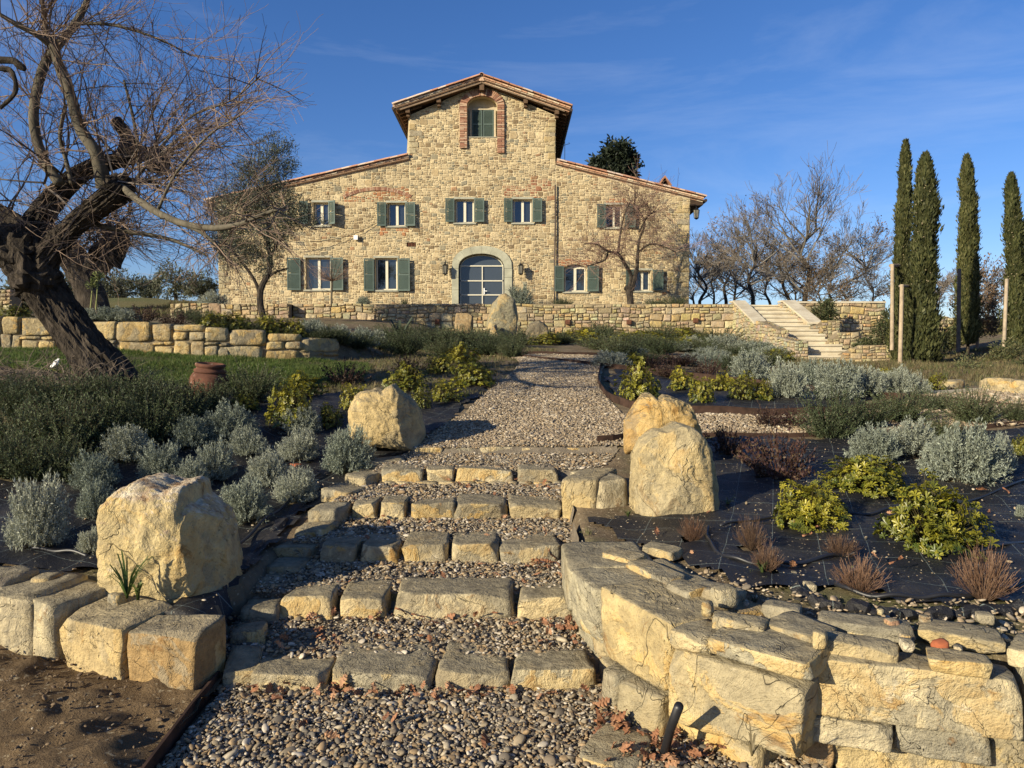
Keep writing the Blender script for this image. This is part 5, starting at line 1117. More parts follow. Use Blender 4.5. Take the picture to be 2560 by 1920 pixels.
# the leaning mulberry at the left
def mulberry():
    root = empty('mulberry_tree', drop(270, 945)); tag(root, 'huge old leaning mulberry tree with black furrowed trunk and bare reddish shoots', 'tree'); L0 = root.location
    b = MB(); Y = 8.0
    furrow(b, [(300,985,7.9,150),(268,930,8,140),(205,855,8,118),(140,775,8,112),(95,705,8,120),(60,640,8,135),(40,590,8,120),(-40,540,8,110)], 80, 12)
    furrow(b, [(90,700,8,110),(120,640,7.9,75),(175,575,7.9,62),(235,520,7.85,66),(290,480,7.8,74),(305,462,7.8,50)], 80, 12)
    furrow(b, [(60,650,8.1,90),(95,560,8.2,80),(150,480,8.3,62),(215,425,8.4,50),(300,400,8.5,44),(370,385,8.6,42),(400,410,8.6,30)], 80, 12)
    furrow(b, [(20,640,8,80),(-30,600,7.8,70),(-90,560,7.6,60)], 28, 10)
    limb(b, [(300,400,8.5,36),(320,350,8.6,34),(290,300,8.6,28)], n=12, wob=.25, k=6)
    limb(b, [(240,640,8.6,40),(300,590,9,50),(270,660,9,60)], n=10, wob=.2, k=5)
    limb(b, [(-120,590,7.6,50),(-230,430,7.2,34),(-200,250,6.8,24),(-100,165,6.6,18),(20,150,6.6,16),(50,165,6.6,20),(62,175,6.6,8)], n=8, wob=.3); limb(b, [(-100,165,6.6,14),(0,172,6.6,13),(30,180,6.6,12),(38,230,6.6,10),(0,270,6.6,8)], n=8, wob=.3)
    for (x, y, r_) in ((85, 690, .26), (60, 640, .24), (300, 470, .15), (150, 600, .12), (205, 860, .0), (395, 405, .12)):     # burls
        if r_:
            V, F = CS[8]; P = V/np.linalg.norm(V, axis=1)[:, None]; f = fbm(P, 2.2, x*.1, 4); c = U(x, y, 7.9); b.add([(c.x+p[0]*r_*(1+.35*q), c.y+p[1]*r_*(1+.35*q), c.z+p[2]*r_*(1+.35*q)) for p, q in zip(P, f)], F)
    o = b.build('trunk', M['bark'], root, smooth=False); o.location = -L0
    s = MB()
    A, ra = limb(s, [(262,470,7.9,40),(240,385,7.8,30),(200,320,7.8,27),(180,250,7.8,25),(150,170,7.8,23),(128,100,7.8,20),(118,95,7.8,18)], n=10)
    A2, _ = limb(s, [(150,460,8,26),(110,400,8,24),(88,330,8,23),(86,260,8,22),(108,170,8.1,22),(140,120,8.2,21),(180,70,8.3,18),(215,10,8.4,14),(220,-30,8.4,10)], n=10)
    A3, _ = limb(s, [(125,110,7.8,20),(90,85,7.7,16),(40,60,7.6,13),(-10,30,7.5,8)], n=8)
    A4, _ = limb(s, [(305,462,7.8,10),(320,480,7.7,18),(360,510,7.5,19),(410,540,7.3,18),(470,562,7.1,17),(540,570,6.9,16),(600,560,6.8,12),(660,535,6.7,10),(722,515,6.6,5)], n=10)
    A5, _ = limb(s, [(470,565,7.1,12),(510,585,7.0,9),(540,612,7,10),(548,625,7,5)], n=8)
    A6, _ = limb(s, [(118,95,7.8,12),(112,50,7.8,11),(105,0,7.8,10),(100,-40,7.8,8)], n=8)
    A7, _ = limb(s, [(395,525,7.4,8),(420,470,7.3,7),(450,420,7.2,6),(520,340,7.0,5),(600,290,6.9,3)], n=6)
    A8, _ = limb(s, [(180,460,8,13),(165,400,8,11),(150,340,8,10),(165,260,8,9)], n=6, t=(1, 1, 1))
    A9, _ = limb(s, [(345,420,8.4,8),(340,330,8.4,8),(310,200,8.4,6)], n=6)
    A10, _ = limb(s, [(330,460,8,9),(400,370,8,8),(480,290,7.9,6),(580,250,7.8,4),(650,190,7.7,3)], n=6)
    A11, _ = limb(s, [(230,560,8,14),(330,580,8,12),(430,600,8,9),(520,640,8,5)], n=6); A12, _ = limb(s, [(180,60,8.2,9),(280,62,8.2,8),(390,95,8.2,6),(480,140,8.2,3)], n=6)
    o = s.build('limb', M['smoothbark'], root, smooth=True); o.location = -L0
    T = Tree(4, (.15, .125, .105), (.19, .135, .10)); r = T.r
    def shoots(path, n, ln, rad, cone=1.0, bias=Vector((.25, -.1, .45)), lo=0., kids=8):
        for _ in range(int(n*1.1)):
            u = r.uniform(lo, 1)*(len(path)-1.001); i = int(u); q = path[i].lerp(path[i+1], u-i); d = Vector((r.gauss(0, 1), r.gauss(0, 1), r.gauss(0, 1))).normalized()*cone+bias
            T.twig(q, d, ln*r.uniform(.5, 1.15), rad*r.uniform(.7, 1.3), 1, .03, .085, kids, .55, .33, 8, 3, .0016, sag=.03)
    def shoots(path, n, ln, rad, cone=1.0, bias=Vector((.25, -.1, .45)), lo=0., kids=7, lvl=1):
        for _ in range(int(n*1.1)):
            u = r.uniform(lo, 1)*(len(path)-1.001); i = int(u); q = path[i].lerp(path[i+1], u-i); d = Vector((r.gauss(0, 1), r.gauss(0, 1), r.gauss(0, 1))).normalized()*cone+bias
            T.twig(q, d, ln*r.uniform(.4, 1.2), rad*r.uniform(.6, 1.5), lvl, .02, .12, kids, .62, .42, 7, 3, .0018, sag=.02)
    knob = [U(x, y, 7.8) for x, y in ((290,470),(310,455),(270,450))]; knob2 = [U(x, y, 8.3) for x, y in ((300,390),(340,400),(380,385),(410,400))]
    shoots(knob, 12, 1.5, .014, .75, Vector((.7, 0, .5)), 0, 7, 2); shoots(knob2, 16, 1.5, .013, .95, Vector((.6, 0, .35)), 0, 7, 2)
    shoots([U(x, y, 8.5) for x, y in ((150,480),(215,425),(300,400),(370,385))], 14, 1.2, .011, .9, Vector((.1, 0, .6)), 0, 6, 2)
    shoots(A, 40, 1.0, .007); shoots(A2, 44, 1.0, .007, .9, Vector((0, 0, .3))); shoots(A3, 26, .9, .006); shoots(A4, 46, .8, .006, .9, Vector((.25, 0, .15)), .2); shoots(A5, 30, .7, .005, 1, Vector((.1, 0, -.1)))
    shoots(A6, 20, .8, .006); shoots(A7, 36, .8, .005, .8, Vector((.35, 0, .3)), .1); shoots(A8, 18, .8, .006); shoots(A9, 18, 1.1, .007, .8, Vector((.3, 0, .4))); shoots(A10, 44, .95, .006, .8, Vector((.3, 0, .2)), .1); shoots(A11, 30, .7, .005, 1, Vector((.1, 0, -.2))); shoots(A12, 34, .9, .005, 1, Vector((.3, 0, -.1)))
    crown = [U(x, y, 8.1) for x, y in ((-60,560),(0,540),(60,500),(120,450),(180,430))]
    shoots(crown, 22, 1.35, .012, 1.0, Vector((-.15, -.1, .4)), 0, 6, 2); shoots([U(x, y, 8) for x, y in ((60,640),(120,610),(200,560),(260,510))], 46, .75, .006, 1, Vector((.2, -.2, -.1))); shoots([U(x, y, 8.6) for x, y in ((220,600),(300,560),(330,520))], 70, .75, .006, 1, Vector((.25, .1, -.1)))
    o = T.b.build('twigs', M['twig'], root); o.location = -L0; o['kind'] = 'stuff'
mulberry()
def mulberry2():
    root = empty('mulberry_tree', U(222, 790, 16)); tag(root, 'second dark gnarled mulberry trunk standing behind the low wall', 'tree'); L0 = root.location
    b = MB(); limb(b, [(238,800,16,86),(226,740,16,70),(205,690,16,62),(180,640,16,70),(150,600,16,60)], n=16, wob=.16, k=6); limb(b, [(200,690,16,52),(250,640,16,48),(290,600,16,40),(300,575,16,26)], n=12, wob=.16, k=6); limb(b, [(215,700,16,40),(270,660,16,26),(285,640,16,20)], n=10, wob=.2, k=5)
    o = b.build('trunk', M['bark'], root); o.location = -L0
    T = Tree(14, (.14, .11, .085), (.19, .13, .09)); r = T.r
    for c, n in (((150,600),60),((295,585),60),((230,620),40),((80,600),40)):
        q = U(*c, 16)
        for _ in range(n): T.twig(q+Vector((r.gauss(0, .2), r.gauss(0, .2), r.gauss(0, .15))), Vector((r.gauss(0, 1), r.gauss(0, 1), r.gauss(.25, .8))), r.uniform(.7, 1.6), .011, 1, .02, .1, 6, .6, .4, 6, 3, .003)
    o = T.b.build('twigs', M['twig'], root); o.location = -L0; o['kind'] = 'stuff'
mulberry2()

# fruit trees and background trees
def fruit_tree():
    root = empty('bare_tree', U(1580, 760, 29.6)); tag(root, 'bare lichen-spotted fruit tree on the terrace before the right wing', 'tree'); L0 = root.location; Y = 29.6
    b = MB(); limb(b, [(1577,770,Y,17.7),(1575,745,Y,16.3),(1572,725,Y,17.7),(1562,718,Y,12.2)], n=8, wob=.1); ps = []
    for pts in ([(1574,735,Y,15.0),(1585,700,Y,12.2),(1592,670,Y,10.2),(1594,640,Y,8.2),(1598,600,Y,6.1),(1612,560,Y,4.8),(1600,530,Y,3.4)], [(1572,722,Y,12.2),(1578,690,Y,9.5),(1562,660,Y,8.8),(1545,635,Y,8.2),(1520,628,Y-.2,6.1),(1490,610,Y-.3,4.8),(1460,610,Y-.4,3.4)],
                [(1545,635,Y,6.8),(1550,590,Y,5.4),(1560,540,Y,4.1),(1578,500,Y,2.7)], [(1596,630,Y,6.1),(1625,610,Y-.3,4.8),(1655,615,Y-.4,3.4),(1690,630,Y-.5,2.0)], [(1598,580,Y,5.4),(1620,540,Y,4.1),(1640,530,Y,2.7)], [(1520,628,Y-.2,5.4),(1512,650,Y-.5,4.1),(1470,665,Y-.6,2.7)], [(1600,560,Y,4.8),(1585,530,Y+.2,4.1),(1590,480,Y+.2,2.7)]):
        Q, _ = limb(b, pts, n=7, k=4, wob=.12); ps.append(Q)
    o = b.build('trunk', M['bark'], root); o.location = -L0; T = Tree(6, (.15, .10, .08), (.19, .12, .09)); r = T.r
    for Q in ps:
        for _ in range(40):
            u = r.uniform(.3, 1)*(len(Q)-1.001); i = int(u); q = Q[i].lerp(Q[i+1], u-i); T.twig(q, Vector((r.gauss(0, .8), r.gauss(0, .6), r.gauss(.2, .6))), r.uniform(.6, 1.7), .010, 1, .03, .13, 8, .6, .42, 5, 3, .0042)
    o = T.b.build('twigs', M['twig'], root); o.location = -L0; o['kind'] = 'stuff'
fruit_tree()
def pleached():
    root = empty('young_tree', U(828, 765, 29.5)); tag(root, 'young round-headed bare tree before the lower left window', 'tree'); L0 = root.location; Y = 29.5
    b = MB(); limb(b, [(829,775,Y,6),(829,740,Y,5),(830,702,Y,6)], n=7); o = b.build('trunk', M['smoothbark'], root); o.location = -L0; T = Tree(8, (.16, .11, .08), (.2, .13, .09)); r = T.r; c = U(830, 703, Y)
    for _ in range(60): T.twig(c, Vector((r.gauss(0, 1), r.gauss(0, .8), r.uniform(.1, 1.3))), r.uniform(.6, 1.15), .009, 1, .05, .07, 4, .4, .4, 5, 3, .003)
    o = T.b.build('twigs', M['twig'], root); o.location = -L0; o['kind'] = 'stuff'
pleached()
def rec_tree(name, label, px, py, Y, hpx, seed, wpx=None, leaf=None, t1=(.155, .14, .12), t2=(.165, .14, .115), lv=4, group=None, kids=4, ang=.62, minr=.0085):
    c = U(px, py, Y); H = hpx*Y/FPX; root = empty(name, c); tag(root, label, 'tree', group); T = Tree(seed, t1, t2); r = T.r; tr = MB()
    P = smooth([Vector((0, 0, -.3)), Vector((r.gauss(0, .1), 0, H*.15)), Vector((r.gauss(0, .2), r.gauss(0, .2), H*.35)), Vector((r.gauss(0, .35), r.gauss(0, .3), H*.55)), Vector((r.gauss(0, .5), 0, H*.75))], 3); tr.tube(P, list(np.linspace(H*.028, H*.008, len(P))), 7, t1); tr.build('trunk', M['bark'], root)
    wr_ = (wpx or hpx*.8)*Y/FPX/2
    for i in range(15):
        u = r.uniform(.22, 1)*(len(P)-1.001); k = int(u); q = P[k].lerp(P[k+1], u-k); a = r.uniform(0, 6.28); el = r.uniform(.35, 1.1) if u > len(P)*.5 else r.uniform(.2, .7); d = Vector((math.cos(a), math.sin(a)*.8, math.tan(el)*.9)); ln = min(wr_*1.05, H*.5)*r.uniform(.75, 1.2)
        T.twig(q, d, ln, H*.011, lv-1, .09, .13, kids, ang, .56, 4, 3, minr)
    o = T.b.build('branches', M['twig'], root); o['kind'] = 'stuff'
    if leaf:
        pts = [tuple(p) for p, d in T.tips]; ds = [tuple(d) for p, d in T.tips]; rs = np.random.RandomState(seed); idx = [i for i in range(len(pts)) if noise.noise(Vector(pts[i])*.5+Vector((seed, 0, 0))) > leaf[3]]
        if idx: o = leafcloud('crown', [pts[i] for i in idx], [ds[i] for i in idx], leaf[0], leaf[1], M['dryleaf'], root, seed, leaf[2], .7, .12); o['kind'] = 'stuff'
BR = [(.16, .105, .07), (.20, .135, .085), (.12, .08, .055)]
rec_tree('oak_tree', 'tallest bare oak with wide spreading crown beyond the stairs', 2010, 775, 44, 272, 21, 330, None, kids=5, lv=4)
rec_tree('oak_tree', 'bare oak with brown leaves left on it, left of the tallest oak', 1880, 775, 46, 215, 22, 250, (.13, BR, 1, -.05), kids=5)
rec_tree('oak_tree', 'brown-leaved oak leaning behind the stair coping', 1965, 780, 50, 190, 23, 260, (.13, BR, 1, .05), kids=5)
rec_tree('oak_tree', 'tall bare tree leaning right toward the cypress pair', 2120, 775, 46, 170, 24, 250, (.14, BR, 1, .15), kids=5)
rec_tree('bare_tree', 'thin grey bare tree right beside the house corner', 1755, 780, 48, 175, 25, 130, None, t1=(.16, .15, .135), kids=5)
rec_tree('bare_tree', 'slim grey bare tree second from the house corner', 1815, 780, 52, 180, 26, 130, None, t1=(.16, .15, .135), kids=5)
rec_tree('bare_tree', 'small reddish bare tree low behind the stair top', 2060, 778, 42, 110, 27, 190, (.11, BR, 1, .05), kids=5)
rec_tree('bare_tree', 'pale bare thicket tree between the tall cypresses', 2340, 800, 50, 100, 28, 190, None, t1=(.22, .17, .15), kids=5)
rec_tree('bare_tree', 'reddish bare tree behind the third cypress', 2440, 810, 34, 115, 29, 130, (.10, BR, 2, -.1), kids=5)
rec_tree('bare_tree', 'pale bushy bare tree left of the last cypress', 2490, 815, 44, 110, 30, 160, None, t1=(.22, .17, .15), kids=5)
for i, (px, y_, h_, w_, lf_, lb) in enumerate(((1735, 56, 120, 120, None, 'faint grey tree peeping past the house wall'), (1785, 54, 135, 120, (.15, BR, 1, .1), 'brownish slender tree between the two grey ones'), (1840, 55, 150, 140, (.13, BR, 1, -.1), 'brown-leaved round oak left of the stair coping'), (1920, 58, 150, 160, (.13, BR, 1, .05), 'dense brown oak low behind the stair top'), (1990, 60, 120, 160, (.15, BR, 1, 0), 'low brown tree behind the tallest oak trunk'), (2080, 56, 140, 170, None, 'spreading bare tree low right of the tallest oak'), (2175, 54, 110, 140, (.14, BR, 1, .1), 'low brown thicket tree left of the cypress pair'), (1530, 64, 60, 100, None, 'bare twiggy treetop hidden behind the roof'))):
    if i < 7: rec_tree('bare_tree', lb, px, 782, y_, h_, 140+i, w_, lf_, kids=4)
# olives, cedar, evergreens
OL = [(.115, .125, .085), (.075, .085, .05), (.17, .185, .14), (.055, .06, .03)]
def leafy(name, label, px, py, Y, parts, seed, n, size, tints, trunk=None, asp=.3, cat='tree', group=None, up=.3, mat='leaf', core=None):
    """parts: ellipses (px, py, rx px, ry px) filled with leaf clumps"""
    c = U(px, py, Y); root = empty(name, c); tag(root, label, cat, group); r = random.Random(seed); T = Tree(seed, (.09, .075, .055), (.11, .09, .065)); pts = []; ds = []
    for (ex, ey, rx, ry) in parts:
        q = U(ex, ey, Y)-c; a = rx*Y/FPX; b_ = ry*Y/FPX; k = int(n*rx*ry/sum(p[2]*p[3] for p in parts))
        cl = []
        for _ in range(max(8, k//28)):
            v = Vector((r.gauss(0, 1), r.gauss(0, 1), r.gauss(0, 1))).normalized(); s = r.uniform(.45, 1.08); cl.append(q+Vector((v.x*a*s, v.y*a*.8*s, v.z*b_*s)))
        for cc in cl:
            cr = min(a, b_)*r.uniform(.14, .32); o_ = (cc-q)
            if r.random() < .25: T.twig(q*.6+cc*.4, cc-(q*.6+cc*.4)+Vector((0, 0, .02)), (cc-q).length*.7+.05, .008*Y/20, 0, .02, .05, 0, .5, .5, 3, 3, .004)
            for _ in range(28):
                v = Vector((r.gauss(0, 1), r.gauss(0, 1), r.gauss(0, 1)))*cr*.6; pts.append(tuple(cc+v)); dd = (o_.normalized()*.6+Vector((r.gauss(0, .5), r.gauss(0, .5), r.gauss(up, .5)))); ds.append(tuple(dd))
    if trunk:
        b = MB()
        for t in trunk: limb(b, t, (1, 1, 1), 8, .12, 4)
        o = b.build('trunk', M['bark'], root); o.location = -c
    if T.b.n: o = T.b.build('branches', M['twig'], root); o['kind'] = 'stuff'
    o = leafcloud('crown', pts, ds, size, tints, M[mat], root, seed, 1, asp, size*.5); o['kind'] = 'stuff'; return root
leafy('olive_tree', 'feathery grey-green olive tree in front of the left wing', 665, 815, 24, [(660,440,62,90),(700,400,42,60),(620,480,70,75),(580,540,60,60),(690,520,75,65),(640,590,90,50),(740,545,55,35),(590,640,60,40),(670,655,40,40),(560,600,40,40),(800,560,25,12)], 41, 36000, .10, [(.13, .135, .09), (.08, .085, .05), (.21, .22, .17), (.06, .06, .035)],
      [[(668,835,24,16),(657,790,24,17),(650,750,24,16),(655,715,24,15),(672,680,24,14),(675,640,24,12),(668,600,24,10),(672,520,24,7),(660,430,24,4)], [(652,745,24,10),(636,700,24,8),(600,650,24,6),(565,610,24,4)], [(676,640,24,9),(700,600,24,7),(730,560,24,4)], [(672,610,24,8),(640,560,24,6),(600,500,24,4)], [(674,690,24,8),(690,680,24,5),(720,670,24,3)]], .22)
for i, (px, py, w_, h_, Y, lb) in enumerate(((310,752,60,50,40,'dark round olive tree left of the distant pair'),(375,750,30,40,46,'small olive tree in the distant left gap'),(440,745,60,62,38,'taller olive tree close to the house end'),(505,748,50,45,40,'olive tree touching the left house corner'),(270,760,50,55,36,'dense olive tree behind the second mulberry'),(195,770,60,70,30,'dark bushy evergreen behind the mulberry trunk'),(60,790,60,60,24,'dark evergreen bush behind the trunk at the far left'))):
    leafy('olive_tree', lb, px, py, Y, [(px, py-h_*.75, w_*.75, h_*.7), (px-w_*.4, py-h_*.5, w_*.5, h_*.5), (px+w_*.4, py-h_*.55, w_*.5, h_*.5)], 50+i, 2600, .17, OL, [[(px, py+8, Y, 9), (px-2, py-h_*.4, Y, 7), (px, py-h_*.9, Y, 3)]], .35)
leafy('cedar_tree', 'dark evergreen treetop rising behind the right roof', 1535, 470, 62, [(1535,400,45,30),(1510,412,28,18),(1560,420,34,22),(1540,372,34,20),(1532,440,50,22),(1575,398,18,10),(1500,428,22,12)], 60, 6500, .42, [(.03, .04, .022), (.04, .052, .028), (.022, .03, .018)], [[(1535,520,62,12),(1535,440,62,10),(1535,380,62,5)]], .4, up=.1)
# cypresses
CYT = [(.055, .062, .022), (.078, .082, .03), (.04, .047, .018), (.10, .10, .04)]
def cypress(label, px0, py0, px1, py1, wpx, Y, seed, n=26000, bulge=0):
    base = U(px0, py0, Y); H = (U(px1, py1, Y)-base).length; W = wpx*Y/FPX/2*.78; root = empty('cypress_tree', base); tag(root, label, 'tree'); r = np.random.RandomState(seed); dx = (U(px1, py1, Y)-base).x
    h = r.beta(1.05, 1.15, n); a = r.uniform(0, 2*np.pi, n); prof = np.interp(h, [0, .04, .15, .3, .5, .7, .85, .95, 1], [.7, 1.0, 1.0, .86, .72, .66, .55, .3, .05])
    lump = np.array([noise.fractal(Vector((math.cos(x)*1.4+seed, math.sin(x)*1.4, y*H*1.4)), .8, 2, 3) for x, y in zip(a, h)]); lump = lump+.5*np.array([noise.noise(Vector((math.cos(x)*4+seed, math.sin(x)*4, y*H*4))) for x, y in zip(a, h)]); rad = W*prof*(1+.55*lump)*r.uniform(.72, 1.04, n)
    out = r.rand(n) < .2; rad = np.where(out, rad*r.uniform(1.05, 1.45, n), rad)
    c = np.stack([rad*np.cos(a)+dx*h+.12*np.sin(h*5+seed)*W, rad*np.sin(a), h*H], 1); D = np.stack([np.cos(a)*.42, np.sin(a)*.42, np.full(n, 1.)], 1)+r.normal(0, .2, (n, 3)); D /= np.linalg.norm(D, axis=1)[:, None]
    S_ = np.stack([-np.sin(a), np.cos(a), np.zeros(n)], 1)+r.normal(0, .5, (n, 3)); S_ /= np.linalg.norm(S_, axis=1)[:, None]; s = r.uniform(.05, .15, (n, 1)); w_ = s*.2
    V = np.stack([c-S_*w_*.4, c+D*s*.5+S_*w_, c+D*s, c+D*s*.45-S_*w_], 1).reshape(-1, 3); F = np.arange(n*4).reshape(n, 4); T = np.array(CYT)[r.randint(0, 4, n)]*np.clip(1+.5*lump, .5, 1.5)[:, None]
    o = obj('crown', mesh_np('crown', V, F, np.repeat(T, 4, 0)), M['leaf'], root); o['kind'] = 'stuff'
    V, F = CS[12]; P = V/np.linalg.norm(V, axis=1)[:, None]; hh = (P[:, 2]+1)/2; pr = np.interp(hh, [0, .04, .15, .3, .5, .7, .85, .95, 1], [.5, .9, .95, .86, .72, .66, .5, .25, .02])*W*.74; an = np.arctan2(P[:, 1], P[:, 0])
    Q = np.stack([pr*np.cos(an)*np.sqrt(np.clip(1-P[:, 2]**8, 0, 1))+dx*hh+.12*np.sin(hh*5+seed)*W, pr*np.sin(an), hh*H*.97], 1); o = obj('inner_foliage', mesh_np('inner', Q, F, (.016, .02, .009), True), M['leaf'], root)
    b = MB(); b.tube([(0, 0, -.3), (0, 0, H*.2), (dx*.9, 0, H*.9)], [W*.18, W*.15, .02], 7); b.build('trunk', M['bark'], root)
    m = 90; a = r.uniform(math.pi, 2*math.pi, m); h = r.uniform(.1, .93, m); b = MB(); Vc, Fc = CS[3]; Vc = Vc/np.linalg.norm(Vc, axis=1)[:, None]*.016
    for i in range(m):
        rr_ = W*np.interp(h[i], [0, .04, .15, .3, .5, .7, .85, .95, 1], [.7, 1.0, 1.0, .86, .72, .66, .55, .3, .05])*r.uniform(.95, 1.15); b.add(Vc+np.array([rr_*math.cos(a[i])+dx*h[i], rr_*math.sin(a[i]), h[i]*H]), Fc, (.26, .22, .14))
    o = b.build('cones', M['leaf'], root); o['kind'] = 'stuff'
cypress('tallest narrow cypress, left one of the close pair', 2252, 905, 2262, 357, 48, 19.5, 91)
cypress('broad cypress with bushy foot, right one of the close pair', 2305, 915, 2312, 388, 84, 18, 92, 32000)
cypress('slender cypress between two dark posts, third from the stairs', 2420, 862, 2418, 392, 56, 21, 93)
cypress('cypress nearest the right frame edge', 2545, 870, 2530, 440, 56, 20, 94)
# stakes
def post(label, px0, py0, px1, py1, wpx, Y, t=(.34, .27, .19)):
    a = U(px0, py0+6, Y); b_ = U(px1, py1, Y); b = MB(); r = wpx*Y/FPX/2*.82; b.tube([(0, 0, -.15), (b_-a)*.33, (b_-a)*.66, (b_-a)*.985, b_-a], [r*1.02, r, r*.98, r*.97, r*.85], 10, t); o = b.build('wooden_post', M['post']); o.location = a; tag(o, label, 'post', 'wooden stakes around the cypresses')
post('tall pale wooden post left of the cypress pair', 2230, 855, 2231, 660, 11, 19); post('thick pale wooden post in front of the cypress pair', 2250, 908, 2255, 711, 12, 17.4, (.36, .28, .19)); post('short wooden post stump right of the cypress pair', 2322, 800, 2326, 712, 9, 19.5, (.3, .23, .16))
post('dark grey weathered post left of the third cypress', 2396, 860, 2398, 672, 11, 20, (.12, .10, .085)); post('brown post right behind the third cypress', 2443, 860, 2446, 677, 9, 21.5, (.25, .18, .13)); post('pale wooden post left of the last cypress', 2510, 852, 2517, 697, 10, 18.5, (.36, .29, .21))
b = MB(); b.tube([U(2226, 664, 19.1), U(2248, 664, 19.4)], .05, 6, (.2, .16, .12)); tag(b.build('cross_rail', M['post']), 'short cross rail on top of the tall pale post', 'rail')
b = MB(); b.tube([U(2250, 715, 17.6), U(2325, 716, 19.5)], .035, 6, (.25, .2, .15)); tag(b.build('cross_rail', M['post']), 'cross rail between post and stump behind the broad cypress', 'rail')

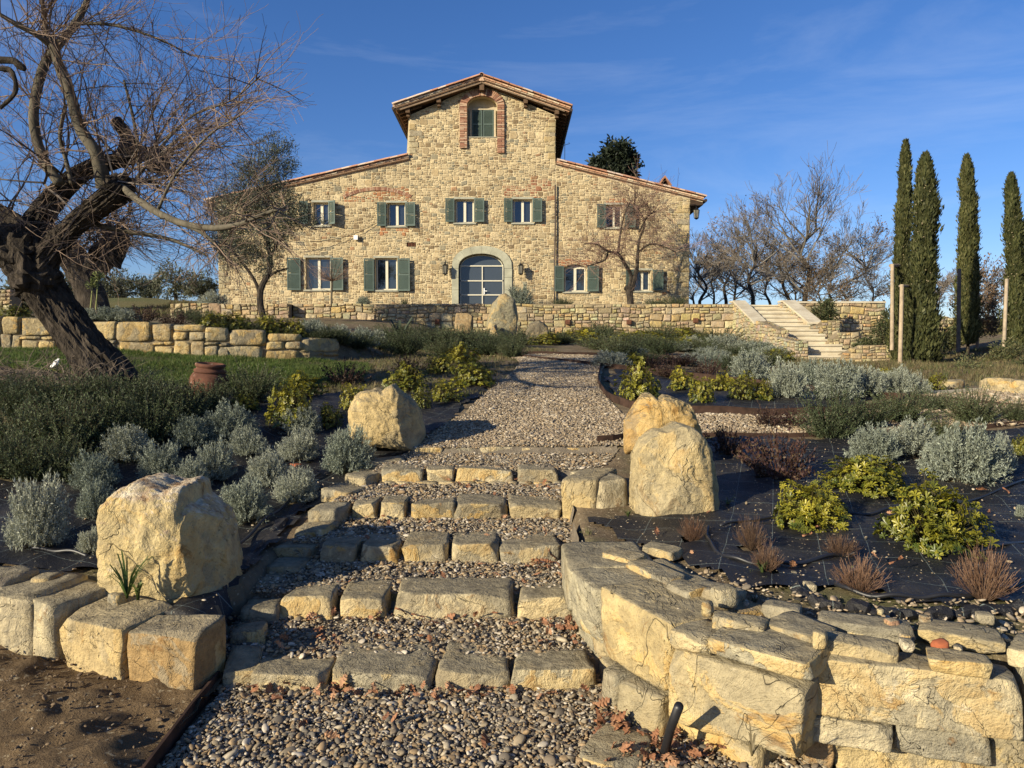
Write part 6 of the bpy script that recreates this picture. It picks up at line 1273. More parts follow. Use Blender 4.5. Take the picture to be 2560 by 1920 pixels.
# ---------------------------------------------------------------- shrubs: a few meshes of each kind, shared by the copies
def shrubmesh(kind, seed):
    r = np.random.RandomState(seed); V = []; F = []; T = []; nb = [0]
    def quads(P, D, S_, s, w_, t):
        n = len(P); A = np.stack([P, P+D*s*.5+S_*w_, P+D*s, P+D*s*.5-S_*w_], 1).reshape(-1, 3); V.append(A); F.append(np.arange(n*4).reshape(n, 4)+nb[0]); T.append(np.repeat(t, 4, 0)); nb[0] += n*4
    def stem(Q, w_, t):     # Q (k,3) path as a thin strip pair
        for off in ((1, 0, 0), (0, 1, 0)):
            o = np.array(off)*w_; A = np.vstack([Q-o, Q+o]); k = len(Q); V.append(A); F.append(np.array([(i, i+1, k+i+1, k+i) for i in range(k-1)])+nb[0]); T.append(np.tile(t, (2*k, 1))); nb[0] += 2*k
    if kind in ('grey', 'rosemary', 'brown', 'purple'):
        ns, nl, L_, W_, wl = {'grey': (300, 44, .095, .0095, .5), 'rosemary': (210, 56, .085, .0095, .5), 'brown': (170, 0, 0, 0, 0), 'purple': (85, 17, .075, .026, .5)}[kind]
        for _ in range(ns):
            a = r.uniform(0, 2*np.pi); th = np.arccos(r.uniform(.05 if kind != 'brown' else .35, 1)) ; ln = {'grey': r.uniform(.8, 1.04), 'rosemary': r.uniform(.5, 1.3), 'brown': r.uniform(.75, 1.2), 'purple': r.uniform(.6, 1.05)}[kind]
            d = np.array([math.sin(th)*math.cos(a), math.sin(th)*math.sin(a), math.cos(th)]); u = np.linspace(0, 1, 6)[:, None]
            bend = {'grey': .10, 'rosemary': .34, 'brown': .08, 'purple': .15}[kind]; up = np.array([0, 0, bend])
            Q = d*u*ln*np.array([1, 1, .95])*1.0+up*(u**2)*math.sin(th)+r.normal(0, .018, (6, 3))*u+np.array([math.cos(a), math.sin(a), 0])*.05
            if kind == 'brown':
                stem(Q, .007, np.array([(.17, .11, .075), (.24, .16, .11), (.12, .075, .05)][r.randint(3)]))
                for _ in range(3):
                    i = r.randint(2, 5); q = Q[i]; dd = d+r.normal(0, .35, 3); stem(np.stack([q, q+dd*.12, q+dd*.25+[0, 0, .04]]), .006, np.array((.17, .10, .065)))
                continue
            stem(Q, .006, np.array({'grey': (.19, .19, .15), 'rosemary': (.09, .07, .045), 'purple': (.11, .06, .045)}[kind]))
            t0 = {'grey': .42, 'rosemary': .25, 'purple': .4}[kind]; uu = r.uniform(t0, 1.0, nl); P = np.stack([np.interp(uu, np.linspace(0, 1, 6), Q[:, i]) for i in range(3)], 1); m = nl
            D = d*({'grey': .75, 'rosemary': .75, 'purple': .3}[kind])+r.normal(0, .55, (m, 3)); D /= np.linalg.norm(D, axis=1)[:, None]; S_ = np.cross(D, r.normal(size=(m, 3))); S_ /= np.linalg.norm(S_, axis=1)[:, None]+1e-9; s = L_*r.uniform(.6, 1.2, (m, 1))
            pal = np.array({'grey': [(.30, .325, .265), (.40, .43, .36), (.22, .24, .185)], 'rosemary': [(.070, .095, .040), (.10, .128, .058), (.048, .066, .03), (.13, .15, .085)], 'purple': [(.050, .026, .024), (.070, .036, .030), (.032, .018, .016), (.085, .06, .035)]}[kind]); t = pal[r.randint(0, len(pal), m)]*r.uniform(.8, 1.2, (m, 1))
            quads(P, D, S_, s, W_*r.uniform(.7, 1.2, (m, 1)), t)
    else:   # pittosporum: whorls of spoon-shaped leaves on a dome
        big = kind == 'bigyellow'; nr_ = 520 if big else 340
        for _ in range(nr_):
            a = r.uniform(0, 2*np.pi); th = np.arccos(r.uniform(-.05, 1)); rad = r.uniform(.62, 1.0); d = np.array([math.sin(th)*math.cos(a), math.sin(th)*math.sin(a), math.cos(th)]); c = d*rad*(1+.16*math.sin(3*a+seed)*math.sin(2*th)); c[2] = max(c[2]*.92, -.02)+.06
            nl = r.randint(7, 11); L_ = (.105 if big else .095)*r.uniform(.7, 1.2); ax = d*.6+np.array([0, 0, .6])+r.normal(0, .2, 3); ax /= np.linalg.norm(ax); e1 = np.cross(ax, [1, .3, .2]); e1 /= np.linalg.norm(e1); e2 = np.cross(ax, e1)
            stem(np.stack([d*.15*rad, c*.55, c]), .008, np.array((.10, .085, .04)))
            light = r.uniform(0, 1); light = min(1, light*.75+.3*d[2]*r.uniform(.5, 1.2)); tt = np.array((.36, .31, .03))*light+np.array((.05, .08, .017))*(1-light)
            for k in range(nl):
                an = 2*np.pi*k/nl+r.uniform(-.25, .25); el = r.uniform(.15, .8); D = (e1*math.cos(an)+e2*math.sin(an))*math.cos(el)+ax*math.sin(el); S_ = np.cross(D, ax); S_ /= np.linalg.norm(S_)+1e-9; w_ = L_*.17; N_ = np.cross(S_, D)
                A = np.stack([c, c+D*L_*.55+S_*w_*.8+N_*.01, c+D*L_*.85+S_*w_, c+D*L_*1.02-N_*.015, c+D*L_*.85-S_*w_, c+D*L_*.55-S_*w_*.8+N_*.01, c+D*L_*.6-N_*.012]); V.append(A)
                F.append(np.array([(0, 1, 6, 5), (1, 2, 3, 6), (6, 3, 4, 5)])+nb[0]); T.append(np.tile(tt*r.uniform(.75, 1.25), (7, 1))); nb[0] += 7
    VV = np.vstack(V); nn_ = np.linalg.norm(VV, axis=1)+1e-6; lump = np.array([noise.noise(Vector(q)*1.5+Vector((seed, 0, 0))) for q in VV/nn_[:, None]]); V = [VV*(1+(.2 if kind in ('grey', 'rosemary') else .3 if kind != 'brown' else .1)*lump)[:, None]]
    me = mesh_np(kind, np.vstack(V), np.vstack(F), np.vstack(T)); me.materials.append(M['glossleaf' if 'yellow' in kind else 'leaf']); return me
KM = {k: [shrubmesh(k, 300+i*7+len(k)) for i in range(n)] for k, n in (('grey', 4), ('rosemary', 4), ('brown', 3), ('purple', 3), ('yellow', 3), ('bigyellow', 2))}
NAMEK = {'grey': ('curry_plant', 'shrub'), 'rosemary': ('rosemary_bush', 'shrub'), 'brown': ('pruned_bush', 'shrub'), 'purple': ('purple_shrub', 'shrub'), 'yellow': ('variegated_shrub', 'shrub'), 'bigyellow': ('variegated_shrub', 'shrub')}
ki = [0]; HOLE = []
def shrub(kind, px, py, wpx, toppy, label, group=None, z=None):
    p = drop(px, py) if z is None else UZ(px, py, z); k = KM[kind]; ki[0] += 1; o = bpy.data.objects.new(NAMEK[kind][0], k[ki[0] % len(k)]); COL.objects.link(o)
    W_ = wpx*p.y/FPX/2; H = (py-toppy)*p.y/FPX; hs_ = max(.25, (py-toppy)/wpx)*2; 
    o.location = (p.x, p.y+W_*.35, g(p.x, p.y+W_*.35) if z is None else z); fk = {'bigyellow': 1.08, 'brown': .9, 'yellow': 1.14}.get(kind, 1.06 if kind == 'grey' else 1.1)*rnd.uniform(.92, 1.06); o.scale = (W_*fk, W_*fk*rnd.uniform(.9, 1.1), max(.5*W_, H*fk*(1.0 if kind != 'bigyellow' else .92))); o.rotation_euler = (rnd.uniform(-.06, .06), rnd.uniform(-.06, .06), rnd.uniform(0, 6.28))
    tag(o, label, NAMEK[kind][1], group); HOLE.append((p.x, p.y+W_*.3, W_*.42)); return o
def z5(u): return u/1.7015
def s5(kind, u, v, w_, t, label, group=None): shrub(kind, z5(u), 780+z5(v), z5(w_), 780+z5(t), label, group)
for a in (('grey',125,1020,250,725,'upright grey shrub at the left frame edge, nearest the camera on that side'),('grey',530,650,215,490,'grey shrub at the edge of the dark rosemary mass'),('grey',385,765,190,605,'wide grey shrub sprawling left behind the big left boulder'),
  ('grey',400,895,160,735,'grey shrub just above the left shoulder of the big boulder'),('grey',375,1045,115,925,'little grey shrub pressed against left side of the big boulder'),('grey',805,590,170,450,'grey shrub between rosemary and the jar side'),
  ('grey',965,560,220,395,'broad grey shrub below the small yellow shrub'),('grey',1050,625,140,505,'grey shrub in the middle of the left planting'),('grey',675,725,200,560,'spiky grey shrub with several separate tufts above the boulder'),
  ('grey',800,775,150,640,'low half of the paired grey shrub above the boulder crest'),('grey',900,730,160,560,'tall half of the paired grey shrub above the boulder crest'),('grey',1260,645,195,500,'grey shrub beside the red brick scrap'),('grey',1275,535,175,425,'grey shrub in front of the double yellow shrub'),
  ('grey',1465,700,230,490,'round grey shrub right against the foot of the squat golden boulder'),('grey',1130,755,175,595,'grey shrub left of the brick scrap'),('grey',1250,825,190,665,'grey shrub nearest the kerb stones'),('grey',1025,915,225,735,'dark-footed grey shrub right of the big left boulder'),
  ('yellow',1275,365,210,258,'upper yellow-green shrub right of the terracotta jar'),('yellow',1235,505,210,335,'tall yellow-green shrub below the upper one by the jar'),('yellow',1035,430,120,375,'small bright yellow shrub half hidden by grey foliage'),
  ('yellow',1400,500,110,405,'green-yellow shrub left of the squat golden boulder'),('yellow',1495,425,110,330,'yellow shrub peeping over the left side of the golden boulder'),('yellow',1725,345,165,250,'yellow shrub right behind the golden boulder'),
  ('yellow',1785,420,95,330,'narrow yellow shrub at right shoulder of the golden boulder'),('yellow',1865,265,125,190,'yellow shrub at the back of the cluster left of the path'),('yellow',1965,225,125,152,'topmost yellow shrub left of the path'),('yellow',2015,320,195,218,'largest round yellow shrub left of the path'),('yellow',1895,385,155,295,'front yellow shrub beside the path edging'),
  ('purple',1465,320,180,215,'sparse purple shrub above the squat golden boulder'),('purple',1735,275,160,180,'purple shrub behind the yellow cluster left of the path'),
  ('rosemary',1060,390,240,255,'dark rosemary spilling beside the terracotta jar')): s5(*a[:5], a[5])
for i, (u, v, w_, t) in enumerate(((60,470,300,320),(250,480,300,320),(430,470,280,330),(600,480,280,330),(740,480,240,340),(60,600,280,430),(240,620,300,430),(420,560,260,400),(620,580,250,400),(110,740,300,560),(280,740,200,600),(-20,720,240,540),(700,420,200,345),(560,400,240,300),(380,390,220,310),(180,400,240,330),(0,360,200,280),(860,430,180,330))):
    s5('rosemary', u, v, w_, t, 'dark green rosemary bush in the dense shaded mass under the leaning tree', 'rosemary mass under the leaning tree')
for i, (u, v, w_, t) in enumerate(((1720,190,160,95),(1850,170,200,95),(1980,160,180,95),(2090,190,180,115),(2180,200,120,135),(1900,200,150,130),(2040,150,170,95))):
    s5('rosemary', u, v, w_, t, 'dark rosemary bush in the clump left of the path head', 'rosemary clump left of the path head')
for (u, v, w_, t, lb) in ((1330,110,110,45,'grey ball shrub right end of the low wall'),(1440,130,110,60,'second grey ball shrub past the low wall end'),(1540,155,120,70,'front grey ball shrub left of the rosemary clump'),(1600,140,90,80,'dim grey shrub tucked against the rosemary clump')): s5('grey', u, v, w_, t, lb)
for (px, py, w_, t, kd, lb) in ((270,808,70,772,'grey','grey shrub behind the low wall beside the second trunk'),(225,806,70,775,'grey','grey shrub above the low wall left of the second trunk'),(310,808,60,775,'grey','grey shrub row end above the low wall'),(350,812,80,770,'purple','purple shrub above the low wall, left one'),(430,818,80,772,'purple','purple shrub above the low wall, right one'),
   (30,798,70,770,'yellow','yellow shrub above the low wall at the far left'),(540,828,80,788,'yellow','dark green-yellow shrub first along the low wall top'),(600,838,70,798,'yellow','green-yellow shrub second along the low wall top'),(670,845,80,795,'yellow','green-yellow shrub third along the low wall top'),(725,855,70,808,'yellow','green-yellow shrub last along the low wall top'),
   (500,815,60,780,'rosemary','small rosemary above the low wall in its middle'),(780,850,80,800,'grey','grey shrub where the low wall ends'),(460,800,60,775,'rosemary','small rosemary behind the purple pair')): shrub(kd, px, py, w_, t, lb)
def s4(kind, u, v, w_, t, label, group=None): shrub(kind, 1500+u/2.0868, 900+v/2.0868, w_/2.0868, 900+t/2.0868, label, group)
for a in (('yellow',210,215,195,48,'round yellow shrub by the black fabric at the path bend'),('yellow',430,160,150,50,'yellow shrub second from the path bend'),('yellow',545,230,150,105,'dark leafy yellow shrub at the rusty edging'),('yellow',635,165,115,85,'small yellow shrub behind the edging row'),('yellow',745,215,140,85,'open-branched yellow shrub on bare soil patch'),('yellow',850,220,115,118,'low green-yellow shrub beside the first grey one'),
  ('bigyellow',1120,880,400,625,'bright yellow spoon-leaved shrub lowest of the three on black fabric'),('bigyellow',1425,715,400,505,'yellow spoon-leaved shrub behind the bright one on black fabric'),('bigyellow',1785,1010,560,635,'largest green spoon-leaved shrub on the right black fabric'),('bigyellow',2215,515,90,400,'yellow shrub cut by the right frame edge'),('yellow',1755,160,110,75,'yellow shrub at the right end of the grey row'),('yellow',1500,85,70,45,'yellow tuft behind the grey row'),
  ('grey',790,110,200,-40,'high grey shrub behind the yellow row'),('grey',985,210,205,8,'first large grey shrub of the row above the edging'),('grey',1110,150,160,0,'grey shrub set back in the row above the edging'),('grey',1250,212,235,18,'second large grey shrub of the row, bare-footed'),('grey',1420,195,210,35,'third large grey shrub of the row'),('grey',1570,190,190,45,'fourth large grey shrub of the row'),('grey',1665,185,130,60,'last grey shrub of the row'),
  ('grey',1455,560,290,345,'left pale-grey dome shrub on black fabric'),('grey',1665,520,270,325,'middle pale-grey dome shrub on black fabric'),('grey',1940,655,390,330,'largest silver dome shrub on the right black fabric'),('grey',2110,600,150,400,'pale-grey shrub tucked beside the largest silver dome'),('grey',2205,830,60,760,'grey shrub sliver at the right frame edge'),
  ('purple',680,510,240,335,'purple shrub right beside the rounded boulder'),('purple',960,650,400,345,'big sparse dark purple shrub on the right black fabric'),('purple',370,100,190,15,'purple shrub behind the first yellow shrubs'),('purple',570,105,180,-5,'purple shrub behind the edging row'),
  ('rosemary',1220,425,270,230,'rosemary bush left in front of the side gravel path'),('rosemary',1400,370,280,240,'rosemary bush centre in front of the side gravel path'),('rosemary',1600,340,300,190,'tall rosemary bush over the side gravel path'),('rosemary',1750,270,180,190,'rosemary sprigs beside the side gravel path'),('rosemary',1980,345,280,195,'rosemary bush on the far side of the fabric'),('rosemary',2180,330,150,230,'rosemary bush at the right frame edge'),('rosemary',1800,440,200,330,'dark rosemary between grey domes and path'),
  ('brown',490,970,175,815,'brown pruned bush nearest the rounded boulder'),('brown',800,1010,185,830,'brown pruned bush, second from the rounded boulder'),('brown',880,1135,190,960,'brown pruned bush with green shoots at its foot'),('brown',1275,1045,210,920,'brown pruned bush behind the drip hose'),('brown',1375,1260,320,1060,'wide brown pruned bush beside the fabric hem'),('brown',2040,1290,340,985,'largest brown pruned bush at the right frame edge')): s4(*a[:5], a[5])
shrub('purple', 1990, 1075, 120, 1025, 'low purple shrub sprawling over the side path'); shrub('purple', 1925, 1070, 80, 1015, 'small purple shrub on the side path edge')
# planting below the terrace wall and mid beds
rs = random.Random(77)
ORD = ['first', 'second', 'third', 'fourth', 'fifth', 'sixth', 'seventh', 'eighth', 'ninth', 'tenth', 'eleventh', 'twelfth', 'thirteenth', 'fourteenth', 'fifteenth', 'sixteenth', 'seventeenth', 'eighteenth']
def band(n, kinds, x0, x1, ya, yb, w_, label, group):
    for i in range(n):
        px = x0+(x1-x0)*(i+rs.uniform(.1, .9))/n; py = rs.uniform(ya, yb); k = rs.choice(kinds); ww = w_*rs.uniform(.8, 1.25); shrub(k, px, py, ww, py-ww*rs.uniform(.26, .40), ORD[i]+' from the left '+label[k], group+' ('+NAMEK[k][0].replace('_', ' ')+')')
lab = lambda where: {'rosemary': '(dark rosemary) '+where, 'grey': '(grey shrub) '+where, 'yellow': '(yellow-green shrub) '+where, 'purple': '(purple shrub) '+where}
band(14, ['rosemary'], 800, 1290, 852, 880, 90, lab('in the band left of the path head'), 'band left of the path head')
band(12, ['rosemary', 'rosemary', 'grey', 'yellow'], 1310, 1760, 848, 866, 85, lab('in the band right of the standing stone'), 'upper band right of the standing stone')
band(14, ['rosemary', 'yellow', 'rosemary', 'grey'], 1500, 1900, 868, 900, 92, lab('in the middle bed above the path bend'), 'middle bed above the path bend')
band(12, ['yellow', 'purple', 'rosemary', 'grey'], 1510, 1960, 905, 940, 88, lab('in the front rows of the middle bed'), 'front rows of the middle bed')
band(9, ['grey'], 1690, 1940, 868, 915, 88, lab('in the loose drift left of the stairs'), 'grey drift left of the stairs')
band(7, ['yellow', 'purple', 'grey'], 1900, 2160, 922, 938, 42, lab('in the low row at the stair foot'), 'low row at the stair foot')
band(8, ['rosemary'], 520, 860, 845, 870, 60, lab('low behind the left garden wall'), 'low planting behind the left wall')
# on the terrace
for (px, w_, t, lb, k) in ((1300,74,706,'clipped grey dome bush beside the arched door','grey'),(906,40,733,'small grey tuft bush under the second lower window','grey'),(1408,52,742,'low dark green mound bush by the drainpipe','rosemary'),(1642,55,742,'low dark mound bush right of the bare fruit tree','rosemary'),(1692,60,738,'larger dark mound bush near the house corner','rosemary'),(1010,18,742,'tiny grass tuft plant on the terrace wall','rosemary'),(528,74,720,'round grey-green bush at the left house corner','grey')):
    p = U(px, 762, 29.4); ki[0] += 1; o = bpy.data.objects.new('terrace_bush', KM[k][ki[0] % 4]); COL.objects.link(o); W_ = w_*29.4/FPX/2; o.location = (p.x, 29.6, TZ-.03); o.scale = (W_, W_*.9, (762-t)*29.4/FPX*1.02); tag(o, lb, 'shrub')
# looser big shrubs at the right
GN_ = [(.07, .085, .035), (.10, .11, .05), (.05, .06, .026), (.14, .13, .06)]
for i, (px, py, rx, ry, Y, lb) in enumerate(((2060,782,34,36,26.9,'leafy green shrub beside the right stair coping'),(2210,830,30,62,24,'tall thin leafy shrub left of the tall pale post'),(2165,868,30,24,23,'dark round shrub in front of the tall rubble wall'),(2420,945,65,62,14,'large rangy green shrub on the earth bank at the right'),(2520,885,48,42,18,'olive-green shrub in front of the last cypress'),(2470,800,34,52,23,'brown-green bush right of the third cypress'),(2555,930,40,36,15,'dry green shrub at the right frame edge'),(2370,850,34,40,21,'twiggy dark shrub between second and third cypress'),(2330,890,24,20,19,'dry brush at the foot of the broad cypress'))):
    leafy('leafy_shrub', lb, px, py+ry*.8, Y, [(px, py, rx*.8, ry*.8), (px-rx*.4, py+ry*.3, rx*.5, ry*.5), (px+rx*.45, py+ry*.2, rx*.5, ry*.5), (px+rx*.1, py-ry*.5, rx*.4, ry*.45)], 120+i, 2600, .075*Y/18, GN_ if i != 5 else [(.14, .08, .05), (.1, .09, .05), (.17, .1, .06)], None, .3, 'shrub', up=.5)
# ---------------------------------------------------------------- weed fabric sheets
fab('weed_fabric', [(.50, 4.75), (.9, 4.85), (1.4, 5.4), (1.45, 6.9), (3, 6.9), (5.2, 7.1), (7.6, 7.6), (7.6, 3.2), (3.4, 3.0), (2.4, 3.0), (1.6, 3.12), (1.15, 3.4), (.85, 3.9)], [h for h in HOLE if h[0] > .3 and h[1] < 6.8], 'black woven weed fabric sheet spread over the right bed')
fab('weed_fabric', [(1.5, 8.35), (1.32, 9.2), (1.34, 10.4), (1.75, 12.0), (5.6, 12.6), (6.4, 10.6), (5.0, 9.5), (4.0, 8.35), (3, 8.1), (2, 8.1)], [h for h in HOLE if h[0] > 1 and h[1] > 7.9], 'black weed fabric in the middle bed behind the rusty edging', .07)
fab('weed_fabric', [(-1.6, 4.2), (-1.6, 3.8), (-2.3, 4.0), (-4.5, 4.0), (-5.2, 5.4), (-3.6, 6.9), (-2.9, 8.3), (-2.0, 9.3), (-.6, 10.5), (-.2, 11.2), (-.1, 10.8), (-.42, 9.1), (-.75, 7.3), (-1.02, 6.6), (-1.4, 5.6), (-1.52, 4.8)], [h for h in HOLE if h[0] < 0 and h[1] < 11], 'black weed fabric sheet under the grey shrubs on the left slope')
fab('weed_fabric', [(-1.58, 3.9), (-1.49, 3.65), (-1.44, 3.6), (-1.36, 3.25), (-1.45, 3.2), (-1.7, 3.35)], [], 'black fabric flap hanging in the gap beside the left block wall', .04)
struct(grid('stair_gravel_bed', -1.6, 1.8, 140, 1.2, 6.66, 200, ground_np, incorr, M['gravelbed'], .010))
# ---------------------------------------------------------------- pebbles: geometry nodes instances
def pebble(seed, n=3):
    V, F = CS[n]; P = V/np.linalg.norm(V, axis=1)[:, None]; r = np.random.RandomState(seed); P = P*np.array([1, r.uniform(.55, .85), r.uniform(.3, .5)]); P = P*(1+.12*fbm(P, 1.3, seed, 2))[:, None]; return mesh_np('pebble', P, F, smooth=True)
def instmat(name, rough=.75, spec=.35):
    m = NT(name, rough, spec); t = m.attr('tint', True); n = m.noise(m.coord('Object'), 1.2, 3); m.color(m.mix(m.ramp(n, .3, .7), m.mix(1, t, (.75, .75, .75), 'MULTIPLY'), m.mix(1, t, (1.15, 1.15, 1.15), 'MULTIPLY'))); return m.m
M['pebble'] = instmat('river_pebble')
PC = bpy.data.collections.new('pebble_shapes'); 
def protos(name, meshes, mat):
    c = bpy.data.collections.new(name)
    for me in meshes:
        if not me.materials: me.materials.append(mat)
        o = bpy.data.objects.new(name+'_shape', me); c.objects.link(o)
    return c
def scatter(name, coll, P, rot, sc, tint, parent=None):
    me = bpy.data.meshes.new(name); n = len(P); me.vertices.add(n); me.vertices.foreach_set('co', np.asarray(P, np.float32).ravel())
    for an, ty, dat, key in (('rot', 'FLOAT_VECTOR', rot, 'vector'), ('scl', 'FLOAT_VECTOR', sc, 'vector')): a = me.attributes.new(an, ty, 'POINT'); a.data.foreach_set(key, np.asarray(dat, np.float32).ravel())
    a = me.attributes.new('tint', 'FLOAT_COLOR', 'POINT'); a.data.foreach_set('color', np.hstack([tint, np.ones((n, 1))]).astype(np.float32).ravel())
    o = obj(name, me, None, parent); ng = bpy.data.node_groups.new(name, 'GeometryNodeTree'); ng.interface.new_socket('Geometry', in_out='INPUT', socket_type='NodeSocketGeometry'); ng.interface.new_socket('Geometry', in_out='OUTPUT', socket_type='NodeSocketGeometry')
    A = ng.nodes; gi = A.new('NodeGroupInput'); go = A.new('NodeGroupOutput'); ip = A.new('GeometryNodeInstanceOnPoints'); ci = A.new('GeometryNodeCollectionInfo'); ci.inputs['Collection'].default_value = coll; ci.inputs['Separate Children'].default_value = True; ci.inputs['Reset Children'].default_value = True
    nr = A.new('GeometryNodeInputNamedAttribute'); nr.data_type = 'FLOAT_VECTOR'; nr.inputs['Name'].default_value = 'rot'; nsn = A.new('GeometryNodeInputNamedAttribute'); nsn.data_type = 'FLOAT_VECTOR'; nsn.inputs['Name'].default_value = 'scl'
    l = ng.links; l.new(gi.outputs[0], ip.inputs['Points']); l.new(ci.outputs[0], ip.inputs['Instance']); ip.inputs['Pick Instance'].default_value = True; l.new(nsn.outputs[0], ip.inputs['Scale'])
    e2r = A.new('FunctionNodeEulerToRotation'); l.new(nr.outputs[0], e2r.inputs[0]); l.new(e2r.outputs[0], ip.inputs['Rotation']); l.new(ip.outputs[0], go.inputs[0])
    md = o.modifiers.new('scatter', 'NODES'); md.node_group = ng; o['kind'] = 'stuff'; return o
pc = protos('pebble', [pebble(i) for i in range(6)], M['pebble'])
PT = np.array([(.26, .205, .13), (.18, .14, .095), (.33, .275, .19), (.115, .095, .07), (.24, .165, .09), (.43, .37, .285), (.15, .13, .10), (.28, .195, .105)])
PT2 = np.array([(.29, .22, .14), (.23, .175, .11), (.35, .28, .19), (.16, .12, .08), (.31, .23, .14), (.22, .18, .13), (.44, .37, .27)])
def pebbles(name, label, x0, x1, y0, y1, dens, size, keep, pal, seed, layers=.02, zf=None):
    r = np.random.RandomState(seed); n = int((x1-x0)*(y1-y0)*dens); x = r.uniform(x0, x1, n); y = r.uniform(y0, y1, n); k = keep(x, y); x, y = x[k], y[k]; n = len(x); z = (zf or ground_np)(x, y)+.010+r.uniform(0, layers, n); s = size*r.lognormal(0, .42, n)
    S3 = np.stack([s*r.uniform(.9, 1.3, n), s, s], 1); rot = np.stack([r.normal(0, .35, n), r.normal(0, .35, n), r.uniform(0, 6.28, n)], 1); t = pal[r.randint(0, len(pal), n)]*r.uniform(.8, 1.2, (n, 1))
    o = scatter(name, pc, np.stack([x, y, z], 1), rot, S3, t); tag(o, label, 'gravel'); return o
pebbles('pebbles', 'rounded grey and tan river pebbles covering the stair treads and court', -1.6, 1.2, 1.7, 6.64, 9800, .0081, lambda x, y: incorr(x, y) & ((y < 3.35) | (np.sin(x*5.3+y*2.1)*np.sin(y*6.7-x*2.9)+.5*np.sin(x*17+y*13) < .15) | (np.sin(x*971.3+y*577.1) > .35)), PT, 1)
pebbles('gravel', 'pale pinkish gravel on the main garden path', -1.0, 2.7, 6.62, 14.5, 5200, .0092, lambda x, y: onpath(x, y) & (y < 14.4) & ~((x > 2.6)), PT2, 2, .014)
pebbles('gravel', 'pale gravel on the side path leading right', 2.6, 10.5, 6.7, 11.3, 2600, .012, branch, PT2, 3, .014)
pebbles('stone_chips', 'small stone chips scattered on soil and black fabric of the right bed', .5, 5.5, 2.7, 6.8, 110, .0045, lambda x, y: ~onpath(x, y) & ~low_mask(x, y), PT2, 4, .012, lambda x, y: ground_np(x, y)+.012)
pebbles('stone_chips', 'rubble chips along the top of the right retaining wall', .35, 3.2, 2.5, 4.4, 900, .008, lambda x, y: ~low_mask(x, y-.12) & (y < np.interp(x, [.3, .8, 1.5, 3.2], [4.4, 3.7, 3.15, 3.0])), PT2, 5, .02)
pebbles('stone_chips', 'small stone chips scattered on the left planting slope', -5, -1.3, 3.4, 7.5, 70, .006, lambda x, y: ~low_mask(x, y), PT2, 6, .012, lambda x, y: ground_np(x, y)+.012)
pebbles('soil_clods', 'brown earth clods strewn over the bare ground at the lower left', -3.6, -1.36, 2.0, 4.0, 520, .0058, lambda x, y: low_mask(x, y) & (np.sin(x*4.1+1)*np.sin(y*5.3) > -.35), np.array([(.12, .08, .044), (.16, .11, .06), (.09, .06, .035)]), 8, .02, lambda x, y: step_z(x, y)+.05)
pebbles('stone_chips', 'clods and pebbles on the bare earth at the lower left', -3.6, -1.38, 2.4, 4.0, 80, .007, lambda x, y: low_mask(x, y), PT, 7, .03, lambda x, y: step_z(x, y)+.015)
# dead oak leaves
def oakleaf(seed):
    r = random.Random(seed); L_ = 9; P = []
    for i in range(L_+1): 
        t = i/L_; w_ = (.34*math.sin(math.pi*min(1, t*1.05+.02))**.7)*(1 if i % 2 else .45); P.append((t, w_))
    V = [(0, 0, 0)]+[(t-.0, 0, .12*math.sin(t*3+seed)) for t, w_ in P]; n = len(P); V += [(t, w_, .10*math.sin(t*5+seed)+.25*w_) for t, w_ in P]+[(t, -w_, .1*math.cos(t*4+seed)+.25*w_) for t, w_ in P]
    F = [(1+i, 2+i, 1+n+i+1, 1+n+i) for i in range(n-1)]+[(2+i, 1+i, 1+2*n+i, 1+2*n+i+1) for i in range(n-1)]
    return mesh_np('oak_leaf', V, F)
M['instleaf'] = instmat('fallen_oak_leaf', .8, .2)
lc = protos('fallen_leaf', [oakleaf(i) for i in range(3)], M['instleaf'])
def litter(name, label, spots, seed):
    r = np.random.RandomState(seed); P = []
    for (x0, x1, y0, y1, n) in spots:
        x = r.uniform(x0, x1, n); y = r.uniform(y0, y1, n); P.append(np.stack([x, y, ground_np(x, y)+.035+r.uniform(0, .02, n)], 1))
    P = np.vstack(P); n = len(P); rot = np.stack([r.normal(0, .5, n), r.normal(0, .5, n), r.uniform(0, 6.28, n)], 1); s = r.uniform(.035, .075, (n, 1))*np.ones((1, 3)); t = np.array([(.30, .15, .08), (.24, .11, .055), (.36, .2, .11), (.19, .09, .05)])[r.randint(0, 4, n)]
    tag(scatter(name, lc, P, rot, s, t), label, 'leaves')
litter('fallen_leaves', 'brown oak leaves blown against the steps and wall foot', [(-1.2, .35, 3.12, 3.26, 75), (.35, .6, 2.6, 3.1, 60), (-1.3, .3, 3.75, 3.87, 22), (.1, .3, 4.3, 4.46, 22), (.15, .33, 3.5, 3.8, 16), (-1.3, .3, 2.4, 6.4, 34), (.55, .75, 2.6, 2.8, 30), (.8, 4, 3.0, 5.2, 26), (-.9, .3, 5.6, 5.78, 14), (-1.3, .3, 3.4, 5.2, 30), (-1.2, -.4, 3.4, 3.9, 16)], 3)
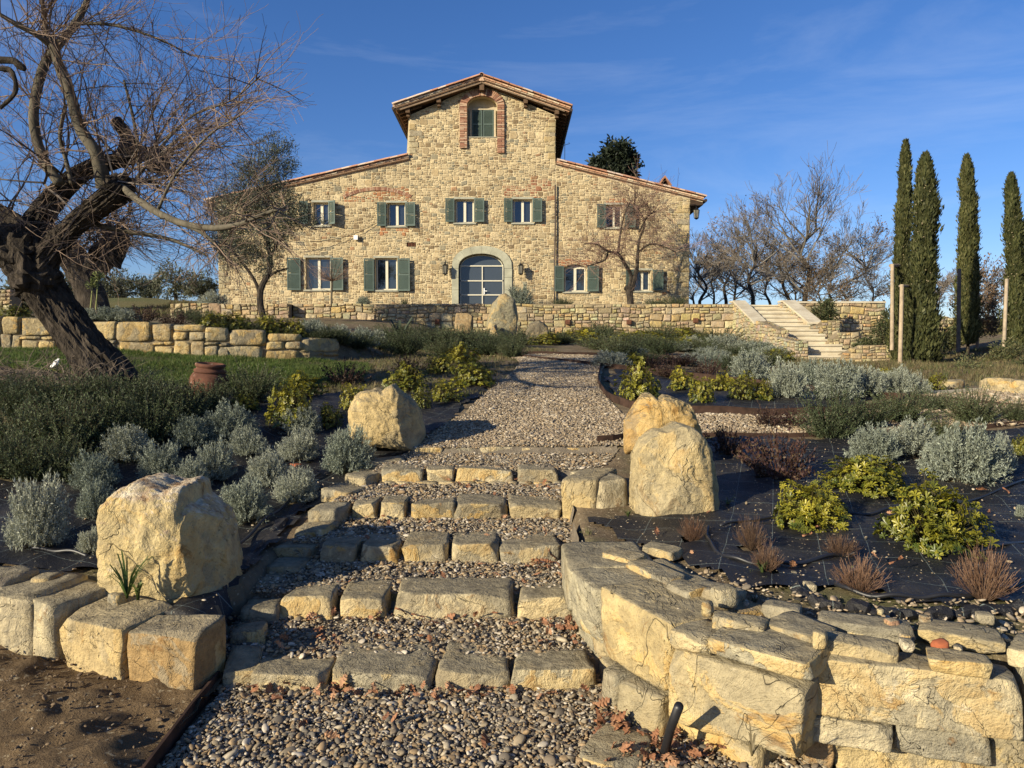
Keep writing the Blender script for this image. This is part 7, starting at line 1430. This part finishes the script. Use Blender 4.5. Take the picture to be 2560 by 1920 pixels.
# grass
def blade_tuft(seed, nb=9):
    r = random.Random(seed); V = []; F = []
    for i in range(nb):
        a = r.uniform(0, 6.28); l = r.uniform(.5, 1.1); w_ = .045; x, y = r.gauss(0, .25), r.gauss(0, .25); dx, dy = math.cos(a)*l*.45, math.sin(a)*l*.45; k = len(V); sx, sy = -math.sin(a)*w_, math.cos(a)*w_
        V += [(x-sx, y-sy, 0), (x+sx, y+sy, 0), (x+dx*.4+sx*.7, y+dy*.4+sy*.7, l*.6), (x+dx*.4-sx*.7, y+dy*.4-sy*.7, l*.6), (x+dx, y+dy, l)]; F += [(k, k+1, k+2, k+3), (k+3, k+2, k+4, k+4)[:3]]
    return mesh_np('grass_tuft', V, F)
def grassmat():
    m = NT('grass_blade', .6, .3); t = m.attr('tint', True); m.color(t); tr = m.n.new('ShaderNodeBsdfTranslucent'); m.link(t, tr.inputs[0]); ms = m.n.new('ShaderNodeMixShader'); ms.inputs[0].default_value = .3; m.link(m.b.outputs[0], ms.inputs[1]); m.link(tr.outputs[0], ms.inputs[2]); m.link(ms.outputs[0], m.n['Material Output'].inputs[0]); return m.m
M['grass'] = grassmat(); gc = protos('grass', [blade_tuft(i) for i in range(4)], M['grass'])
def grass(name, label, x0, x1, y0, y1, dens, size, keep, seed, pal, cat='grass', zf=None):
    r = np.random.RandomState(seed); n = int((x1-x0)*(y1-y0)*dens); x = r.uniform(x0, x1, n); y = r.uniform(y0, y1, n); k = keep(x, y); x, y = x[k], y[k]; n = len(x); s = size*r.uniform(.5, 1.4, n)
    cl = np.array([noise.noise(Vector((a*1.1, b*1.1, seed))) for a, b in zip(x, y)]); s *= np.clip(1+.9*cl, .4, 1.8); pal = np.array(pal); t = pal[r.randint(0, len(pal), n)]*(1+.3*cl)[:, None]
    tag(scatter(name, gc, np.stack([x, y, (zf or ground_np)(x, y)], 1), np.stack([r.normal(0, .1, n), r.normal(0, .1, n), r.uniform(0, 6.28, n)], 1), np.stack([s, s, s], 1), np.clip(t, .005, 1)), label, cat)
GP = [(.075, .12, .022), (.10, .145, .03), (.055, .09, .02), (.14, .15, .05)]
grass('lawn_grass', 'short green lawn grass under the leaning tree', -10.5, -2.2, 8.4, 13.2, 1100, .055, lawnk, 1, GP)
DP = [(.15, .13, .06), (.2, .16, .08), (.09, .10, .035), (.12, .09, .05)]
grass('dry_grass', 'sparse grass and weeds on the bank around the beds', -5, 1, 9, 17, 130, .05, lambda x, y: ~onpath(x, y) & ~lawnk(x, y), 2, DP)
grass('dry_grass', 'dry weeds on the right earth bank', 5, 17, 10.5, 22, 110, .08, lambda x, y: ~branch(x, y) & ~((x > 8.5) & (x < 11.2) & (y > 20.5)), 3, DP)
grass('weeds', 'tiny green weeds between stones at the right wall top', .4, 2.4, 2.8, 4.8, 420, .022, lambda x, y: ~low_mask(x, y) & (np.abs(y-np.interp(x, [.3, .8, 1.5, 2.2], [4.4, 3.6, 3.1, 3.0])) < .35) & (np.sin(x*17)*np.sin(y*13) > .1), 4, [(.09, .11, .03), (.12, .12, .05)])
grass('weeds', 'moss and weeds on the stair treads', -1.2, .35, 3.3, 6, 300, .014, lambda x, y: incorr(x, y) & (np.sin(x*7+2)*np.sin(y*9+1) > .72), 5, [(.07, .09, .025), (.10, .10, .04)])
grass('far_grass', 'rough winter grass on the slope behind the low wall', -16, -9, 28, 40, 60, .14, lambda x, y: (x < -13.4) | (y > 60), 6, DP, zf=lambda x, y: farz(x, y))
# bigger weed clumps by hand
def tuft(px, py, n, ln, label, z=None, t=(.06, .10, .025), spread=.6, w_=.004, seed=1):
    p = drop(px, py) if z is None else UZ(px, py, z); r = random.Random(seed); b = MB()
    for i in range(n):
        a = r.uniform(0, 6.28); l = ln*r.uniform(.5, 1.1); d = Vector((math.cos(a), math.sin(a), 0)); P = [Vector((0, 0, 0)), d*l*spread*.35+Vector((0, 0, l*.5)), d*l*spread*.75+Vector((0, 0, l*.75)), d*l*spread*1.1+Vector((0, 0, l*.7))]; s = d.cross(Vector((0, 0, 1)))*w_
        V = []; 
        for k, q in enumerate(P): f = (1, .9, .6, .05)[k]; V += [q-s*f, q+s*f]
        kk = r.uniform(.7, 1.3); b.add(V, [(0, 1, 3, 2), (2, 3, 5, 4), (4, 5, 7, 6)], tuple(v*kk for v in t))
    o = b.build('weed', M['leaf']); o.location = p; tag(o, label, 'weed')
tuft(318, 1496, 22, .26, 'green weed clump growing at the foot of the big left boulder', -1.22, seed=2, w_=.005); tuft(345, 1500, 26, .11, 'small leafy weed right of the long-bladed weed by the big boulder', -1.22, (.09, .12, .03), .3, .007, 3)
tuft(1880, 1890, 14, .13, 'dry grass tuft in the joint of the lowest wall blocks', -1.32, (.2, .16, .09), .7, .003, 4); tuft(1885, 1520, 26, .06, 'tuft of dark weed on the wall top beside the small rocks', None, (.10, .09, .05), .6, .003, 5)
tuft(1820, 1268, 12, .11, 'pale grass sprig on fabric right of the rounded boulder', None, (.16, .2, .1), .9, .003, 6); tuft(1570, 1298, 24, .07, 'green weed at the foot of the two-toned block', None, (.08, .10, .03), .5, .004, 7); tuft(1905, 1445, 40, .09, 'green shoots at the foot of the double pruned bush', None, (.07, .10, .03), .35, .005, 8)
tuft(2490, 1640, 22, .12, 'dry weed tuft on the far right wall top', None, (.14, .12, .08), .8, .003, 9); tuft(2035, 1600, 20, .05, 'weed in the joint above the lens-shaped stone', None, (.12, .10, .06), .5, .003, 10); tuft(2130, 1436, 3, .05, 'single green sprout on black fabric', None, (.08, .14, .04), .4, .006, 11)
p = drop(1000, 860); tuft(1000, 868, 12, .9, 'blue-green agave-like tuft above the rosemary clump', None, (.06, .075, .05), .45, .05, 12)
# tall flower stalks by the second mulberry
for (px, py, t, lb) in ((238, 790, 694, 'tall pale green flower stalk before the second mulberry trunk'), (224, 790, 714, 'shorter green flower stalk left of the taller one')):
    Y = 14.5; b = MB(); b.tube([U(px, py, Y), U(px+4, (py+t)/2, Y), U(px+7, t, Y)], [.018, .014, .01], 6, (.25, .27, .09)); c = U(px+7, t, Y); r = random.Random(px)
    for i in range(40): d = Vector((r.gauss(0, 1), r.gauss(0, 1), r.gauss(.2, .6))).normalized()*.13; b.tube([c, c+d*.6, c+d+Vector((0, 0, .02))], [.006, .006, .012], 3, (.17, .2, .06))
    tag(b.build('flower_stalk', M['leaf']), lb, 'plant')
# ---------------------------------------------------------------- jar, edgings, hoses
jp = drop(522, 985); jar = empty('terracotta_jar', jp); tag(jar, 'large old terracotta oil jar half buried in the sloping bed', 'jar'); r0 = 95*jp.y/FPX/2; Hh = 76*jp.y/FPX
b = MB(); b.lathe([(r0*.80, -.1), (r0*.95, Hh*.1), (r0*1.02, Hh*.30), (r0*.98, Hh*.5), (r0*.84, Hh*.66), (r0*.76, Hh*.70)], (0, 0, 0), 32); b.build('jar_body', M['terracotta'], jar, True)
b = MB(); b.lathe([(r0*.76, Hh*.70), (r0*.80, Hh*.73), (r0*.80, Hh*.79), (r0*.70, Hh*.82), (r0*.66, Hh*.86), (r0*.73, Hh*.89), (r0*.76, Hh*.94), (r0*.74, Hh*.99), (r0*.64, Hh*1.01), (r0*.58, Hh*.96), (r0*.5, Hh*.8)], (0, 0, 0), 32); b.build('jar_rim', M['terracotta'], jar, True); jar.rotation_euler = (.05, .10, 0)
def strip(name, P, h, th, mat, label, cat='edging', below=.12):
    b = MB(); n = len(P); V = []; F = []
    for i, (x, y) in enumerate(P):
        d = Vector((P[min(i+1, n-1)][0]-P[max(i-1, 0)][0], P[min(i+1, n-1)][1]-P[max(i-1, 0)][1], 0)).normalized(); nr = Vector((-d.y, d.x, 0))*th/2; z = g(x, y)
        for s in (-1, 1): V += [(x+s*nr.x, y+s*nr.y, z-below), (x+s*nr.x, y+s*nr.y, z+h)]
    for i in range(n-1): k = 4*i; F += [(k, k+4, k+5, k+1), (k+2, k+3, k+7, k+6), (k+1, k+5, k+7, k+3)]
    F += [(0, 1, 3, 2), (4*n-4, 4*n-2, 4*n-1, 4*n-3)]; b.add(V, F); o = b.build(name, mat); tag(o, label, cat)
def dense(P, k=6): return [(p.x, p.y) for p in smooth([Vector((x, y, 0)) for x, y in P], k)]
strip('metal_edging', dense(PATHL[:8]+[(-.1, 14.0), (-.5, 14.3)]), .085, .012, M['edging'], 'rusty metal edging curving along the left side of the path')
strip('metal_edging', dense([(1.7, 13.2), (1.5, 12.2), (1.33, 11), (1.2, 10), (1.17, 9.1), (1.28, 8.5), (1.5, 8.12), (2.2, 7.98), (3, 7.9), (4.2, 8.12), (5.0, 9.0)]), .09, .012, M['edging'], 'long rusty metal edging round the middle bed')
strip('metal_edging', dense([(1.9, 13.7), (2.4, 14.6), (1.2, 14.5), (-.2, 14.55)]), .07, .012, M['edging'], 'rusty edging strip at the far end of the path')
strip('metal_edging', [(.80, 6.74), (.95, 6.77), (1.10, 6.86)], .075, .012, M['edging'], 'short rusty metal strip joining the top step to the jagged boulder')
strip('metal_edging', dense([(5.2, 9.3), (7, 10.05), (10, 11.2)]), .05, .05, M['travertine'], 'pale kerb line at the far edge of the side path', 'kerb')
strip('metal_edging', dense([(1.35, 7.02), (3, 7.02), (4.6, 7.15), (6.9, 7.65)]), .04, .012, M['edging'], 'low rusty edging between the right bed and side path')
b = MB(); P = [(-1.37, 3.30), (-1.36, 3.0), (-1.33, 2.6), (-1.30, 2.2)]; V = []
for x, y in P: V += [(x-.006, y, -1.7), (x-.006, y, -1.485), (x+.006, y, -1.7), (x+.006, y, -1.485)]
b.add(V, [f for i in range(3) for f in ((4*i, 4*i+4, 4*i+5, 4*i+1), (4*i+2, 4*i+3, 4*i+7, 4*i+6), (4*i+1, 4*i+5, 4*i+7, 4*i+3))]); tag(b.build('metal_edging', M['edging']), 'metal edging between bare earth and the pebble court', 'edging')
def hose(P, r, label, lift=.03, name='drip_hose'):
    Q = smooth([Vector((x, y, 0)) for x, y in P], 8); Q = [Vector((q.x, q.y, g(q.x, q.y)+lift+.008*math.sin(i*.7))) for i, q in enumerate(Q)]; b = MB(); b.tube(Q, r, 8); tag(b.build(name, M['hose'], None, True), label, 'hose')
def H_(*a): return [(drop(x, y).x, drop(x, y).y) for x, y in a]
hose(H_((1770,1330),(1768,1355),(1800,1400),(1880,1425),(1980,1425),(2090,1405),(2140,1400)), .011, 'black drip hose looping around the double pruned bush')
hose(H_((2150,1440),(2090,1480),(2180,1505),(2290,1515),(2400,1510),(2500,1490),(2560,1470)), .011, 'black drip hose sweeping along the front fabric hem')
hose(H_((1800,1330),(1900,1310),(2050,1300),(2160,1300),(2260,1280),(2400,1270),(2560,1215)), .010, 'thin drip hose crossing behind the pruned bushes')
hose(H_((2350,1400),(2440,1395),(2560,1370)), .010, 'black drip hose under the big green shrub')
hose(H_((80,1390),(150,1392),(220,1402)), .011, 'short drip hose end in front of the left grey shrub')
hose(H_((560,1420),(640,1340),(700,1290),(760,1240),(800,1200)), .010, 'drip hose running down the dark gap beside the kerb stones', .05)
b = MB(); P = [UZ(1688, 1745, -1.26), UZ(1668, 1800, -1.40), UZ(1645, 1890, -1.56)]; P = [Vector((p.x-.0, p.y-.06, p.z)) for p in P]; b.tube(P, [.017, .017, .017], 12); tag(b.build('drain_pipe', M['hose'], None, True), 'black plastic pipe sticking out between the wall blocks', 'pipe')
# rolled fabric hem along the wall top
b = MB(); Q = smooth([Vector((x, y, 0)) for x, y in H_((1990,1490),(2050,1520),(2150,1535),(2260,1548),(2380,1545),(2480,1535),(2600,1530))], 8); b.tube([Vector((q.x, q.y, g(q.x, q.y)+.012+.008*math.sin(i*1.3))) for i, q in enumerate(Q)], [.028+.010*math.sin(i*.9)+.006*math.sin(i*2.3) for i in range(len(Q))], 10, wob=.5); tag(b.build('fabric_roll', M['fabric']), 'rumpled rolled hem of black fabric behind the wall slabs', 'fabric roll')
b = MB(); Q = smooth([Vector((x, y, 0)) for x, y in H_((600,1440),(640,1380),(700,1320),(750,1275),(800,1225))], 8); b.tube([Vector((q.x, q.y, g(q.x, q.y)+.012)) for q in Q], [.03+.012*math.sin(i*.9) for i in range(len(Q))], 10, wob=.5); tag(b.build('fabric_roll', M['fabric']), 'crumpled black fabric fold in the gap beside the kerb stones', 'fabric roll')
b = MB(); p = drop(128, 930); b.tube([p+Vector((0, 0, .05)), p+Vector((.06, 0, .1)), p+Vector((.09, .02, .16))], [.02, .035, .01], 6, wob=.4); tag(b.build('plastic_scrap', M['white']), 'torn white plastic scrap in brush below the leaning trunk', 'plastic scrap')
# dark brush pile left of the trunk
def brush():
    T = Tree(99, (.10, .08, .06), (.14, .11, .085)); r = T.r; c = drop(90, 960)
    for _ in range(150): q = c+Vector((r.uniform(-1.0, .9), r.uniform(-.5, .9), 0)); q.z = g(q.x, q.y); T.twig(q, Vector((r.gauss(0, 1), r.gauss(0, 1), r.uniform(.1, 1))), r.uniform(.2, .5), .006, 1, 0, .2, 4, .8, .5, 4, 3, .002)
    o = T.b.build('brush_pile', M['twig']); tag(o, 'tangle of dead brush and ivy below the leaning trunk', 'brush', kind='stuff')
brush()
